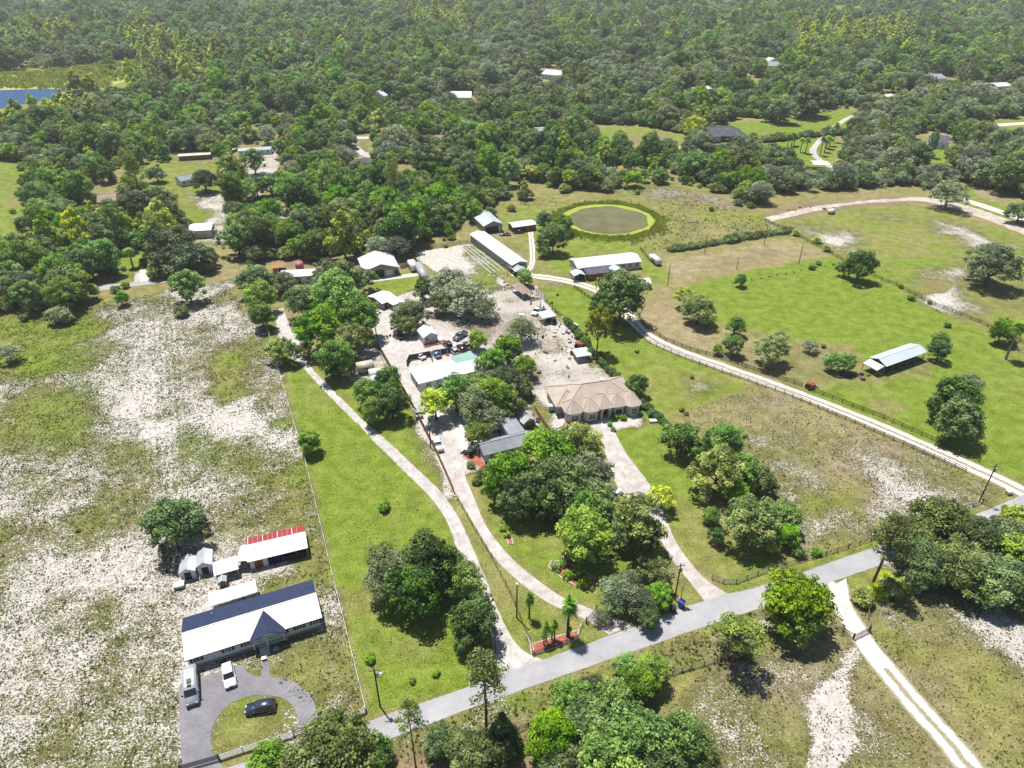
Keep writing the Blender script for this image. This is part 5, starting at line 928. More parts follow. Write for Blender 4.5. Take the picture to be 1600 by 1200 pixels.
# ---- grey workshop -----------------------------------------------------------
b = Bld('workshop', 'grey gabled workshop with open dark door behind the green lawn', (568,424), (623,417), 3.2, 'workshop'); Lx = b.L; D = 13
b.walls('grey_wall', .1, .1, Lx-.1, D, 3.2); b.gable('white_metal', .1, .1, Lx-.1, D, 3.2, 2.0, 'y', .35, 'white_metal', 'grey_wall')
b.door(Lx*.33, 3.0, 2.9, .03, 'dark', y=.1, nm='garage_opening', handle=False); b.door(Lx*.06, 1.2, 2.2, .03, 'dark', y=.1); b.door(Lx*.88, 1.1, 2.2, .03, 'dark', y=.1); b.door(Lx*.62, 2.4, 2.3, .03, 'white_paint', y=.1)
b.box('apron', 'concrete', -1, -3.2, 0, Lx+8, -.1, .08)
for nm, lb, a_, c_, hh, D, ri, rm, wm, ax, extra in [
 ('white_shed', 'white roofed double shed at the foot of the workshop lawn', (597,474), (620,465), 2.4, 8, .8, 'white_metal', 'grey_wall', 'x', 1),
 ('white_cottage', 'little white roofed cottage with red ramp under the oak', (662,527), (684,522), 2.6, 5.5, 1.1, 'white_metal', 'siding', 'y', 2),
 ('long_barn', 'very long white roofed barn beside the garden plot', (800,414), (824,409), 3.4, 36, .9, 'white_metal', 'grey_wall', 'y', 3),
 ('blue_roof_barn', 'pale blue roofed barn near the pond', (756,353), (785,349), 3.4, 16, 1.6, 'blue_metal', 'grey_wall', 'y', 4),
 ('rust_shed', 'rust red long shed with white roof near the pond', (802,355), (838,350), 2.7, 6, .6, 'white_metal', 'rust_red', 'x', 5),
 ('mobile_home', 'long white roofed mobile home with dark porch near the pond', (903,419), (1002,408), 3.0, 9, 1.1, 'white_metal', 'stucco', 'x', 6),
 ('pole_barn', 'open pole barn with pale metal roof in the right pasture', (1385,571), (1447,549), 3.0, 5.2, .9, 'blue_metal', 'dark', 'x', 7),
 ('left_barn', 'white roofed beige barn on the left rear lot', (294,361), (329,359), 3.4, 9, .9, 'white_metal', 'beige', 'x', 8),
 ('grey_cottage', 'grey roofed cottage behind the round dark oak', (282,283), (303,279), 3.0, 8, 1.4, 'grey_shingle', 'siding', 'x', 9),
 ('long_trailer', 'white roofed mobile home behind the large oaks', (437,433), (492,430), 2.8, 6, .4, 'white_metal', 'siding', 'x', 10),
 ('far_trailer', 'long pale trailer at the rear lot road', (278,244), (328,241), 2.6, 5, .4, 'beige', 'rust_red', 'x', 10),
 ('far_trailer', 'grey trailer beside the rear scrap lot', (372,236), (424,233), 2.8, 7, .6, 'grey_metal', 'siding', 'x', 10),
 ('dark_roof_house', 'dark roofed house at the end of the curved lane', (556,258), (580,254), 3.0, 9, 1.6, 'dark_shingle', 'siding', 'x', 9),
 ('pale_blue_shed', 'pale blue roofed shed right of the dark roofed house', (600,258), (612,257), 3.2, 6, .6, 'blue_metal', 'dark', 'x', 0),
 ('brown_house', 'brown roofed house hidden in the central woods', (678,218), (698,218), 3.4, 10, 1.4, 'brown_shingle', 'beige', 'x', 9),
 ('garden_house', 'dark flat house beside the far garden hedge', (842,205), (876,203), 3.2, 10, .8, 'grey_shingle', 'beige', 'x', 9),
 ('white_far_house', 'white roofed house with wings in the far woods', (846,115), (884,119), 4.2, 16, 2.5, 'white_metal', 'siding', 'x', 9),
 ('white_far_house', 'white gabled roof among the central far trees', (703,152), (736,152), 4.2, 14, 3.0, 'white_metal', 'siding', 'x', 0),
 ('far_shed', 'white shed on the far small clearing', (1086,141), (1112,138), 3.2, 9, 1.2, 'white_metal', 'siding', 'x', 0),
 ('far_hip_house', 'dark roofed house by the far clearing', (1140,131), (1176,131), 3.6, 16, 2.4, 'dark_shingle', 'beige', 'x', 9),
 ('far_grey_house', 'grey roofed house at the far right woods', (1192,102), (1225,104), 4, 18, 2.6, 'grey_shingle', 'siding', 'x', 0),
 ('far_grey_house', 'light grey roof deep in the right woods', (1446,124), (1480,122), 4, 16, 2.4, 'grey_shingle', 'siding', 'x', 0),
 ('far_white_house', 'pale roof at the right rim of the woods', (1540,136), (1582,134), 4, 14, 1.6, 'white_metal', 'siding', 'x', 0),
 ('blue_house', 'dark roofed blue house beyond the right far lawn', (1456,222), (1483,224), 3.6, 13, 2.6, 'dark_shingle', 'siding', 'x', 9),
 ('park_canopy', 'white canopy by the curved white drive', (1272,257), (1297,258), 3.2, 8, .3, 'white_metal', 'dark', 'x', 11),
 ('yard_canopy', 'pale canopy at the upper end of the pale yard', (849,497), (868,493), 2.4, 4, .2, 'blue_metal', 'dark', 'x', 11),
 ('yard_canopy', 'pale lean canopy beside the hedge in the sandy yard', (902,557), (923,554), 2.2, 4, .2, 'blue_metal', 'dark', 'x', 11),
 ('brown_carport', 'brown roofed carport at the corner of the pale yard', (817,459), (830,456), 2.4, 8, .2, 'brown_shingle', 'dark', 'x', 11),
 ('little_canopy', 'small white canopy beside the dirt lane', (1000,442), (1017,442), 2.4, 4, .1, 'white_metal', 'dark', 'x', 11),
 ('cottage_shed', 'small gabled shed at the end of the long barn', (806,424), (823,421), 2.4, 6, .9, 'grey_metal', 'dark', 'y', 0),
 ('orange_shed', 'weathered orange shed behind the white mobile roof', (425,419), (443,417), 2.6, 6, .8, 'orange_wood', 'orange_wood', 'x', 0),
 ('purple_roof_house', 'dim purple brown roof among the left oaks', (152,316), (181,313), 4.2, 12, 1.6, 'brown_shingle', 'grey_wall', 'x', 0),
 ('far_tiny_house', 'tiny white roof in the far left woods', (90,32), (106,30), 5, 20, 3, 'white_metal', 'siding', 'x', 0),
 ('far_tiny_house', 'tiny pale roof in the upper central woods', (600,150), (606,148), 6, 12, 3, 'white_metal', 'siding', 'x', 0),
 ('far_tiny_house', 'tiny white roof above the far right grove', (1193,93), (1202,95), 5, 12, 2, 'white_metal', 'siding', 'x', 0)]:
    b = Bld(nm, lb, a_, c_, hh, 'house' if 'house' in nm or 'cottage' in nm or 'home' in nm else ('canopy' if 'canopy' in nm or 'carport' in nm else ('trailer' if 'trailer' in nm else 'shed' if 'shed' in nm else 'barn')))
    Lx = b.L
    if extra in (7, 11):
        nx_ = 6 if extra == 7 else 2; b.posts([.15 + (Lx-.3)*i/(nx_-1) for i in range(nx_)], (.15, D-.15), hh-.05, 'grey_wood' if extra == 7 else 'grey_metal', .14)
        if extra == 7: b.box('back_wall', 'grey_wood', .3, D-.3, 0, Lx*.5, D-.22, 2.2); b.box('stall_wall', 'grey_wood', .4, .3, 0, .5, D-.3, 2.0); b.box('rail', 'grey_wood', .3, .1, 1.1, Lx-.3, .16, 1.25); b.box('floor', 'dark', .3, .3, 0.03, Lx-.3, D-.3, .06)
        b.gable(rm, 0, 0, Lx, D, hh, ri, 'x', .35) if ri > .25 else MB().slab([(-.3,-.3,hh),(Lx+.3,-.3,hh),(Lx+.3,D+.3,hh+ri),(-.3,D+.3,hh+ri)], .12).obj('roof', rm, b.t)
        if extra == 7:
            MB().slab([(-3.2, .2, hh-.9), (-.38, .2, hh-.25), (-.38, D-.2, hh-.25), (-3.2, D-.2, hh-.9)], .1).obj('lean_to_roof', rm, b.t); b.posts((-3.0,), (.4, D-.4), hh-1.0, 'grey_wood', .14)
        continue
    b.walls(wm, .1, .1, Lx-.1, D-.1, hh)
    if nm in ('far_hip_house', 'garden_house'): b.hip(rm, .1, .1, Lx-.1, D-.1, hh+.05, ri, .6, caps=False)
    else: b.gable(rm, .1, .1, Lx-.1, D-.1, hh, ri, ax, .35, None, wm)
    if extra in (9, 10):
        k = max(2, int(Lx / 3.2))
        for i in range(k): b.window(Lx*(i+.3)/k, 1.1, 1.1, 1.2, y=.1)
        b.door(Lx*.5, .95, 2.05, .05, 'brick_red' if extra == 10 else 'white_paint', y=.1)
    if extra == 0: b.window(Lx*.2, 1.0, 1.0, 1.0, y=.1); b.door(Lx*.55, 1.2, 2.1, .03, 'dark', y=.1)
    if extra == 1: MB().slab([(Lx*.3,-3.5,2.2),(Lx+.3,-3.5,2.2),(Lx+.3,-.3,2.45),(Lx*.3,-.3,2.45)],.1).obj('lean_to_roof','white_metal',b.t); b.posts((Lx*.35,Lx),(-3.3,),2.1); b.door(1,1,2,.03,'dark',y=.1)
    if extra == 2: b.door(Lx*.5,1,2,.1,'white_paint',y=.1); b.window(.6,1,.9,1,y=.1); b.box('ramp','rust_red',-.5,-1.8,0,Lx+2,-.1,.25); b.box('ramp_rail','rust_red',-.5,-1.85,.8,Lx+2,-1.8,.9); b.posts([-.4+i*1.6 for i in range(5)],(-1.8,),.8,'rust_red',.08)
    if extra == 3:
        for i in range(8): b.window(3+i*4, 1.2, 1.3, 1.1, 'left', y=.1)
        b.door(Lx/2-1.6, 3.2, 2.9, .03, 'dark', y=.1)
    if extra == 4: b.door(.8, Lx-2.6, 2.6, .03, 'dark', y=.1, nm='open_bay', handle=False); b.door(Lx-1.6, .9, 2.1, .03, 'white_paint', y=.1); b.window(11, 1.4, 1.6, 1.4, 'left', y=.1)
    if extra == 5:
        for i in range(4): b.box('wall_batten', 'dark_wood', .4+i*Lx/4.2, .02, 0, .5+i*Lx/4.2, .09, 2.6)
        b.door(Lx*.4, 1.2, 2, .03, 'dark', y=.1)
    if extra == 8: b.box('lean_wall', 'grey_wall', Lx+.0, 2, 0, Lx+1.2, 5, 2.4); b.door(Lx*.6,1,2,.03,'grey_metal',y=.1)
    if extra == 6:
        for i in (0,1,6,7,8): b.window(1.2+i*2.7, 1.1, 1.1, 1.2, y=.1)
        x0, _ = b.loc(917,428,2.6); x1, _ = b.loc(957,425,2.6)
        MB().slab([(x0,-5.5,2.5),(x1,-5.5,2.5),(x1,-.3,3.1),(x0,-.3,3.1)],.12).obj('porch_roof','dark_shingle',b.t); b.box('porch_wall','rust_red',x0+.3,-5.2,0,x1-.3,-4.9,2.2); b.posts((x0+.2,x1-.2),(-5.3,-2.5),2.4,'dark_wood',.14)
        for u0, u1 in ((x0-5.0, x0-.4), (x1+.4, x1+4.6)):
            MB().slab([(u0,-5,2.3),((u0+u1)/2,-5,3.1),((u0+u1)/2,-.6,3.1),(u0,-.6,2.3)],.1).obj('carport_roof','blue_metal',b.t); MB().slab([((u0+u1)/2,-5,3.1),(u1,-5,2.3),(u1,-.6,2.3),((u0+u1)/2,-.6,3.1)],.1).obj('carport_roof','blue_metal',b.t); b.posts((u0+.1,u1-.1),(-4.9,-.8),2.2,'white_paint',.1)
# dark hipped pool house
b = Bld('pool_house', 'large dark hipped roof house with blue pool on the far lawn', (1096,212), (1166,212), 3.6, 'house'); Lx = b.L
b.walls('siding', 0, 0, Lx, 15, 3.5); b.hip('dark_shingle', 0, 0, Lx, 15, 3.6, 4.0, .6); b.polyroof('dark_shingle', [(2,3),(2,-3.5),(11,-3.5),(11,3)], 3.75, (6.5,1.5), 5.8, nm='wing_roof'); b.box('lanai', 'dark', 12, -.2, 0, 22, -.02, 3.0)
for i in (3, 24, 27): b.window(i, 1, 1.6, 1.4, y=0)
pl = Bld('swimming_pool', 'blue swimming pool on a pale deck before the dark hipped house', (1100,219), (1122,221), 0, 'pool'); pl.box('pool_deck', 'concrete', -2, -3, 0, pl.L+3, 6, .1); pl.box('water', 'pool', 0, -1, .104, pl.L, 4, .14); pl.t.rotation_euler = (0,0,b.r)
# ================================================================== FENCES
PM = {}
def shared(key, fn, m):
    if key not in PM: PM[key] = fn().mesh(key[0], M[m])
    return PM[key]
def fence(name, label, pts, m, h=1.3, rails=3, sp=2.4, rw=.13, pw=.13, solid=False, cat='fence', wire=False, it=0, group=None, maxpost=300):
    P = gp(pts); P = smooth(P, it) if it else P; t = thing(name, label, cat, (P[0][0], P[0][1], 0), 0, group)
    post = shared(('post', m, h, pw), lambda: MB().box(-pw/2, -pw/2, 0, pw/2, pw/2, h + .08), m)
    for i in range(len(P) - 1):
        ax, ay = P[i]; bx_, by_ = P[i+1]; d = hypot(bx_-ax, by_-ay); n = max(1, round(d / sp)); r = atan2(by_-ay, bx_-ax); w = d / n
        for j in range(n + (i == len(P) - 2)):
            x = ax + (bx_-ax) * j / n - P[0][0]; y = ay + (by_-ay) * j / n - P[0][1]
            put('post', post, t, (x, y, 0), r + random.uniform(-.04, .04))
            if j == n: break
            if solid:
                key = ('panel', m, round(w, 1), h); me = shared(key, lambda: MB().box(.08, -.02, .05, w - .08, .02, h - .05).box(.08, -.035, h - .2, w - .08, .035, h - .1).box(.08, -.035, .15, w - .08, .035, .25), m)
                put('panel', me, t, (x, y, 0), r)
            elif wire:
                key = ('wire', m, round(w, 1), h)
                def mk():
                    q = MB()
                    for k in range(5): q.box(.05, -.008, h*(k+.7)/5 - .008, w - .05, .008, h*(k+.7)/5 + .008)
                    return q
                put('wire', shared(key, mk, m), t, (x, y, 0), r)
            else:
                for k in range(rails):
                    key = ('rail', m, round(w, 1), rw)
                    me = shared(key, lambda: MB().box(.02, -.025, -rw/2, w - .02, .025, rw/2), m)
                    put('rail', me, t, (x - sin(r) * (pw/2+.03), y + cos(r) * (pw/2+.03), h * (k + .75) / rails - .02 + random.uniform(-.015, .015)), r)
    return t
fence('white_fence', 'long white board fence dividing sandy field from bright grass strip', [(416,508),(433,575),(452,640),(480,735),(520,905),(571,1111)], 'white_paint', 1.35, 2, 4.8, .22, .16)
fence('white_fence', 'short white four board fence by the road right of the black gate', [(571,1113),(541,1123),(512,1134)], 'white_paint', 1.4, 4, 2.4, .17)
fence('white_fence', 'white four board fence below the curved driveway island', [(459,1150),(417,1164),(380,1175),(344,1187)], 'white_paint', 1.4, 4, 2.4, .17)
def gate(name, label, a, b, m='black_metal', h=1.4, bars=8, rails=3, pw=.2):
    A = G(*a); B = G(*b); d = hypot(B[0]-A[0], B[1]-A[1]); t = thing(name, label, 'gate', (A[0], A[1], 0), atan2(B[1]-A[1], B[0]-A[0]))
    for x in (0, d): MB().box(x-pw/2, -pw/2, 0, x+pw/2, pw/2, h+.25).obj('post', m, t)
    for k in range(rails): MB().box(.12, -.03, .25+(h-.35)*k/(rails-1)-.04, d-.12, .03, .25+(h-.35)*k/(rails-1)+.04).obj('bar', m, t)
    for k in range(bars): x = .15+(d-.3)*k/max(1, bars-1); MB().box(x-.025, -.027, .29, x+.025, .027, h-.14).obj('upright', m, t)
gate('driveway_gate', 'black driveway gate between the two white fences by the road', (459,1149), (511,1134), bars=26); gate('driveway_gate', 'black driveway gate at the bottom left corner', (283,1204), (343,1187), bars=56)
fence('wooden_fence', 'brown wooden privacy fence along the upper compound lane', [(577,452),(583,500),(592,545)], 'wood', 1.9, solid=True)
fence('wooden_fence', 'tall brown wooden fence between grove and compound lane', [(592,545),(612,580),(642,632),(668,682)], 'wood', 1.9, solid=True)
fence('wooden_fence', 'orange wooden fence beside the parked white pickup', [(669,684),(683,712),(698,745),(708,768)], 'orange_wood', 1.9, solid=True)
fence('wire_fence', 'dark wire fence between the grey and the middle drive', [(709,770),(738,822),(768,872),(798,930),(828,1003),(832,1024)], 'black_metal', 1.4, wire=True, sp=2.6, pw=.1)
fence('corner_fence', 'low pale rail fence round the red mulch bed corner', [(823,999),(834,1022)], 'white_paint', 1.1, 2, 2.4)
fence('corner_fence', 'dark rail fence along the front of the red mulch bed', [(834,1024),(868,1012),(903,998)], 'brick_red', 1.0, 3, 2.4)
fence('corner_fence', 'pale rail fence at the right end of the mulch bed', [(903,998),(906,985),(910,977)], 'white_paint', 1.1, 2, 1.6)
fence('white_board_fence', 'pale white fence left of the beige box', [(556,540),(590,537)], 'white_paint', 1.8, solid=True)
gate('middle_drive_gate', 'dark iron gate standing across the middle drive', (916,974), (932,955), bars=6)
fence('wooden_fence', 'brown wooden fence left of the tan house', [(836,642),(848,662),(860,678)], 'orange_wood', 1.7, solid=True); fence('yard_fence', 'black yard fence behind the white compound building', [(636,572),(640,563),(672,557),(676,566)], 'black_metal', 1.9, solid=True); fence('yard_fence', 'black yard fence behind the green shed', [(678,556),(710,550)], 'black_metal', 1.9, solid=True)
fence('yard_fence', 'dark fence at the head of the sandy yard', [(830,533),(850,525)], 'dark_wood', 1.6, 3); fence('yard_fence', 'dark line fence along the garden plot and yard', [(765,456),(800,452)], 'dark_wood', 1.5, 3); fence('yard_fence', 'dark fence right of the pale yard down to the hedge', [(826,445),(850,470),(886,506)], 'dark_wood', 1.5, 2)
fence('garden_fence', 'dark fence along the garden plot head', [(642,392),(700,385),(738,380)], 'dark_wood', 1.6, 3); fence('garden_fence', 'dark fence left of the garden plot', [(642,392),(655,420),(668,438)], 'dark_wood', 1.6, 3)
fence('workshop_fence', 'pale fence right of the workshop', [(626,420),(645,414)], 'beige', 1.8, solid=True)
fence('lane_fence', 'dark brown three board fence on the lower side of the dirt lane', [(897,450),(925,470),(960,492),(985,514),(1015,537),(1060,557),(1115,578),(1225,616),(1380,682),(1508,738)], 'dark_wood', 1.35, 3, 2.5, .15)
fence('lane_fence', 'dark brown three board fence on the upper side of the dirt lane', [(995,492),(1012,515),(1040,533),(1078,548),(1140,566),(1190,584),(1253,604)], 'dark_wood', 1.35, 3, 2.5, .15)
fence('lane_fence', 'dark brown board fence beyond the lane gap towards the road', [(1258,608),(1300,624),(1380,655),(1470,695),(1530,722)], 'dark_wood', 1.35, 3, 2.5, .15)
fence('pasture_fence', 'dark fence between the bright pasture and the northeast pasture', [(1240,366),(1300,398),(1345,425),(1400,447),(1460,478),(1530,505),(1620,548)], 'dark_wood', 1.3, 3, 2.8, .14)
fence('pasture_fence', 'dark fence from the woods down to the round palms', [(1195,345),(1215,355),(1243,367)], 'dark_wood', 1.3, 3, 2.8, .14)
fence('paddock_fence', 'grey fence under the brush row above the dry paddock', [(1043,396),(1240,366)], 'grey_wood', 1.2, 2, 2.8, .12)
fence('road_fence', 'grey brown fence curving along the road beside the east drive', [(1112,905),(1130,912),(1150,912),(1200,893),(1225,886)], 'grey_wood', 1.3, 3, 2.4, .12)
fence('road_fence', 'dark thin fence along the road below the dry paddock', [(1228,885),(1290,868),(1360,846),(1440,818),(1535,786)], 'dark_wood', 1.1, 2, 2.8, .08)
fence('south_fence', 'grey fence south of the road beside the bushy pine', [(1050,1055),(1080,1046),(1120,1034),(1140,1028)], 'grey_wood', 1.3, 3, 2.4, .12)
fence('south_fence', 'short dark fence left of the bottom grove', [(806,1145),(845,1130)], 'dark_wood', 1.3, 3, 2.4, .1)
fence('south_fence', 'pale fence running down from the south verge corner', [(805,1145),(812,1165),(815,1200)], 'grey_wood', 1.2, 2, 2.4, .1)
fence('track_fence', 'grey two board fence from palmettos to the sand track gate', [(1353,948),(1356,968),(1357,985)], 'grey_wood', 1.4, 2, 2.4, .16); fence('track_fence', 'dark fence left of the sand track gate', [(1296,982),(1316,990),(1332,998)], 'dark_wood', 1.3, 3, 2.0, .14)
gate('track_gate', 'dark metal farm gate across the sand track', (1333,999), (1358,987), 'black_metal', 1.3, 3, 4)
fence('pond_field_fence', 'dark fence beside the mobile home near the pond', [(1000,390),(1012,404),(1022,415)], 'dark_wood', 1.3, 3, 2.4, .12)
# ================================================================== POLES AND WIRES
def pole(px, py, h, label, arm=True, group=None, nm='utility_pole', r=.15):
    x, y = G(px, py); t = thing(nm, label, 'utility pole', (x, y, 0), random.uniform(0, .3), group)
    MB().tube([(0,0,-.1), (0,0,h*.5), (0,0,h)], [r, r*.85, r*.7], 8).obj('post', 'dark_wood' if nm == 'utility_pole' else 'grey_metal', t)
    if arm: MB().box(-.9, -.06, h-.7, .9, .06, h-.55).obj('cross_arm', 'wood', t)
    if arm: MB().tube([(.32, 0, h-2.1), (.32, 0, h-1.2)], .22, 10).obj('transformer', 'grey_metal', t)
    return (x, y, h)
P1 = pole(594, 1104, 9.8, 'dark power pole with street light on the verge near the white fence'); P2 = pole(1054, 937, 9.5, 'power pole beside the trash bins and the east drive', True); P3 = pole(1530, 784, 10.5, 'power pole at the right where lane meets road', True)
P4 = pole(807.5, 965.5, 8.7, 'pale topped lamp pole on the triangular lawn', False); P5 = pole(774, 1022, 7, 'thin pole by the mouth of the grey drive', False)
lt = thing('street_light', 'white street lamp head on the pole near the white fence', 'street light', (P1[0], P1[1], 8.6)); MB().tube([(0,0,0),(.5,-.1,.3),(1.0,-.2,.3)], .05, 6).obj('arm', 'grey_metal', lt); MB().tube([(1.0,-.2,.32),(1.0,-.2,.1)], [.2,.3], 10).obj('lamp_shade', 'white_paint', lt)
lt = thing('street_light', 'pale lamp on top of the pole in the triangular lawn', 'street light', (P4[0], P4[1], 8.7)); MB().tube([(0,0,.02),(0,0,.3)], [.16,.22], 10).obj('lamp_shade', 'white_paint', lt); MB().tube([(0,0,.2),(-.6,.6,.5)], .04, 6).obj('arm', 'white_paint', lt)
pole(1062, 945, 5.0, 'short leaning pole beside the blue bin', False, r=.09)
PA = pole(1043, 447, 8.5, 'pole with a pale box by the dirt lane', False); PB = pole(1101, 396, 7.5, 'pole at the left rear of the dry paddock', False); PC_ = pole(1194, 382, 7.5, 'pole at the right rear of the dry paddock', False); PD = pole(1248, 412, 8, 'pole at the right front of the dry paddock', False); pole(1151, 420, 4.5, 'short pole in the middle of the dry paddock', False, r=.12); pole(576, 500, 7, 'pole beside the upper lane wooden fence', False)
pole(673, 700, 9, 'pole in the shade beside the white pickup', False); pole(1450, 246, 8, 'thin pole on the far right lawn', False, r=.3)
def wire(a, b, label, sag=1.0, r=.013, off=0):
    t = thing('power_line', label, 'power line', a); A = Vector(a); B = Vector(b); n = 14
    pts = [(A.lerp(B, i/n) - A + Vector((0, off, -sag * 4 * (i/n) * (1 - i/n)))) for i in range(n+1)]
    me = MB().tube(pts, r, 4).mesh('wire', M['black_metal']); o = put('wire', me, t)
P0 = (-75.0, 49.5, 9.8)
for k, (dz, of) in enumerate(((-.1, .0), (-.6, .4), (-2.4, .15))):
    nm = ['top', 'second', 'lowest'][k]
    wire((P0[0], P0[1], 9.8+dz), (P1[0], P1[1], 9.8+dz), nm + ' power line crossing the curved drive at the bottom left', 1.0, off=of)
    wire((P1[0], P1[1], 9.8+dz), (P2[0], P2[1], 9.5+dz), nm + ' power line from the street light pole to the pole by the bins', 1.2, off=of)
    wire((P2[0], P2[1], 9.5+dz), (P3[0], P3[1], 10.5+dz), nm + ' power line from the pole by the bins to the right hand pole', 1.6, off=of)
    wire((P3[0], P3[1], 10.5+dz), (P3[0]+65, P3[1]+23, 10+dz), nm + ' power line leaving the right hand pole', 1.4, off=of)
x, y = G(1432, 28); t = thing('radio_mast', 'thin pale lattice mast standing in the far right woods', 'mast', (x, y, 0)); 
for sx, sy in ((-1,-.6),(1,-.6),(0,1)): MB().tube([(sx*.9, sy*.9, 0), (sx*.5, sy*.5, 62)], .16, 4).obj('mast_leg', 'white_paint', t)
for z in range(3, 62, 5): MB().add([(-.9,-.54,z),(.9,-.54,z),(.9,-.54,z+.25),(-.9,-.54,z+.25),(0,.9,z),(0,.9,z+.25)], [(0,1,2,3),(1,4,5,2),(4,0,3,5)]).obj('brace', 'white_paint', t)
# ================================================================== VEHICLES
def wheel(t, x, y, r, w=.24):
    o = MB().tube([(0, -w/2, 0), (0, w/2, 0)], r, 14).obj('wheel', 'tyre', t, loc=(x, y, r)); s = 1 if y > 0 else -1
    MB().tube([(0, s*(w/2-.02), 0), (0, s*(w/2+.015), 0)], r*.6, 10).obj('rim', 'rim', o)
def frust(b, x0, x1, x2, x3, y0, y1, z0, z1):
    """glasshouse: bottom x0..x3 at z0, top x1..x2 at z1, half widths y0 (bottom) y1 (top)"""
    return b.add([(x0,-y0,z0),(x3,-y0,z0),(x3,y0,z0),(x0,y0,z0),(x1,-y1,z1),(x2,-y1,z1),(x2,y1,z1),(x1,y1,z1)], [(0,3,2,1),(4,5,6,7),(0,1,5,4),(1,2,6,5),(2,3,7,6),(3,0,4,7)])
def bevelled(b, m, name, parent, w=.07):
    me = b.mesh(name, M[m]); bm = bmesh.new(); bm.from_mesh(me); bmesh.ops.bevel(bm, geom=bm.edges[:], offset=w, segments=2, affect='EDGES', clamp_overlap=True); bm.to_mesh(me); bm.free()
    for p in me.polygons: p.use_smooth = True
    return put(name, me, parent)
def car(front, rear, kind, m, label, cat=None, z=0.02, group=None, name=None):
    A = G(*front, .5); B = G(*rear, .5); x, y = (A[0]+B[0])/2, (A[1]+B[1])/2; r = atan2(A[1]-B[1], A[0]-B[0])
    t = thing(name or {'suv': 'suv', 'sedan': 'car', 'pickup': 'pickup_truck', 'van': 'camper_van'}[kind], label, cat or {'suv': 'car', 'sedan': 'car', 'pickup': 'pickup', 'van': 'van'}[kind], (x, y, z), r, group)
    LN, WD, HT = {'suv': (4.7, 1.88, 1.72), 'sedan': (4.6, 1.82, 1.45), 'pickup': (5.7, 1.98, 1.85), 'van': (6.6, 2.1, 2.75)}[kind]; h = LN/2; w = WD/2
    if kind in ('suv', 'sedan'):
        zb = .95 if kind == 'suv' else .85
        prof = [(-h, .42), (-h, zb-.02), (-h+.25, zb+.02), (h-1.35, zb+.03), (h-.15, zb-.14), (h, zb-.3), (h, .4), (h-.3, .26), (-h+.3, .26)]
        bevelled(MB().extr(prof, 'y', -w, w), m, 'body', t, .06); xr = -h+.1 if kind == 'suv' else -h+.85
        frust(MB(), xr, xr+.35, h-2.05, h-1.4, w-.06, w-.22, zb+.0, HT-.06).obj('glass_house', 'glass', t)
        bevelled(frust(MB(), xr+.28, xr+.36, h-2.12, h-2.0, w-.18, w-.24, HT-.09, HT), m, 'roof', t, .03)
        for s in (-1, 1):
            for xx in (h-1.72, -.15, xr+.5): MB().add([(xx-.05, s*(w-.05), zb), (xx+.05, s*(w-.05), zb), (xx-.08 if xx > 0 else xx+.05, s*(w-.20), HT-.08), (xx-.18 if xx > 0 else xx-.05, s*(w-.20), HT-.08)], [(0,1,2,3)]).obj('pillar', m, t)
            MB().box(h-.25, s*(w-.45)-.18, zb-.33, h+.01, s*(w-.45)+.18, zb-.18).obj('headlight', 'lamp', t); MB().box(-h-.012, s*(w-.3)-.14, zb-.3, -h+.1, s*(w-.3)+.14, zb-.05).obj('tail_light', 'tail', t)
            MB().box(h-1.55, min(s*w, s*(w+.18)), zb+.03, h-1.4, max(s*w, s*(w+.18)), zb+.18).obj('mirror', m, t)
            if kind == 'suv': MB().box(xr+.5, s*(w-.34)-.02, HT+.003, h-2.3, s*(w-.34)+.02, HT+.06).obj('roof_rail', 'black_metal', t)
            for xx in (h-.9, -h+.9): wheel(t, xx, s*(w-.1), .35)
        MB().box(h-.02, -w+.7, .48, h+.015, w-.7, zb-.2).obj('grille', 'black_metal', t)
    elif kind == 'pickup':
        bevelled(MB().extr([(-h, .5), (-h, .75), (h-1.5, 1.12), (h-.1, 1.02), (h, .5), (h-.2, .4), (-h+.2, .4)], 'y', -w, w), m, 'body', t, .05)
        for s in (-1, 1): MB().box(-h+.02, min(s*w, s*(w-.1)), .6, -h+2.0, max(s*w, s*(w-.1)), 1.15).obj('bed_side', m, t)
        MB().box(-h, -w+.1, .7, -h+.08, w-.1, 1.15).obj('tailgate', m, t); MB().box(-h+.08, -w+.1, .76, -h+2.0, w-.1, .80).obj('bed_floor', 'black_metal', t)
        bevelled(MB().box(-h+2.0, -w+.02, .7, h-1.5, w-.02, 1.17), m, 'cab', t, .04)
        frust(MB(), -h+2.05, -h+2.2, h-2.2, h-1.55, w-.07, w-.22, 1.15, HT-.06).obj('glass_house', 'glass', t); bevelled(frust(MB(), -h+2.12, -h+2.2, h-2.25, h-2.15, w-.18, w-.24, HT-.1, HT), m, 'roof', t, .03)
        for s in (-1, 1):
            for xx in (h-1.86, -.1, -h+2.2): MB().add([(xx-.05, s*(w-.06), 1.15), (xx+.05, s*(w-.06), 1.15), (xx-.1, s*(w-.2), HT-.09), (xx-.2, s*(w-.2), HT-.09)], [(0,1,2,3)]).obj('pillar', m, t)
            MB().box(h-.15, s*(w-.3)-.18, .75, h+.01, s*(w-.3)+.18, .95).obj('headlight', 'lamp', t); MB().box(-h-.012, s*(w-.1)-.08, .7, -h, s*(w-.1)+.08, 1.05).obj('tail_light', 'tail', t)
            for xx in (h-1.0, -h+1.15): wheel(t, xx, s*(w-.1), .4, .28)
            MB().box(h-1.9, min(s*w, s*(w+.2)), 1.15, h-1.75, max(s*w, s*(w+.2)), 1.35).obj('mirror', 'black_metal', t)
    else:
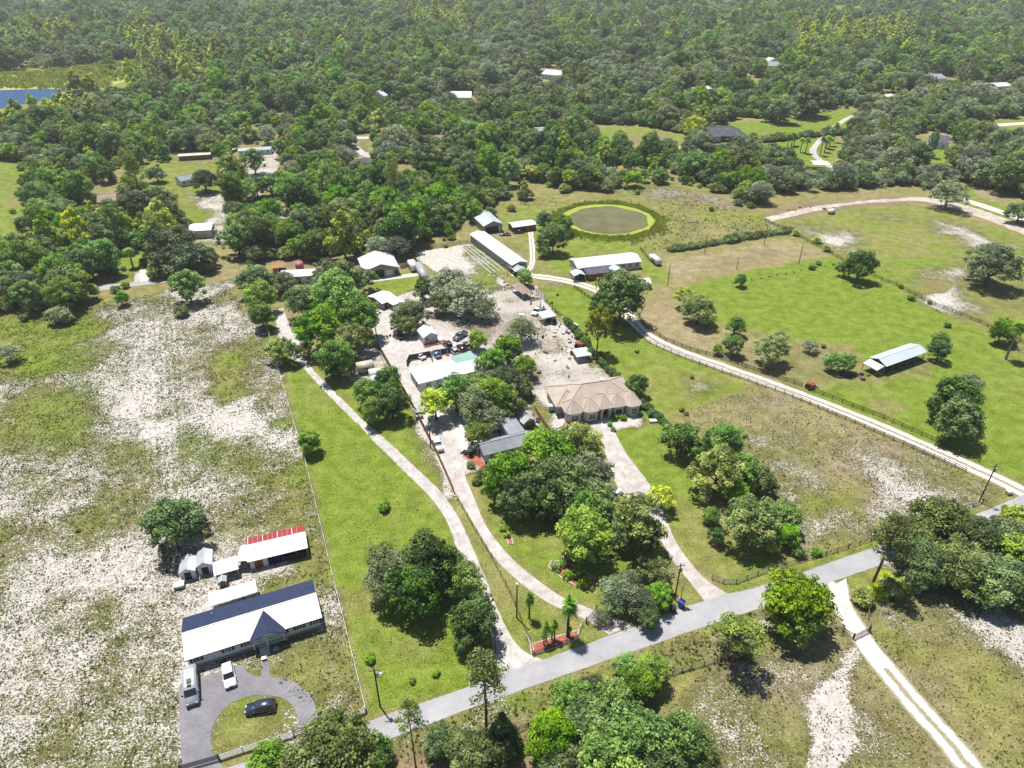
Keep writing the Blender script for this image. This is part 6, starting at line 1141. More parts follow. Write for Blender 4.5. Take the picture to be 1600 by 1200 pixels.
        bevelled(MB().extr([(-h, .45), (-h, 2.45), (-h+.3, 2.62), (h-1.75, 2.62), (h-1.0, 1.45), (h-.1, 1.15), (h, .5), (h-.3, .35), (-h+.3, .35)], 'y', -w, w), m, 'body', t, .09)
        MB().add([(h-1.66, -w+.15, 2.5), (h-1.66, w-.15, 2.5), (h-1.04, w-.12, 1.54), (h-1.04, -w+.12, 1.54)], [(0,1,2,3)]).obj('windscreen', 'glass', t).location = (.03, 0, .02)
        MB().box(-h+1.1, -w+.3, 2.622, h-2.1, w-.3, 2.66).obj('roof_platform', 'grey_metal', t)
        for i in range(5): MB().box(-h+1.3+i*.7, -w+.25, 2.662, -h+1.42+i*.7, w-.25, 2.70).obj('roof_bar', 'white_paint', t)
        MB().box(-.2, -.35, 2.664, .6, .35, 2.86).obj('roof_unit', 'black_metal', t); MB().box(.9, -.3, 2.664, 1.3, .3, 2.8).obj('roof_hatch', 'glass', t)
        for s in (-1, 1):
            MB().box(-h+.8, min(s*w, s*(w+.012)), 1.5, h-2.2, max(s*w, s*(w+.012)), 2.2).obj('side_window', 'glass', t); MB().box(h-1.5, min(s*w, s*(w+.35)), 1.5, h-1.38, max(s*w, s*(w+.35)), 1.8).obj('mirror', 'black_metal', t)
            MB().box(h-.2, s*(w-.35)-.18, .85, h+.01, s*(w-.35)+.18, 1.05).obj('headlight', 'lamp', t)
            for xx in (h-1.1, -h+1.4): wheel(t, xx, s*(w-.12), .38, .28)
    return t
car((301,1103), (299,1050), 'van', 'car_silver', 'grey camper van with roof hatches parked at the left of the curved drive', name='camper_van')
car((361,1074), (355,1039), 'suv', 'car_white', 'silver white suv parked near the white house steps'); car((388,1109), (427,1103), 'suv', 'car_dark', 'dark blue suv standing on the grass island of the curved drive')
car((678,684), (688,706), 'pickup', 'car_white', 'white pickup truck beside the orange wooden fence'); car((792,665), (768,671), 'pickup', 'car_white', 'white pickup truck beside the small round bright tree')
car((618,517), (629,530), 'pickup', 'car_black', 'black truck with open bed under the oak by the cottage'); car((650,553), (661,559), 'sedan', 'car_white', 'white car parked behind the black yard fence'); car((678,550), (685,557), 'sedan', 'car_blue', 'blue grey car parked behind the black yard fence')
car((942,727), (950,738), 'sedan', 'car_black', 'black car half under the grey mossy tree'); car((956,780), (966,768), 'sedan', 'car_white', 'white car at the foot of the pale drive under the broad pine'); car((785,366), (793,366), 'sedan', 'car_grey', 'grey car between blue roofed barn and long barn'); car((804,363), (817,362), 'sedan', 'car_dark', 'dark car before the rust red shed')
car((898,429), (904,432), 'suv', 'car_dark', 'dark car under the left canopy of the pond mobile home'); car((908,430), (915,433), 'suv', 'car_dark', 'second dark car in front of the pond mobile home'); car((400,243), (410,243), 'sedan', 'car_dark', 'dark car in the far trailer lot'); car((410,272),(422,273),'sedan','car_white','white car in the rear lot'); car((718,541), (724,548), 'suv', 'car_black', 'black off road car among the machines')
car((893,405),(900,410),'sedan','car_silver','silver car beside the pond mobile home')
car((660,512),(668,516),'sedan','car_grey','grey car beside the little white cottage'); car((715,528),(723,523),'pickup','car_grey','grey pickup among the machines in the pale yard'); car((705,545),(712,551),'suv','car_silver','silver car next to the black off road car'); car((836,490),(842,484),'pickup','car_white','white pickup in the cluttered yard'); car((650,640),(655,650),'sedan','car_silver','silver car on the lane beside the white compound building')
# box truck, rvs, trailers
def boxtruck(front, rear, label, m='beige', wd=2.4, ht=2.9, cab=True, nm='box_trailer', cat='trailer', red=0):
    A = G(*front, 1.2); B = G(*rear, 1.2); d = hypot(A[0]-B[0], A[1]-B[1]); t = thing(nm, label, cat, (B[0], B[1], 0), atan2(A[1]-B[1], A[0]-B[0]))
    bevelled(MB().box(0, -wd/2, .7, d, wd/2, ht), m, 'box', t, .05)
    for x in (d*.2, d*.8):
        for s in (-1, 1): wheel(t, x, s*(wd/2-.15), .42, .26)
    MB().box(.1, -wd/2+.1, .45, d-.1, wd/2-.1, .68).obj('chassis', 'black_metal', t)
    if cab:
        bevelled(MB().extr([(d+.08, .5), (d+.08, 2.0), (d+1.2, 2.0), (d+1.6, 1.3), (d+2.2, 1.2), (d+2.2, .5)], 'y', -wd/2+.15, wd/2-.15), 'car_white', 'cab', t, .05)
        MB().add([(d+1.23, -wd/2+.3, 1.95), (d+1.23, wd/2-.3, 1.95), (d+1.62, wd/2-.3, 1.33), (d+1.62, -wd/2+.3, 1.33)], [(0,1,2,3)]).obj('windscreen', 'glass', t).location = (.02, 0, .02); wheel(t, d+1.4, wd/2-.2, .4); wheel(t, d+1.4, -wd/2+.2, .4)
    else: MB().box(d*.3, -wd/2-.012, 1.4, d*.7, -wd/2, 2.0).obj('window', 'glass', t)
    return t
boxtruck((584,573), (558,578), 'beige box trailer below the bright grove tree', 'beige', 2.5, 3.0, False); boxtruck((596,584), (577,587), 'white camper trailer beside the beige box', 'white_paint', 2.3, 2.7, False, 'camper_trailer'); boxtruck((596,593), (580,596), 'lower white camper trailer beside the dark magnolia', 'white_paint', 2.2, 2.4, False, 'camper_trailer')
boxtruck((653,416), (665,437), 'pale box trailer on the edge of the garden plot', 'grey_metal', 2.5, 3.0, False); boxtruck((1030,411), (1018,402), 'small white camper by the paddock fence', 'white_paint', 2.2, 2.6, False, 'camper_trailer'); boxtruck((648,421),(642,412),'white roofed trailer behind the workshop lawn','white_paint',2.5,2.9,False)
boxtruck((462,418), (474,416), 'pink roofed wagon behind the white mobile roof', 'pink_roof', 2.4, 2.9, False, 'wagon', 'wagon'); boxtruck((435,452),(448,447),'pale camper under the grove trees','white_paint',2.3,2.6,False,'camper_trailer'); boxtruck((1296,331),(1303,329),'small white trailer on the dirt road','white_paint',1.8,2,False)
# machines: tractor and loader
def tractor(p, r, m, label, s=1.0):
    x, y = G(*p); t = thing('tractor', label, 'tractor', (x, y, 0), r, None, s)
    bevelled(MB().box(0, -.4, .7, 1.7, .4, 1.35), m, 'hood', t, .05); MB().box(-1.0, -.35, .6, .0, .35, .95).obj('chassis', 'black_metal', t); MB().box(-.8, -.25, .95, -.3, .25, 1.1).obj('seat', 'black_metal', t); MB().box(-.9, -.25, 1.1, -.8, .25, 1.5).obj('seat_back', 'black_metal', t)
    for s_ in (-1, 1): wheel(t, -.6, s_*.75, .7, .35); wheel(t, 1.3, s_*.6, .42, .25); MB().box(-1.0, s_*.75-.2, 1.42, -.2, s_*.75+.2, 1.5).obj('fender', m, t); MB().tube([(-.9, s_*.5, .9), (-.9, s_*.5, 2.2)], .04, 5).obj('canopy_post', 'black_metal', t)
    MB().box(-1.3, -.65, 2.2, .3, .65, 2.27).obj('canopy', m, t); MB().tube([(1.0, .2, 1.35), (1.0, .2, 1.95)], .05, 6).obj('exhaust', 'black_metal', t); MB().box(2.3, -.8, .2, 2.6, .8, .7).obj('bucket', 'grey_metal', t)
    for s_ in (-1, 1): MB().tube([(.3, s_*.5, 1.1), (1.6, s_*.5, 1.3), (2.3, s_*.5, .5)], .06, 5).obj('loader_arm', m, t)
tractor((905,544), .6, 'car_red', 'orange red tractor beside the pale canopy'); tractor((896,553), 1.2, 'car_black', 'dark small machine left of the pale canopy', .8); tractor((700,543), 2.2, 'black_metal', 'dark machine at the end of the black yard fence'); tractor((730,545), .5, 'black_metal', 'dark machine beneath the upright leafy tree'); tractor((862,505), 2.5, 'black_metal', 'dark machine below the pale yard canopy'); tractor((732,712), 2.5, 'black_metal', 'black compact machine by the red mulch corner', .8)
tractor((1265,607), .3, 'car_red', 'red machine standing at the gap of the lane fence', .9)
# bins, boxes, beds and bits
def bin_(p, m, label, s=1.0):
    x, y = G(*p); t = thing('trash_bin', label, 'bin', (x, y, 0), random.random(), None, s); frust(MB(), -.3, -.38, .38, .3, .3, .38, .08, 1.05).obj('bin_body', m, t); MB().box(-.42, -.42, 1.05, .42, .42, 1.13).obj('lid', m, t)
    for q in (-.25, .25): MB().tube([(q, -.42, .12), (q, -.3, .12)], .12, 8).obj('wheel', 'tyre', t)
bin_((1064,948), 'blue_plastic', 'blue bin beside the road under the leaning pole', 1.35); bin_((1051,955), 'black_metal', 'dark green bin left of the blue bin', 1.2); bin_((1018,961), 'white_paint', 'small white bin at the roadside shrubs'); bin_((860,642), 'blue_metal', 'pale blue tank beside the tan house wall', 1.6)
def box_thing(nm, p, d, m, label, cat, r=0.3):
    x, y = G(*p); t = thing(nm, label, cat, (x, y, 0), r); bevelled(MB().box(-d[0]/2, -d[1]/2, .1, d[0]/2, d[1]/2, d[2]), m, 'box', t, .04); MB().box(-d[0]/2-.06, -d[1]/2-.06, d[2], d[0]/2+.06, d[1]/2+.06, d[2]+.1).obj('lid', m, t); MB().box(-d[0]/2+.08, -d[1]/2+.08, 0, d[0]/2-.08, d[1]/2-.08, .1).obj('base', 'wood', t)
box_thing('electric_box', (1575,772), (1.2, .8, .9), 'white_paint', 'small white box at the lane mouth by the road', 'box'); box_thing('stone_planter', (281,917), (1.8, 1.4, .8), 'concrete', 'pale block lying left of the small sheds', 'block'); box_thing('white_bench', (1024,659), (3.0, 1.0, .5), 'white_paint', 'white bench beside the right corner of the tan house', 'bench', .1)
box_thing('grey_planter', (432,1016), (.8, .6, .3), 'grey_metal', 'small grey box beside the porch deck', 'box'); box_thing('long_planter', (413,1030), (.7, .5, .3), 'white_paint', 'small white box by the foot of the porch steps', 'box')
def pallet(p, r, label):
    x, y = G(*p); t = thing('plank_stack', label, 'planks', (x, y, 0), r)
    for i in range(6): MB().box(-2.2, -.9+i*.3, .1+.04*(i % 2), 2.2, -.68+i*.3, .2+.04*(i % 2)).obj('plank', 'wood', t)
    for q in (-1.5, 1.5): MB().box(q-.06, -.9, 0, q+.06, .9, .1).obj('bearer', 'wood', t)
pallet((1040,925), -.8, 'loose brown planks beside the power pole'); pallet((835,468), .5, 'plank stack in the pale yard'); pallet((430,320), .2, 'plank stack in the rear scrap lot')
def mulch(name, label, pts, z=.12, m='mulch', edge=True):
    P = gp(pts); c = P[0]; Q = [(x-c[0], y-c[1]) for x, y in rough_edge(P, .12, .8)]; t = thing(name, label, 'flower bed', (c[0], c[1], 0))
    MB().prism(Q, 0.0, z).obj('mulch', m, t); n = len(P)
    if edge: MB().tube([(x-c[0], y-c[1], .1) for x, y in P + [P[0]]], .12, 5).obj('edging', 'concrete', t)
mulch('mulch_bed', 'long red mulch bed with palms at the road corner', [(830,1018),(828,1008),(868,996),(902,986),(906,997),(868,1012),(833,1025)]); mulch('mulch_bed', 'curved red mulch bed with clipped shrubs on the front lawn', [(857,886),(862,876),(885,878),(905,888),(930,905),(925,920),(905,918),(880,905)])
mulch('mulch_bed', 'red mulch bed at the grey building gable', [(722,714),(728,704),(744,703),(760,728),(750,732)]); mulch('mulch_bed', 'small round red bed with two shrubs on the front lawn', [(782,822),(786,820),(800,842),(802,851),(795,850)]); mulch('mulch_bed', 'thin dark red bed before the tan house wall', [(882,660),(905,662),(925,658),(935,652),(936,656),(920,664),(900,667),(880,664)], edge=False)
for i, (cx, cy) in enumerate([(974,652),(960,652)]): T(cx, cy, 13, 'bush', ['right bush at the tan house window','left bush at the tan house window'][i], 'bush')
for i, (cx, cy) in enumerate([(953,662),(958,670)]): T(cx, cy, 10, 'bush', ['upper round shrub at the tan house walk','lower round shrub at the tan house walk'][i], 'bush')
T(1008,646,16,'bare','thin bare tree by the right corner of the tan house'); T(872,528,20,'bare','bare grey tree in the cluttered yard'); T(845,468,18,'bare','bare grey tree at the head of the cluttered yard'); T(846,500,22,'bare','bare tree beside the pale yard canopy'); T(793,418,22,'bare','bare grey tree beside the long barn'); T(832,640,14,'bare','bare small tree left of the tan house')
T(735,725,16,'scrub','shrub between mulch corner and lane','shrub'); T(745,750,18,'scrub','shrub below the grey building gable','shrub')
# ladder trellis lines of the garden plot
x, y = G(720, 400); t = thing('garden_rows', 'pale irrigation rows in the garden plot beside the long barn', 'garden rows', (x, y, 0))
for i in range(7):
    a = G(722+i*5, 388-i*1.2); c = G(768+i*6, 428-i*2.2); MB().tube([(a[0]-x, a[1]-y, .15), (c[0]-x, c[1]-y, .15)], .16, 4).obj('row_cover', 'white_paint', t)
def junk(name, label, center, n, spread, mats, kind=None):
    x, y = G(*center); t = thing(name, label, 'scrap pile', (x, y, 0)); rs = np.random.RandomState(int(center[0]))
    for i in range(n):
        a, b_, c = rs.rand(3) * [1.7, 1.0, .6] + .15; o = MB().box(-a/2, -b_/2, 0, a/2, b_/2, c).obj('scrap_piece', mats[i % len(mats)], t, loc=(rs.normal()*spread[0], rs.normal()*spread[1], 0), rot=rs.rand()*6)
        o.rotation_euler = (rs.normal()*.15, rs.normal()*.15, rs.rand()*6)
junk('scrap_pile', 'scattered scrap in the cluttered yard by the hedge', (872,520), 26, (5, 7), ['grey_wood','rust_red','white_paint','black_metal','grey_metal']); junk('scrap_pile', 'scrap along the far side of the pale yard', (845,475), 14, (3, 5), ['grey_wood','black_metal','rust_red']); junk('scrap_pile', 'dark clutter under the grey mossy trees', (700,500), 16, (6, 3), ['dark_wood','rust_red','grey_wood'])
junk('scrap_pile', 'grey brown debris heap on the rear lot', (422,328), 46, (7, 6), ['grey_wood','dark_wood','wood','rust_red']); junk('scrap_pile', 'clutter beside the parked machines', (722,552), 14, (4, 3), ['black_metal','grey_wood','rust_red']); junk('scrap_pile', 'scattered stones in the garden plot corner', (765,440), 14, (5, 4), ['concrete','grey_wood']); junk('scrap_pile', 'branches and scrap on the dirt road under the trees', (1275,330), 12, (10, 3), ['grey_wood','white_paint','rust_red'])
junk('scrap_pile', 'small clutter spread over the sandy yard behind the tan house', (880,560), 9, (7, 5), ['wood','grey_wood','black_metal']); junk('scrap_pile', 'clutter along the hedge side of the sandy yard', (890,532), 12, (3, 5), ['white_paint','black_metal','grey_wood','dark_wood']); junk('scrap_pile', 'pale scrap by the compound lane', (640,520), 8, (3, 2), ['white_paint','grey_wood','rust_red']); junk('scrap_pile', 'white clutter beside the greenhouse shed', (836,664), 8, (1.5, 2), ['white_paint','grey_wood','black_metal']); junk('scrap_pile', 'brown brush pile beside the pole barn trees', (1340,588), 10, (2, 1), ['wood','dark_wood'])
# ================================================================== GEOMETRY-NODE SCATTER
def scatter(name, pts, scl, rot, idx, meshes, kind='stuff'):
    """one object: the given meshes set on the given points"""
    me = bpy.data.meshes.new(name); n = len(pts); me.vertices.add(n); me.vertices.foreach_set('co', np.asarray(pts, np.float32).ravel())
    for nm, ty, dat in (('sc', 'FLOAT_VECTOR', scl), ('rz', 'FLOAT', rot), ('ix', 'INT', idx)):
        a = me.attributes.new(nm, ty, 'POINT'); a.data.foreach_set('vector' if ty == 'FLOAT_VECTOR' else 'value', np.asarray(dat).ravel())
    col = bpy.data.collections.new(name + '_source')
    for i, ms in enumerate(meshes):
        par = bpy.data.objects.new('%s_%02d' % (name, i), ms); col.objects.link(par)
    ng = bpy.data.node_groups.new(name, 'GeometryNodeTree'); ng.interface.new_socket('Geometry', in_out='INPUT', socket_type='NodeSocketGeometry'); ng.interface.new_socket('Geometry', in_out='OUTPUT', socket_type='NodeSocketGeometry')
    nd = ng.nodes; gi = nd.new('NodeGroupInput'); go = nd.new('NodeGroupOutput'); iop = nd.new('GeometryNodeInstanceOnPoints'); ci = nd.new('GeometryNodeCollectionInfo')
    ci.inputs['Collection'].default_value = col; ci.inputs['Separate Children'].default_value = True; ci.inputs['Reset Children'].default_value = True
    iop.inputs['Pick Instance'].default_value = True
    def attr(nm, ty): q = nd.new('GeometryNodeInputNamedAttribute'); q.data_type = ty; q.inputs['Name'].default_value = nm; return [o for o in q.outputs if o.enabled and o.name == 'Attribute'][0]
    mp = nd.new('GeometryNodeMeshToPoints'); ng.links.new(gi.outputs[0], mp.inputs[0]); ng.links.new(mp.outputs[0], iop.inputs['Points']); ng.links.new(ci.outputs[0], iop.inputs['Instance'])
    ng.links.new(attr('ix', 'INT'), iop.inputs['Instance Index']); cx = nd.new('ShaderNodeCombineXYZ'); ng.links.new(attr('rz', 'FLOAT'), cx.inputs[2])
    er = nd.new('FunctionNodeEulerToRotation'); ng.links.new(cx.outputs[0], er.inputs[0]); ng.links.new(er.outputs[0], iop.inputs['Rotation']); ng.links.new(attr('sc', 'FLOAT_VECTOR'), iop.inputs['Scale'])
    ng.links.new(iop.outputs[0], go.inputs[0])
    o = put(name, me); md = o.modifiers.new('scatter', 'NODES'); md.node_group = ng; return tag(o, kind=kind)
def inpoly(px, py, poly):
    P = np.array(poly, float); n = len(P); ins = np.zeros(px.shape, bool)
    for k in range(n):
        ax, ay = P[k]; bx, by = P[(k+1) % n]; c = (ay > py) != (by > py)
        with np.errstate(divide='ignore', invalid='ignore'): ins ^= c & (px < (bx-ax) * (py-ay) / (by-ay+1e-12) + ax)
    return ins
# ------------------------------------------------------------------ forest
FOREST = [[(-900,-60),(2500,-60),(2500,340),(1720,372),(1600,312),(1500,285),(1440,302),(1350,306),(1200,326),(1180,322),(1130,302),(1060,287),(1030,288),(960,300),(850,305),(790,318),(742,330),(745,372),(735,378),(645,390),(640,398),(560,395),(545,405),(505,412),(430,408),(385,425),(370,400),
   (372,350),(358,300),(345,262),(262,262),(215,262),(205,290),(255,320),(290,350),(285,362),(300,385),(345,395),(352,412),(290,432),(245,428),(235,402),(180,402),(172,440),(120,455),(125,462),(165,472),(120,492),(60,500),(0,480),(-300,470),(-300,430),(15,425),(58,360),(45,252),(-300,254)]]
CLEAR = [[(275,355),(370,355),(374,404),(282,404)],[(1085,212),(1172,212),(1178,250),(1090,250)],[(-500,134),(0,134),(160,138),(146,158),(100,172),(62,180),(0,196),(-500,215)], [(-500,110),(60,110),(205,92),(238,104),(222,128),(196,150),(165,165),(150,140),(-500,140)],
 [(262,243),(345,240),(348,262),(262,262)], [(372,228),(438,226),(442,285),(408,308),(455,320),(466,352),(402,350),(385,305),(380,262)], [(545,214),(575,214),(584,240),(582,262),(618,268),(612,258),(598,262),(555,262)], [(545,210),(620,212),(622,220),(545,222)],
 [(650,228),(704,217),(700,226),(722,240),(690,255),(655,250)], [(672,212),(702,212),(702,226),(672,226)], [(905,200),(990,195),(1060,207),(1085,238),(1050,243),(1000,250),(930,235),(900,215)], [(838,200),(882,198),(886,214),(838,216)],
 [(1075,195),(1100,202),(1165,185),(1200,192),(1330,168),(1345,178),(1335,200),(1330,215),(1322,240),(1330,258),(1265,262),(1180,255),(1160,230),(1080,232)], [(1425,235),(1480,232),(1495,275),(1440,280)], [(1415,205),(1490,210),(1490,235),(1420,235)],
 [(1058,143),(1112,140),(1112,158),(1058,162)], [(1118,125),(1200,124),(1215,135),(1200,142),(1118,140)], [(1540,186),(1900,180),(1900,215),(1550,210)], [(840,108),(890,110),(890,128),(840,128)], [(696,148),(742,148),(742,160),(696,160)],
 [(1335,150),(1430,142),(1430,160),(1335,172)], [(1266,10),(1352,10),(1352,26),(1318,32),(1280,24)], [(395,0),(455,0),(448,14),(395,14)], [(1500,300),(1560,300),(1600,345),(1900,430),(1900,480),(1600,372),(1505,335)], [(885,104),(1050,100),(1050,110),(885,115)], [(1436,120),(1490,118),(1490,134),(1436,134)], [(1185,100),(1235,100),(1235,114),(1185,114)],
 [(148,305),(186,303),(186,325),(148,327)], [(1530,130),(1590,130),(1590,144),(1530,144)], [(735,200),(800,194),(800,202),(735,206)], [(1190,304),(1440,290),(1440,330),(1190,345)]]
BRIGHT = [[(200,70),(225,55),(260,70),(340,85),(345,110),(260,140),(130,150),(150,140),(210,120)], [(-60,190),(130,160),(150,185),(0,215),(-60,220)], [(20,52),(120,48),(110,75),(20,80)], [(640,25),(730,30),(725,50),(640,50)], [(1240,45),(1420,50),(1430,85),(1240,80)]]
GREEN = [[(440,260),(740,310),(740,372),(560,395),(400,400),(430,330)], [(400,120),(620,130),(600,210),(400,230)], [(740,230),(900,240),(960,300),(800,310),(740,320)], [(900,265),(1190,300),(1180,320),(1000,290),(850,305)]]
GREY = [[(1180,240),(1440,240),(1500,300),(1440,302),(1200,326)], [(740,60),(1060,70),(1060,200),(740,200)], [(1200,150),(1600,130),(1600,300),(1450,300),(1340,240)]]
def ppoly(px, py, polys):
    r = np.zeros(px.shape, bool)
    for p in polys: r |= inpoly(px, py, p)
    return r
rs = np.random.RandomState(5); pts = []
y = 150.0
while y < 4200:
    st = 6.6 if y < 520 else (8.2 if y < 900 else 8.2 * (y / 900) ** .75); hw = y * .80 + 60
    n = int(2 * hw / st); xs = -hw + (np.arange(n) + rs.rand(n) * .8) * st; pts.append(np.stack([xs, np.full(n, y) + rs.rand(n) * st * .85, np.full(n, st)], 1)); y += st
C = np.concatenate(pts); X, Y, ST = C.T
D = Y * cos(PIT) + CAMH * sin(PIT); PX = 800 + FPX * X / D; PY = 600 - FPX * (Y * sin(PIT) - CAMH * cos(PIT)) / D
ok = (ppoly(PX, PY, FOREST) | (PY < -40)) & ~ppoly(PX, PY, CLEAR)
# ragged thinning: hollows between tree groups
ok &= ~((vnoise(X, Y, 34, 21) < .30) & (rs.rand(len(X)) < .55) & (Y > 230))
pl = np.array([(a, b, c) for a, b, c in PLACED if b > 150])
for a, b_, c in pl: ok &= (X - a) ** 2 + (Y - b_) ** 2 > (c * .75) ** 2
houses = [o.matrix_basis.translation for o in COL.objects if o.parent is None and o.get('category') in ('house', 'shed', 'barn', 'building', 'trailer', 'canopy', 'workshop')]
for h_ in houses: ok &= ~((np.abs(X - h_.x - 6) < 14) & (Y - h_.y > -13 - max(0, h_.y - 250) * .055) & (Y - h_.y < 14) & (h_.y > 150))
X, Y, PX, PY, ST = X[ok], Y[ok], PX[ok], PY[ok], ST[ok]; n = len(X)
br = ppoly(PX, PY, BRIGHT); gn = ppoly(PX, PY, GREEN); gy_ = ppoly(PX, PY, GREY)
r = np.clip(rs.rand(n) * .55 + vnoise(X, Y, 45, 31) * .75 - .15, 0, .999)
kind = np.empty(n, object)
def table(mask, tb):
    c = 0
    for k, p in tb:
        kind[mask & (r >= c) & (r < c + p)] = k; c += p
    kind[mask & (r >= c)] = tb[-1][0]
base = ~(br | gn | gy_)
table(base, [('moss', .13), ('oak', .17), ('olive', .1), ('leaf', .27), ('darkleaf', .07), ('oak', .08), ('cypress', .10), ('yellow', .08)])
table(br & ~gn, [('cypress', .8), ('yellow', .2)]); table(gn, [('leaf', .42), ('oak', .1), ('darkleaf', .15), ('leaf', .15), ('yellow', .06), ('cypress', .06), ('moss', .06)]); table(gy_ & ~gn & ~br, [('moss', .28), ('oak', .38), ('olive', .1), ('leaf', .14), ('darkleaf', .1)])
SC = np.clip(rs.lognormal(0, .33, n), .5, 1.9) * np.where(ST > 8, (ST / 7.2) ** .8, .92)
for k, f in (('cypress', 1.15), ('leaf', 1.0), ('oak', .92), ('moss', .9), ('yellow', 1.1)): SC[kind == k] *= f
pinek = (rs.rand(n) < .05) & ~br; kind[pinek] = 'pine'
order = np.argsort(Y); front = order[:300]; rest = order[300:]
LAB = {'leaf': ('bright leafy tree', 'leafy trees'), 'oak': ('dark round oak', 'oaks'), 'moss': ('grey mossy oak', 'mossy oaks'), 'olive': ('dull olive tree', 'olive green trees'), 'darkleaf': ('deep green tree', 'deep green trees'), 'cypress': ('feathery yellow green cypress', 'cypresses'), 'yellow': ('yellow green tree', 'yellow green trees'), 'pine': ('tall thin pine', 'pines')}
MARKS = [(30,330,'the left edge lawn'),(165,310,'the purple brown roof'),(290,272,'the grey roofed cottage'),(300,236,'the pale long trailer'),(310,352,'the white roofed beige barn'),(225,430,'the pale path by the side street'),(80,450,'the left end of the side street'),(240,300,'the rear lawn'),
  (400,236,'the grey trailer'),(422,325,'the debris heap'),(462,345,'the rear lot drive'),(435,415,'the orange shed'),(470,418,'the pink wagon'),(505,425,'the white mobile roof'),(595,410,'the workshop'),(690,385,'the head of the garden plot'),(765,345,'the blue roofed barn'),(788,370,'the upper end of the long barn'),
  (568,250,'the dark roofed house'),(606,262,'the pale blue shed'),(688,215,'the brown roofed house'),(720,300,'the middle of the tree belt'),(560,320,'the centre of the dense wood'),(640,350,'the lower dense wood'),(820,345,'the rust red shed'),(850,310,'the upper pond bank'),(950,305,'the far side of the pond'),(1040,290,'the bare pink ground'),
  (1130,300,'the lone field bush'),(1200,335,'the left end of the dirt road'),(1290,325,'the scrap on the dirt road'),(1380,305,'the middle of the dirt road'),(1480,300,'the spreading mossy oak'),(1595,320,'the right end of the pale drive'),(1285,252,'the white canopy'),(1455,255,'the far right lawn'),(1130,215,'the pool house')]
def where(px, py):
    m = min(MARKS, key=lambda q: hypot(q[0] - px, (q[1] - py) * 1.6)); dx, dy = px - m[0], (py - m[1]) * 1.6
    near = hypot(dx, dy) < 14
    return ('close to ' if near else 'left of ' if dx < -abs(dy) else 'right of ' if dx > abs(dy) else 'just behind ' if -45 < dy < 0 else 'well behind ' if dy < 0 else 'in front of ') + m[2], m[2]
for i in front:
    k = kind[i]; s = float(SC[i]); w_, mk = where(PX[i], PY[i] - 12)
    size = 'small' if s < .8 else 'medium' if s < 1.05 else 'large' if s < 1.4 else 'very large'
    plant(k, float(X[i]), float(Y[i]), s, size + ' ' + LAB[k][0] + ' ' + w_, 'tree', LAB[k][1] + ' near ' + mk, sz=float(rs.uniform(.85, 1.2)))
ks = ['oak', 'moss', 'olive', 'leaf', 'darkleaf', 'cypress', 'yellow', 'pine']; meshes = []; rng_of = {}
for k in ks: rng_of[k] = (len(meshes), len(PROTO[k])); meshes += [p[0] for p in PROTO[k]]
ix = np.array([rng_of[kind[i]][0] + rs.randint(rng_of[kind[i]][1]) for i in rest], np.int32); s = SC[rest]
scatter('forest', np.stack([X[rest], Y[rest], np.zeros(len(rest))], 1), np.stack([s, s, s * rs.uniform(.75, 1.25, len(rest))], 1).astype(np.float32), rs.rand(len(rest)).astype(np.float32) * 6.28, ix, meshes)
# undergrowth filling the wood floor
m_ = (Y < 900); xb = np.repeat(X[m_], 2) + rs.normal(size=2*m_.sum()) * 4.5; yb = np.repeat(Y[m_], 2) + rs.normal(size=2*m_.sum()) * 4.5
D2 = yb * cos(PIT) + CAMH * sin(PIT); okb = ~ppoly(800 + FPX * xb / D2, 600 - FPX * (yb * sin(PIT) - CAMH * cos(PIT)) / D2, CLEAR); xb, yb = xb[okb], yb[okb]; sb = rs.uniform(.7, 1.5, len(xb))
scatter('undergrowth', np.stack([xb, yb, np.zeros(len(xb))], 1), np.stack([sb, sb, sb], 1).astype(np.float32), rs.rand(len(xb)).astype(np.float32) * 6.28, rs.randint(0, 5, len(xb)).astype(np.int32), [p[0] for p in PROTO['bush']] + [p[0] for p in PROTO['scrub']])
# ------------------------------------------------------------------ weeds, tufts, reeds
def tuft(seed, m, h=.28, w=.5, nb=9):
    q = np.random.RandomState(seed); vs = []; fs = []
    for i in range(nb):
        t = q.rand() * 6.28; d = q.rand() * w * .45; x, y_ = d * cos(t), d * sin(t); l = h * (.5 + .7 * q.rand()); a = q.rand() * 3.14; e = w * .22
        o = len(vs); vs += [(x - e*cos(a), y_ - e*sin(a), 0), (x + e*cos(a), y_ + e*sin(a), 0), (x + d*.8*cos(t) + e*.6*cos(a), y_ + d*.8*sin(t) + e*.6*sin(a), l), (x + d*.8*cos(t) - e*.4*cos(a), y_ + d*.8*sin(t) - e*.4*sin(a), l*.9)]; fs.append((o, o+1, o+2, o+3))
    me = bpy.data.meshes.new('tuft'); me.from_pydata(vs, [], fs); at = me.attributes.new('tint', 'FLOAT', 'FACE'); at.data.foreach_set('value', q.rand(nb)); me.materials.append(m); return me
TF = [tuft(1, LM['tuft']), tuft(2, LM['tuft'], .28, .5), tuft(3, LM['tuft'], .45, .35), tuft(4, LM['leaf'], .3, .5)]
BLOCK = [[(870,300),(1030,300),(1030,380),(870,380)],[(279,1068),(380,1034),(497,1110),(530,1150),(340,1225),(285,1230)], [(284,955),(490,900),(508,985),(290,1050)], [(270,840),(480,815),(490,880),(340,920),(270,910)], [(-400,1400),(560,1128),(960,990),(1300,876),(1600,772),(1800,700),(1800,760),(1600,810),(1300,912),(960,1030),(560,1172),(0,1400)], [(1296,915),(1322,905),(1350,980),(1540,1200),(1480,1200),(1335,1010)], [(425,490),(470,560),(620,720),(720,840),(800,1040),(850,1035),(770,930),(714,803),(600,690),(480,560)]]
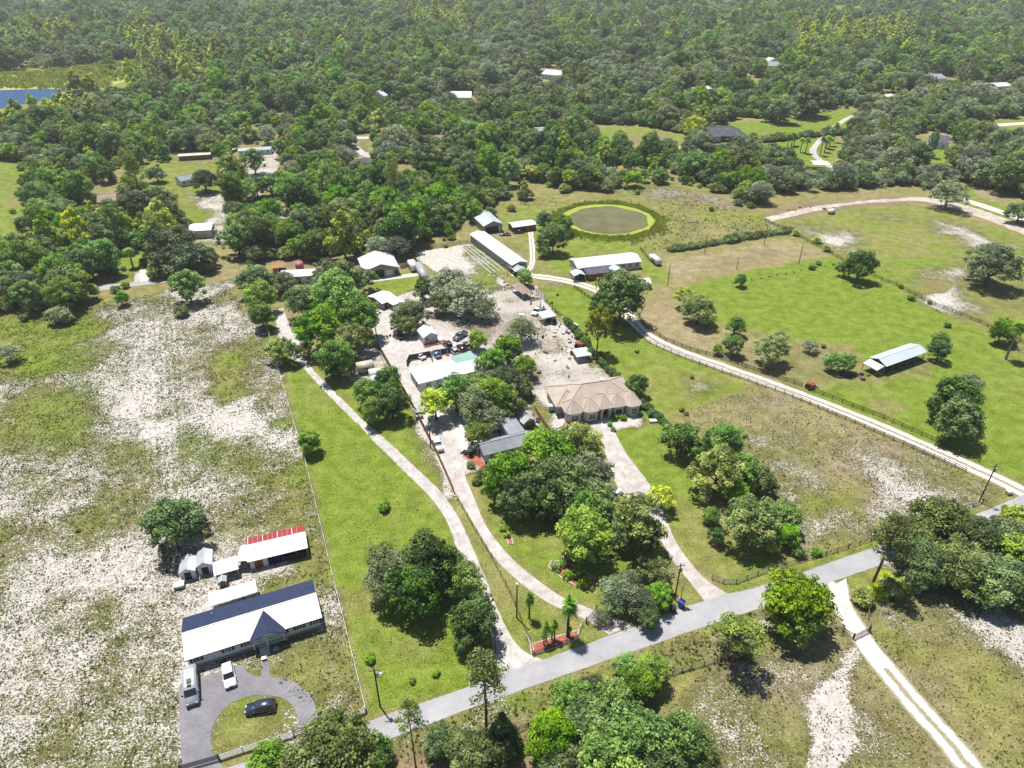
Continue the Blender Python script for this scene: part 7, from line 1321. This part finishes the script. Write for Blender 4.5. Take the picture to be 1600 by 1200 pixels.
def tufts(name, poly, dens, lo, hi, sd, sand=False, meshes=TF):
    P = gp(poly); xs = [p[0] for p in P]; ys = [p[1] for p in P]; A = (max(xs)-min(xs)) * (max(ys)-min(ys)); n = int(A * dens); q = np.random.RandomState(sd)
    x = q.uniform(min(xs), max(xs), n); y_ = q.uniform(min(ys), max(ys), n); k = sdist(x, y_, P) > 0; k &= (vnoise(x, y_, 1.6, 41) * .6 + vnoise(x, y_, 5, 42) * .4) > q.rand(n) * .6 + .18
    D_ = y_ * cos(PIT) + CAMH * sin(PIT); k &= ~ppoly(800 + FPX * x / D_, 600 - FPX * (y_ * sin(PIT) - CAMH * cos(PIT)) / D_, BLOCK); x, y_ = x[k], y_[k]; s = q.uniform(lo, hi, len(x))
    scatter(name, np.stack([x, y_, np.zeros(len(x))], 1), np.stack([s, s, s], 1).astype(np.float32), q.rand(len(x)).astype(np.float32) * 6.28, q.randint(0, len(meshes), len(x)).astype(np.int32), meshes)
tufts('weeds', [(-140,500),(180,470),(350,440),(415,510),(495,800),(568,1108),(440,1150),(280,1200),(-160,1330)], 6.0, .25, .75, 1)
tufts('weeds', [(1000,1110),(1100,1050),(1200,1010),(1330,985),(1360,920),(1480,900),(1750,970),(1800,1320),(900,1320)], 5.0, .25, .7, 2)
tufts('weeds', [(1060,650),(1170,605),(1380,680),(1590,772),(1360,860),(1245,880),(1130,700)], 3.5, .25, .7, 3)
tufts('grass_tufts', [(425,520),(560,640),(720,835),(812,1045),(700,1088),(575,1120),(490,800)], 1.0, .2, .6, 4, meshes=[TF[3], TF[0], TF[3]]); tufts('grass_tufts', [(560,1165),(960,1030),(1300,915),(1330,985),(1100,1050),(840,1130),(600,1230)], 4, .4, 1.1, 5)
RD = [tuft(11, LM['reed'], 1.1, .9, 12), tuft(12, LM['reed'], .8, 1.1, 12)]
q = np.random.RandomState(9); n = 3400; t_ = q.rand(n) * 6.283; rr = .9 + np.abs(q.normal(size=n)) * (.25 + .5 * vnoise(t_ * 9, t_ * 0, 3, 4) + .35 * (np.sin(t_) < 0))
x = PC[0] + (PR[0] + .3 + rr * 3.0) * np.cos(t_); y_ = PC[1] + (PR[1] + .3 + rr * 3.0) * np.sin(t_); s = q.uniform(.4, 1.1, n)
scatter('reeds', np.stack([x, y_, np.zeros(n)], 1), np.stack([s, s, s], 1).astype(np.float32), (t_*7).astype(np.float32), q.randint(0, 2, n).astype(np.int32), RD)
x, y_ = [], []
P = gp([(-400,112),(60,112),(210,94),(235,108),(150,142),(62,139),(-400,141)]); xa = q.uniform(min(p[0] for p in P), max(p[0] for p in P), 9000); ya = q.uniform(min(p[1] for p in P), max(p[1] for p in P), 9000); k = sdist(xa, ya, P) > 0; xa, ya = xa[k], ya[k]; s = q.uniform(1, 2.6, len(xa))
scatter('marsh_plants', np.stack([xa, ya, np.zeros(len(xa))], 1), np.stack([s, s, s], 1).astype(np.float32), (xa).astype(np.float32), q.randint(0, 4, len(xa)).astype(np.int32), RD + [RD[1], RD[0]])
tufts('paddock_weeds', [(780,320),(1040,285),(1240,362),(1040,395),(1000,390),(880,345),(1040,330)], .9, .5, 1.2, 7, meshes=TF)
# ------------------------------------------------------------------ air
HAZE = 0.00013
if HAZE:
    hb = MB().box(-9300, -2600, -1, 9300, 14400, 108); me = hb.mesh('haze', None); m = bpy.data.materials.new('haze_air'); m.use_nodes = True; nt = m.node_tree; nt.nodes.remove(nt.nodes['Principled BSDF'])
    pv = nt.nodes.new('ShaderNodeVolumePrincipled'); pv.inputs['Color'].default_value = (.93, .97, 1.0, 1); pv.inputs['Density'].default_value = HAZE; pv.inputs['Anisotropy'].default_value = 0.2
    nt.links.new(pv.outputs[0], nt.nodes['Material Output'].inputs['Volume']); me.materials.append(m); tag(put('haze', me), kind='stuff')
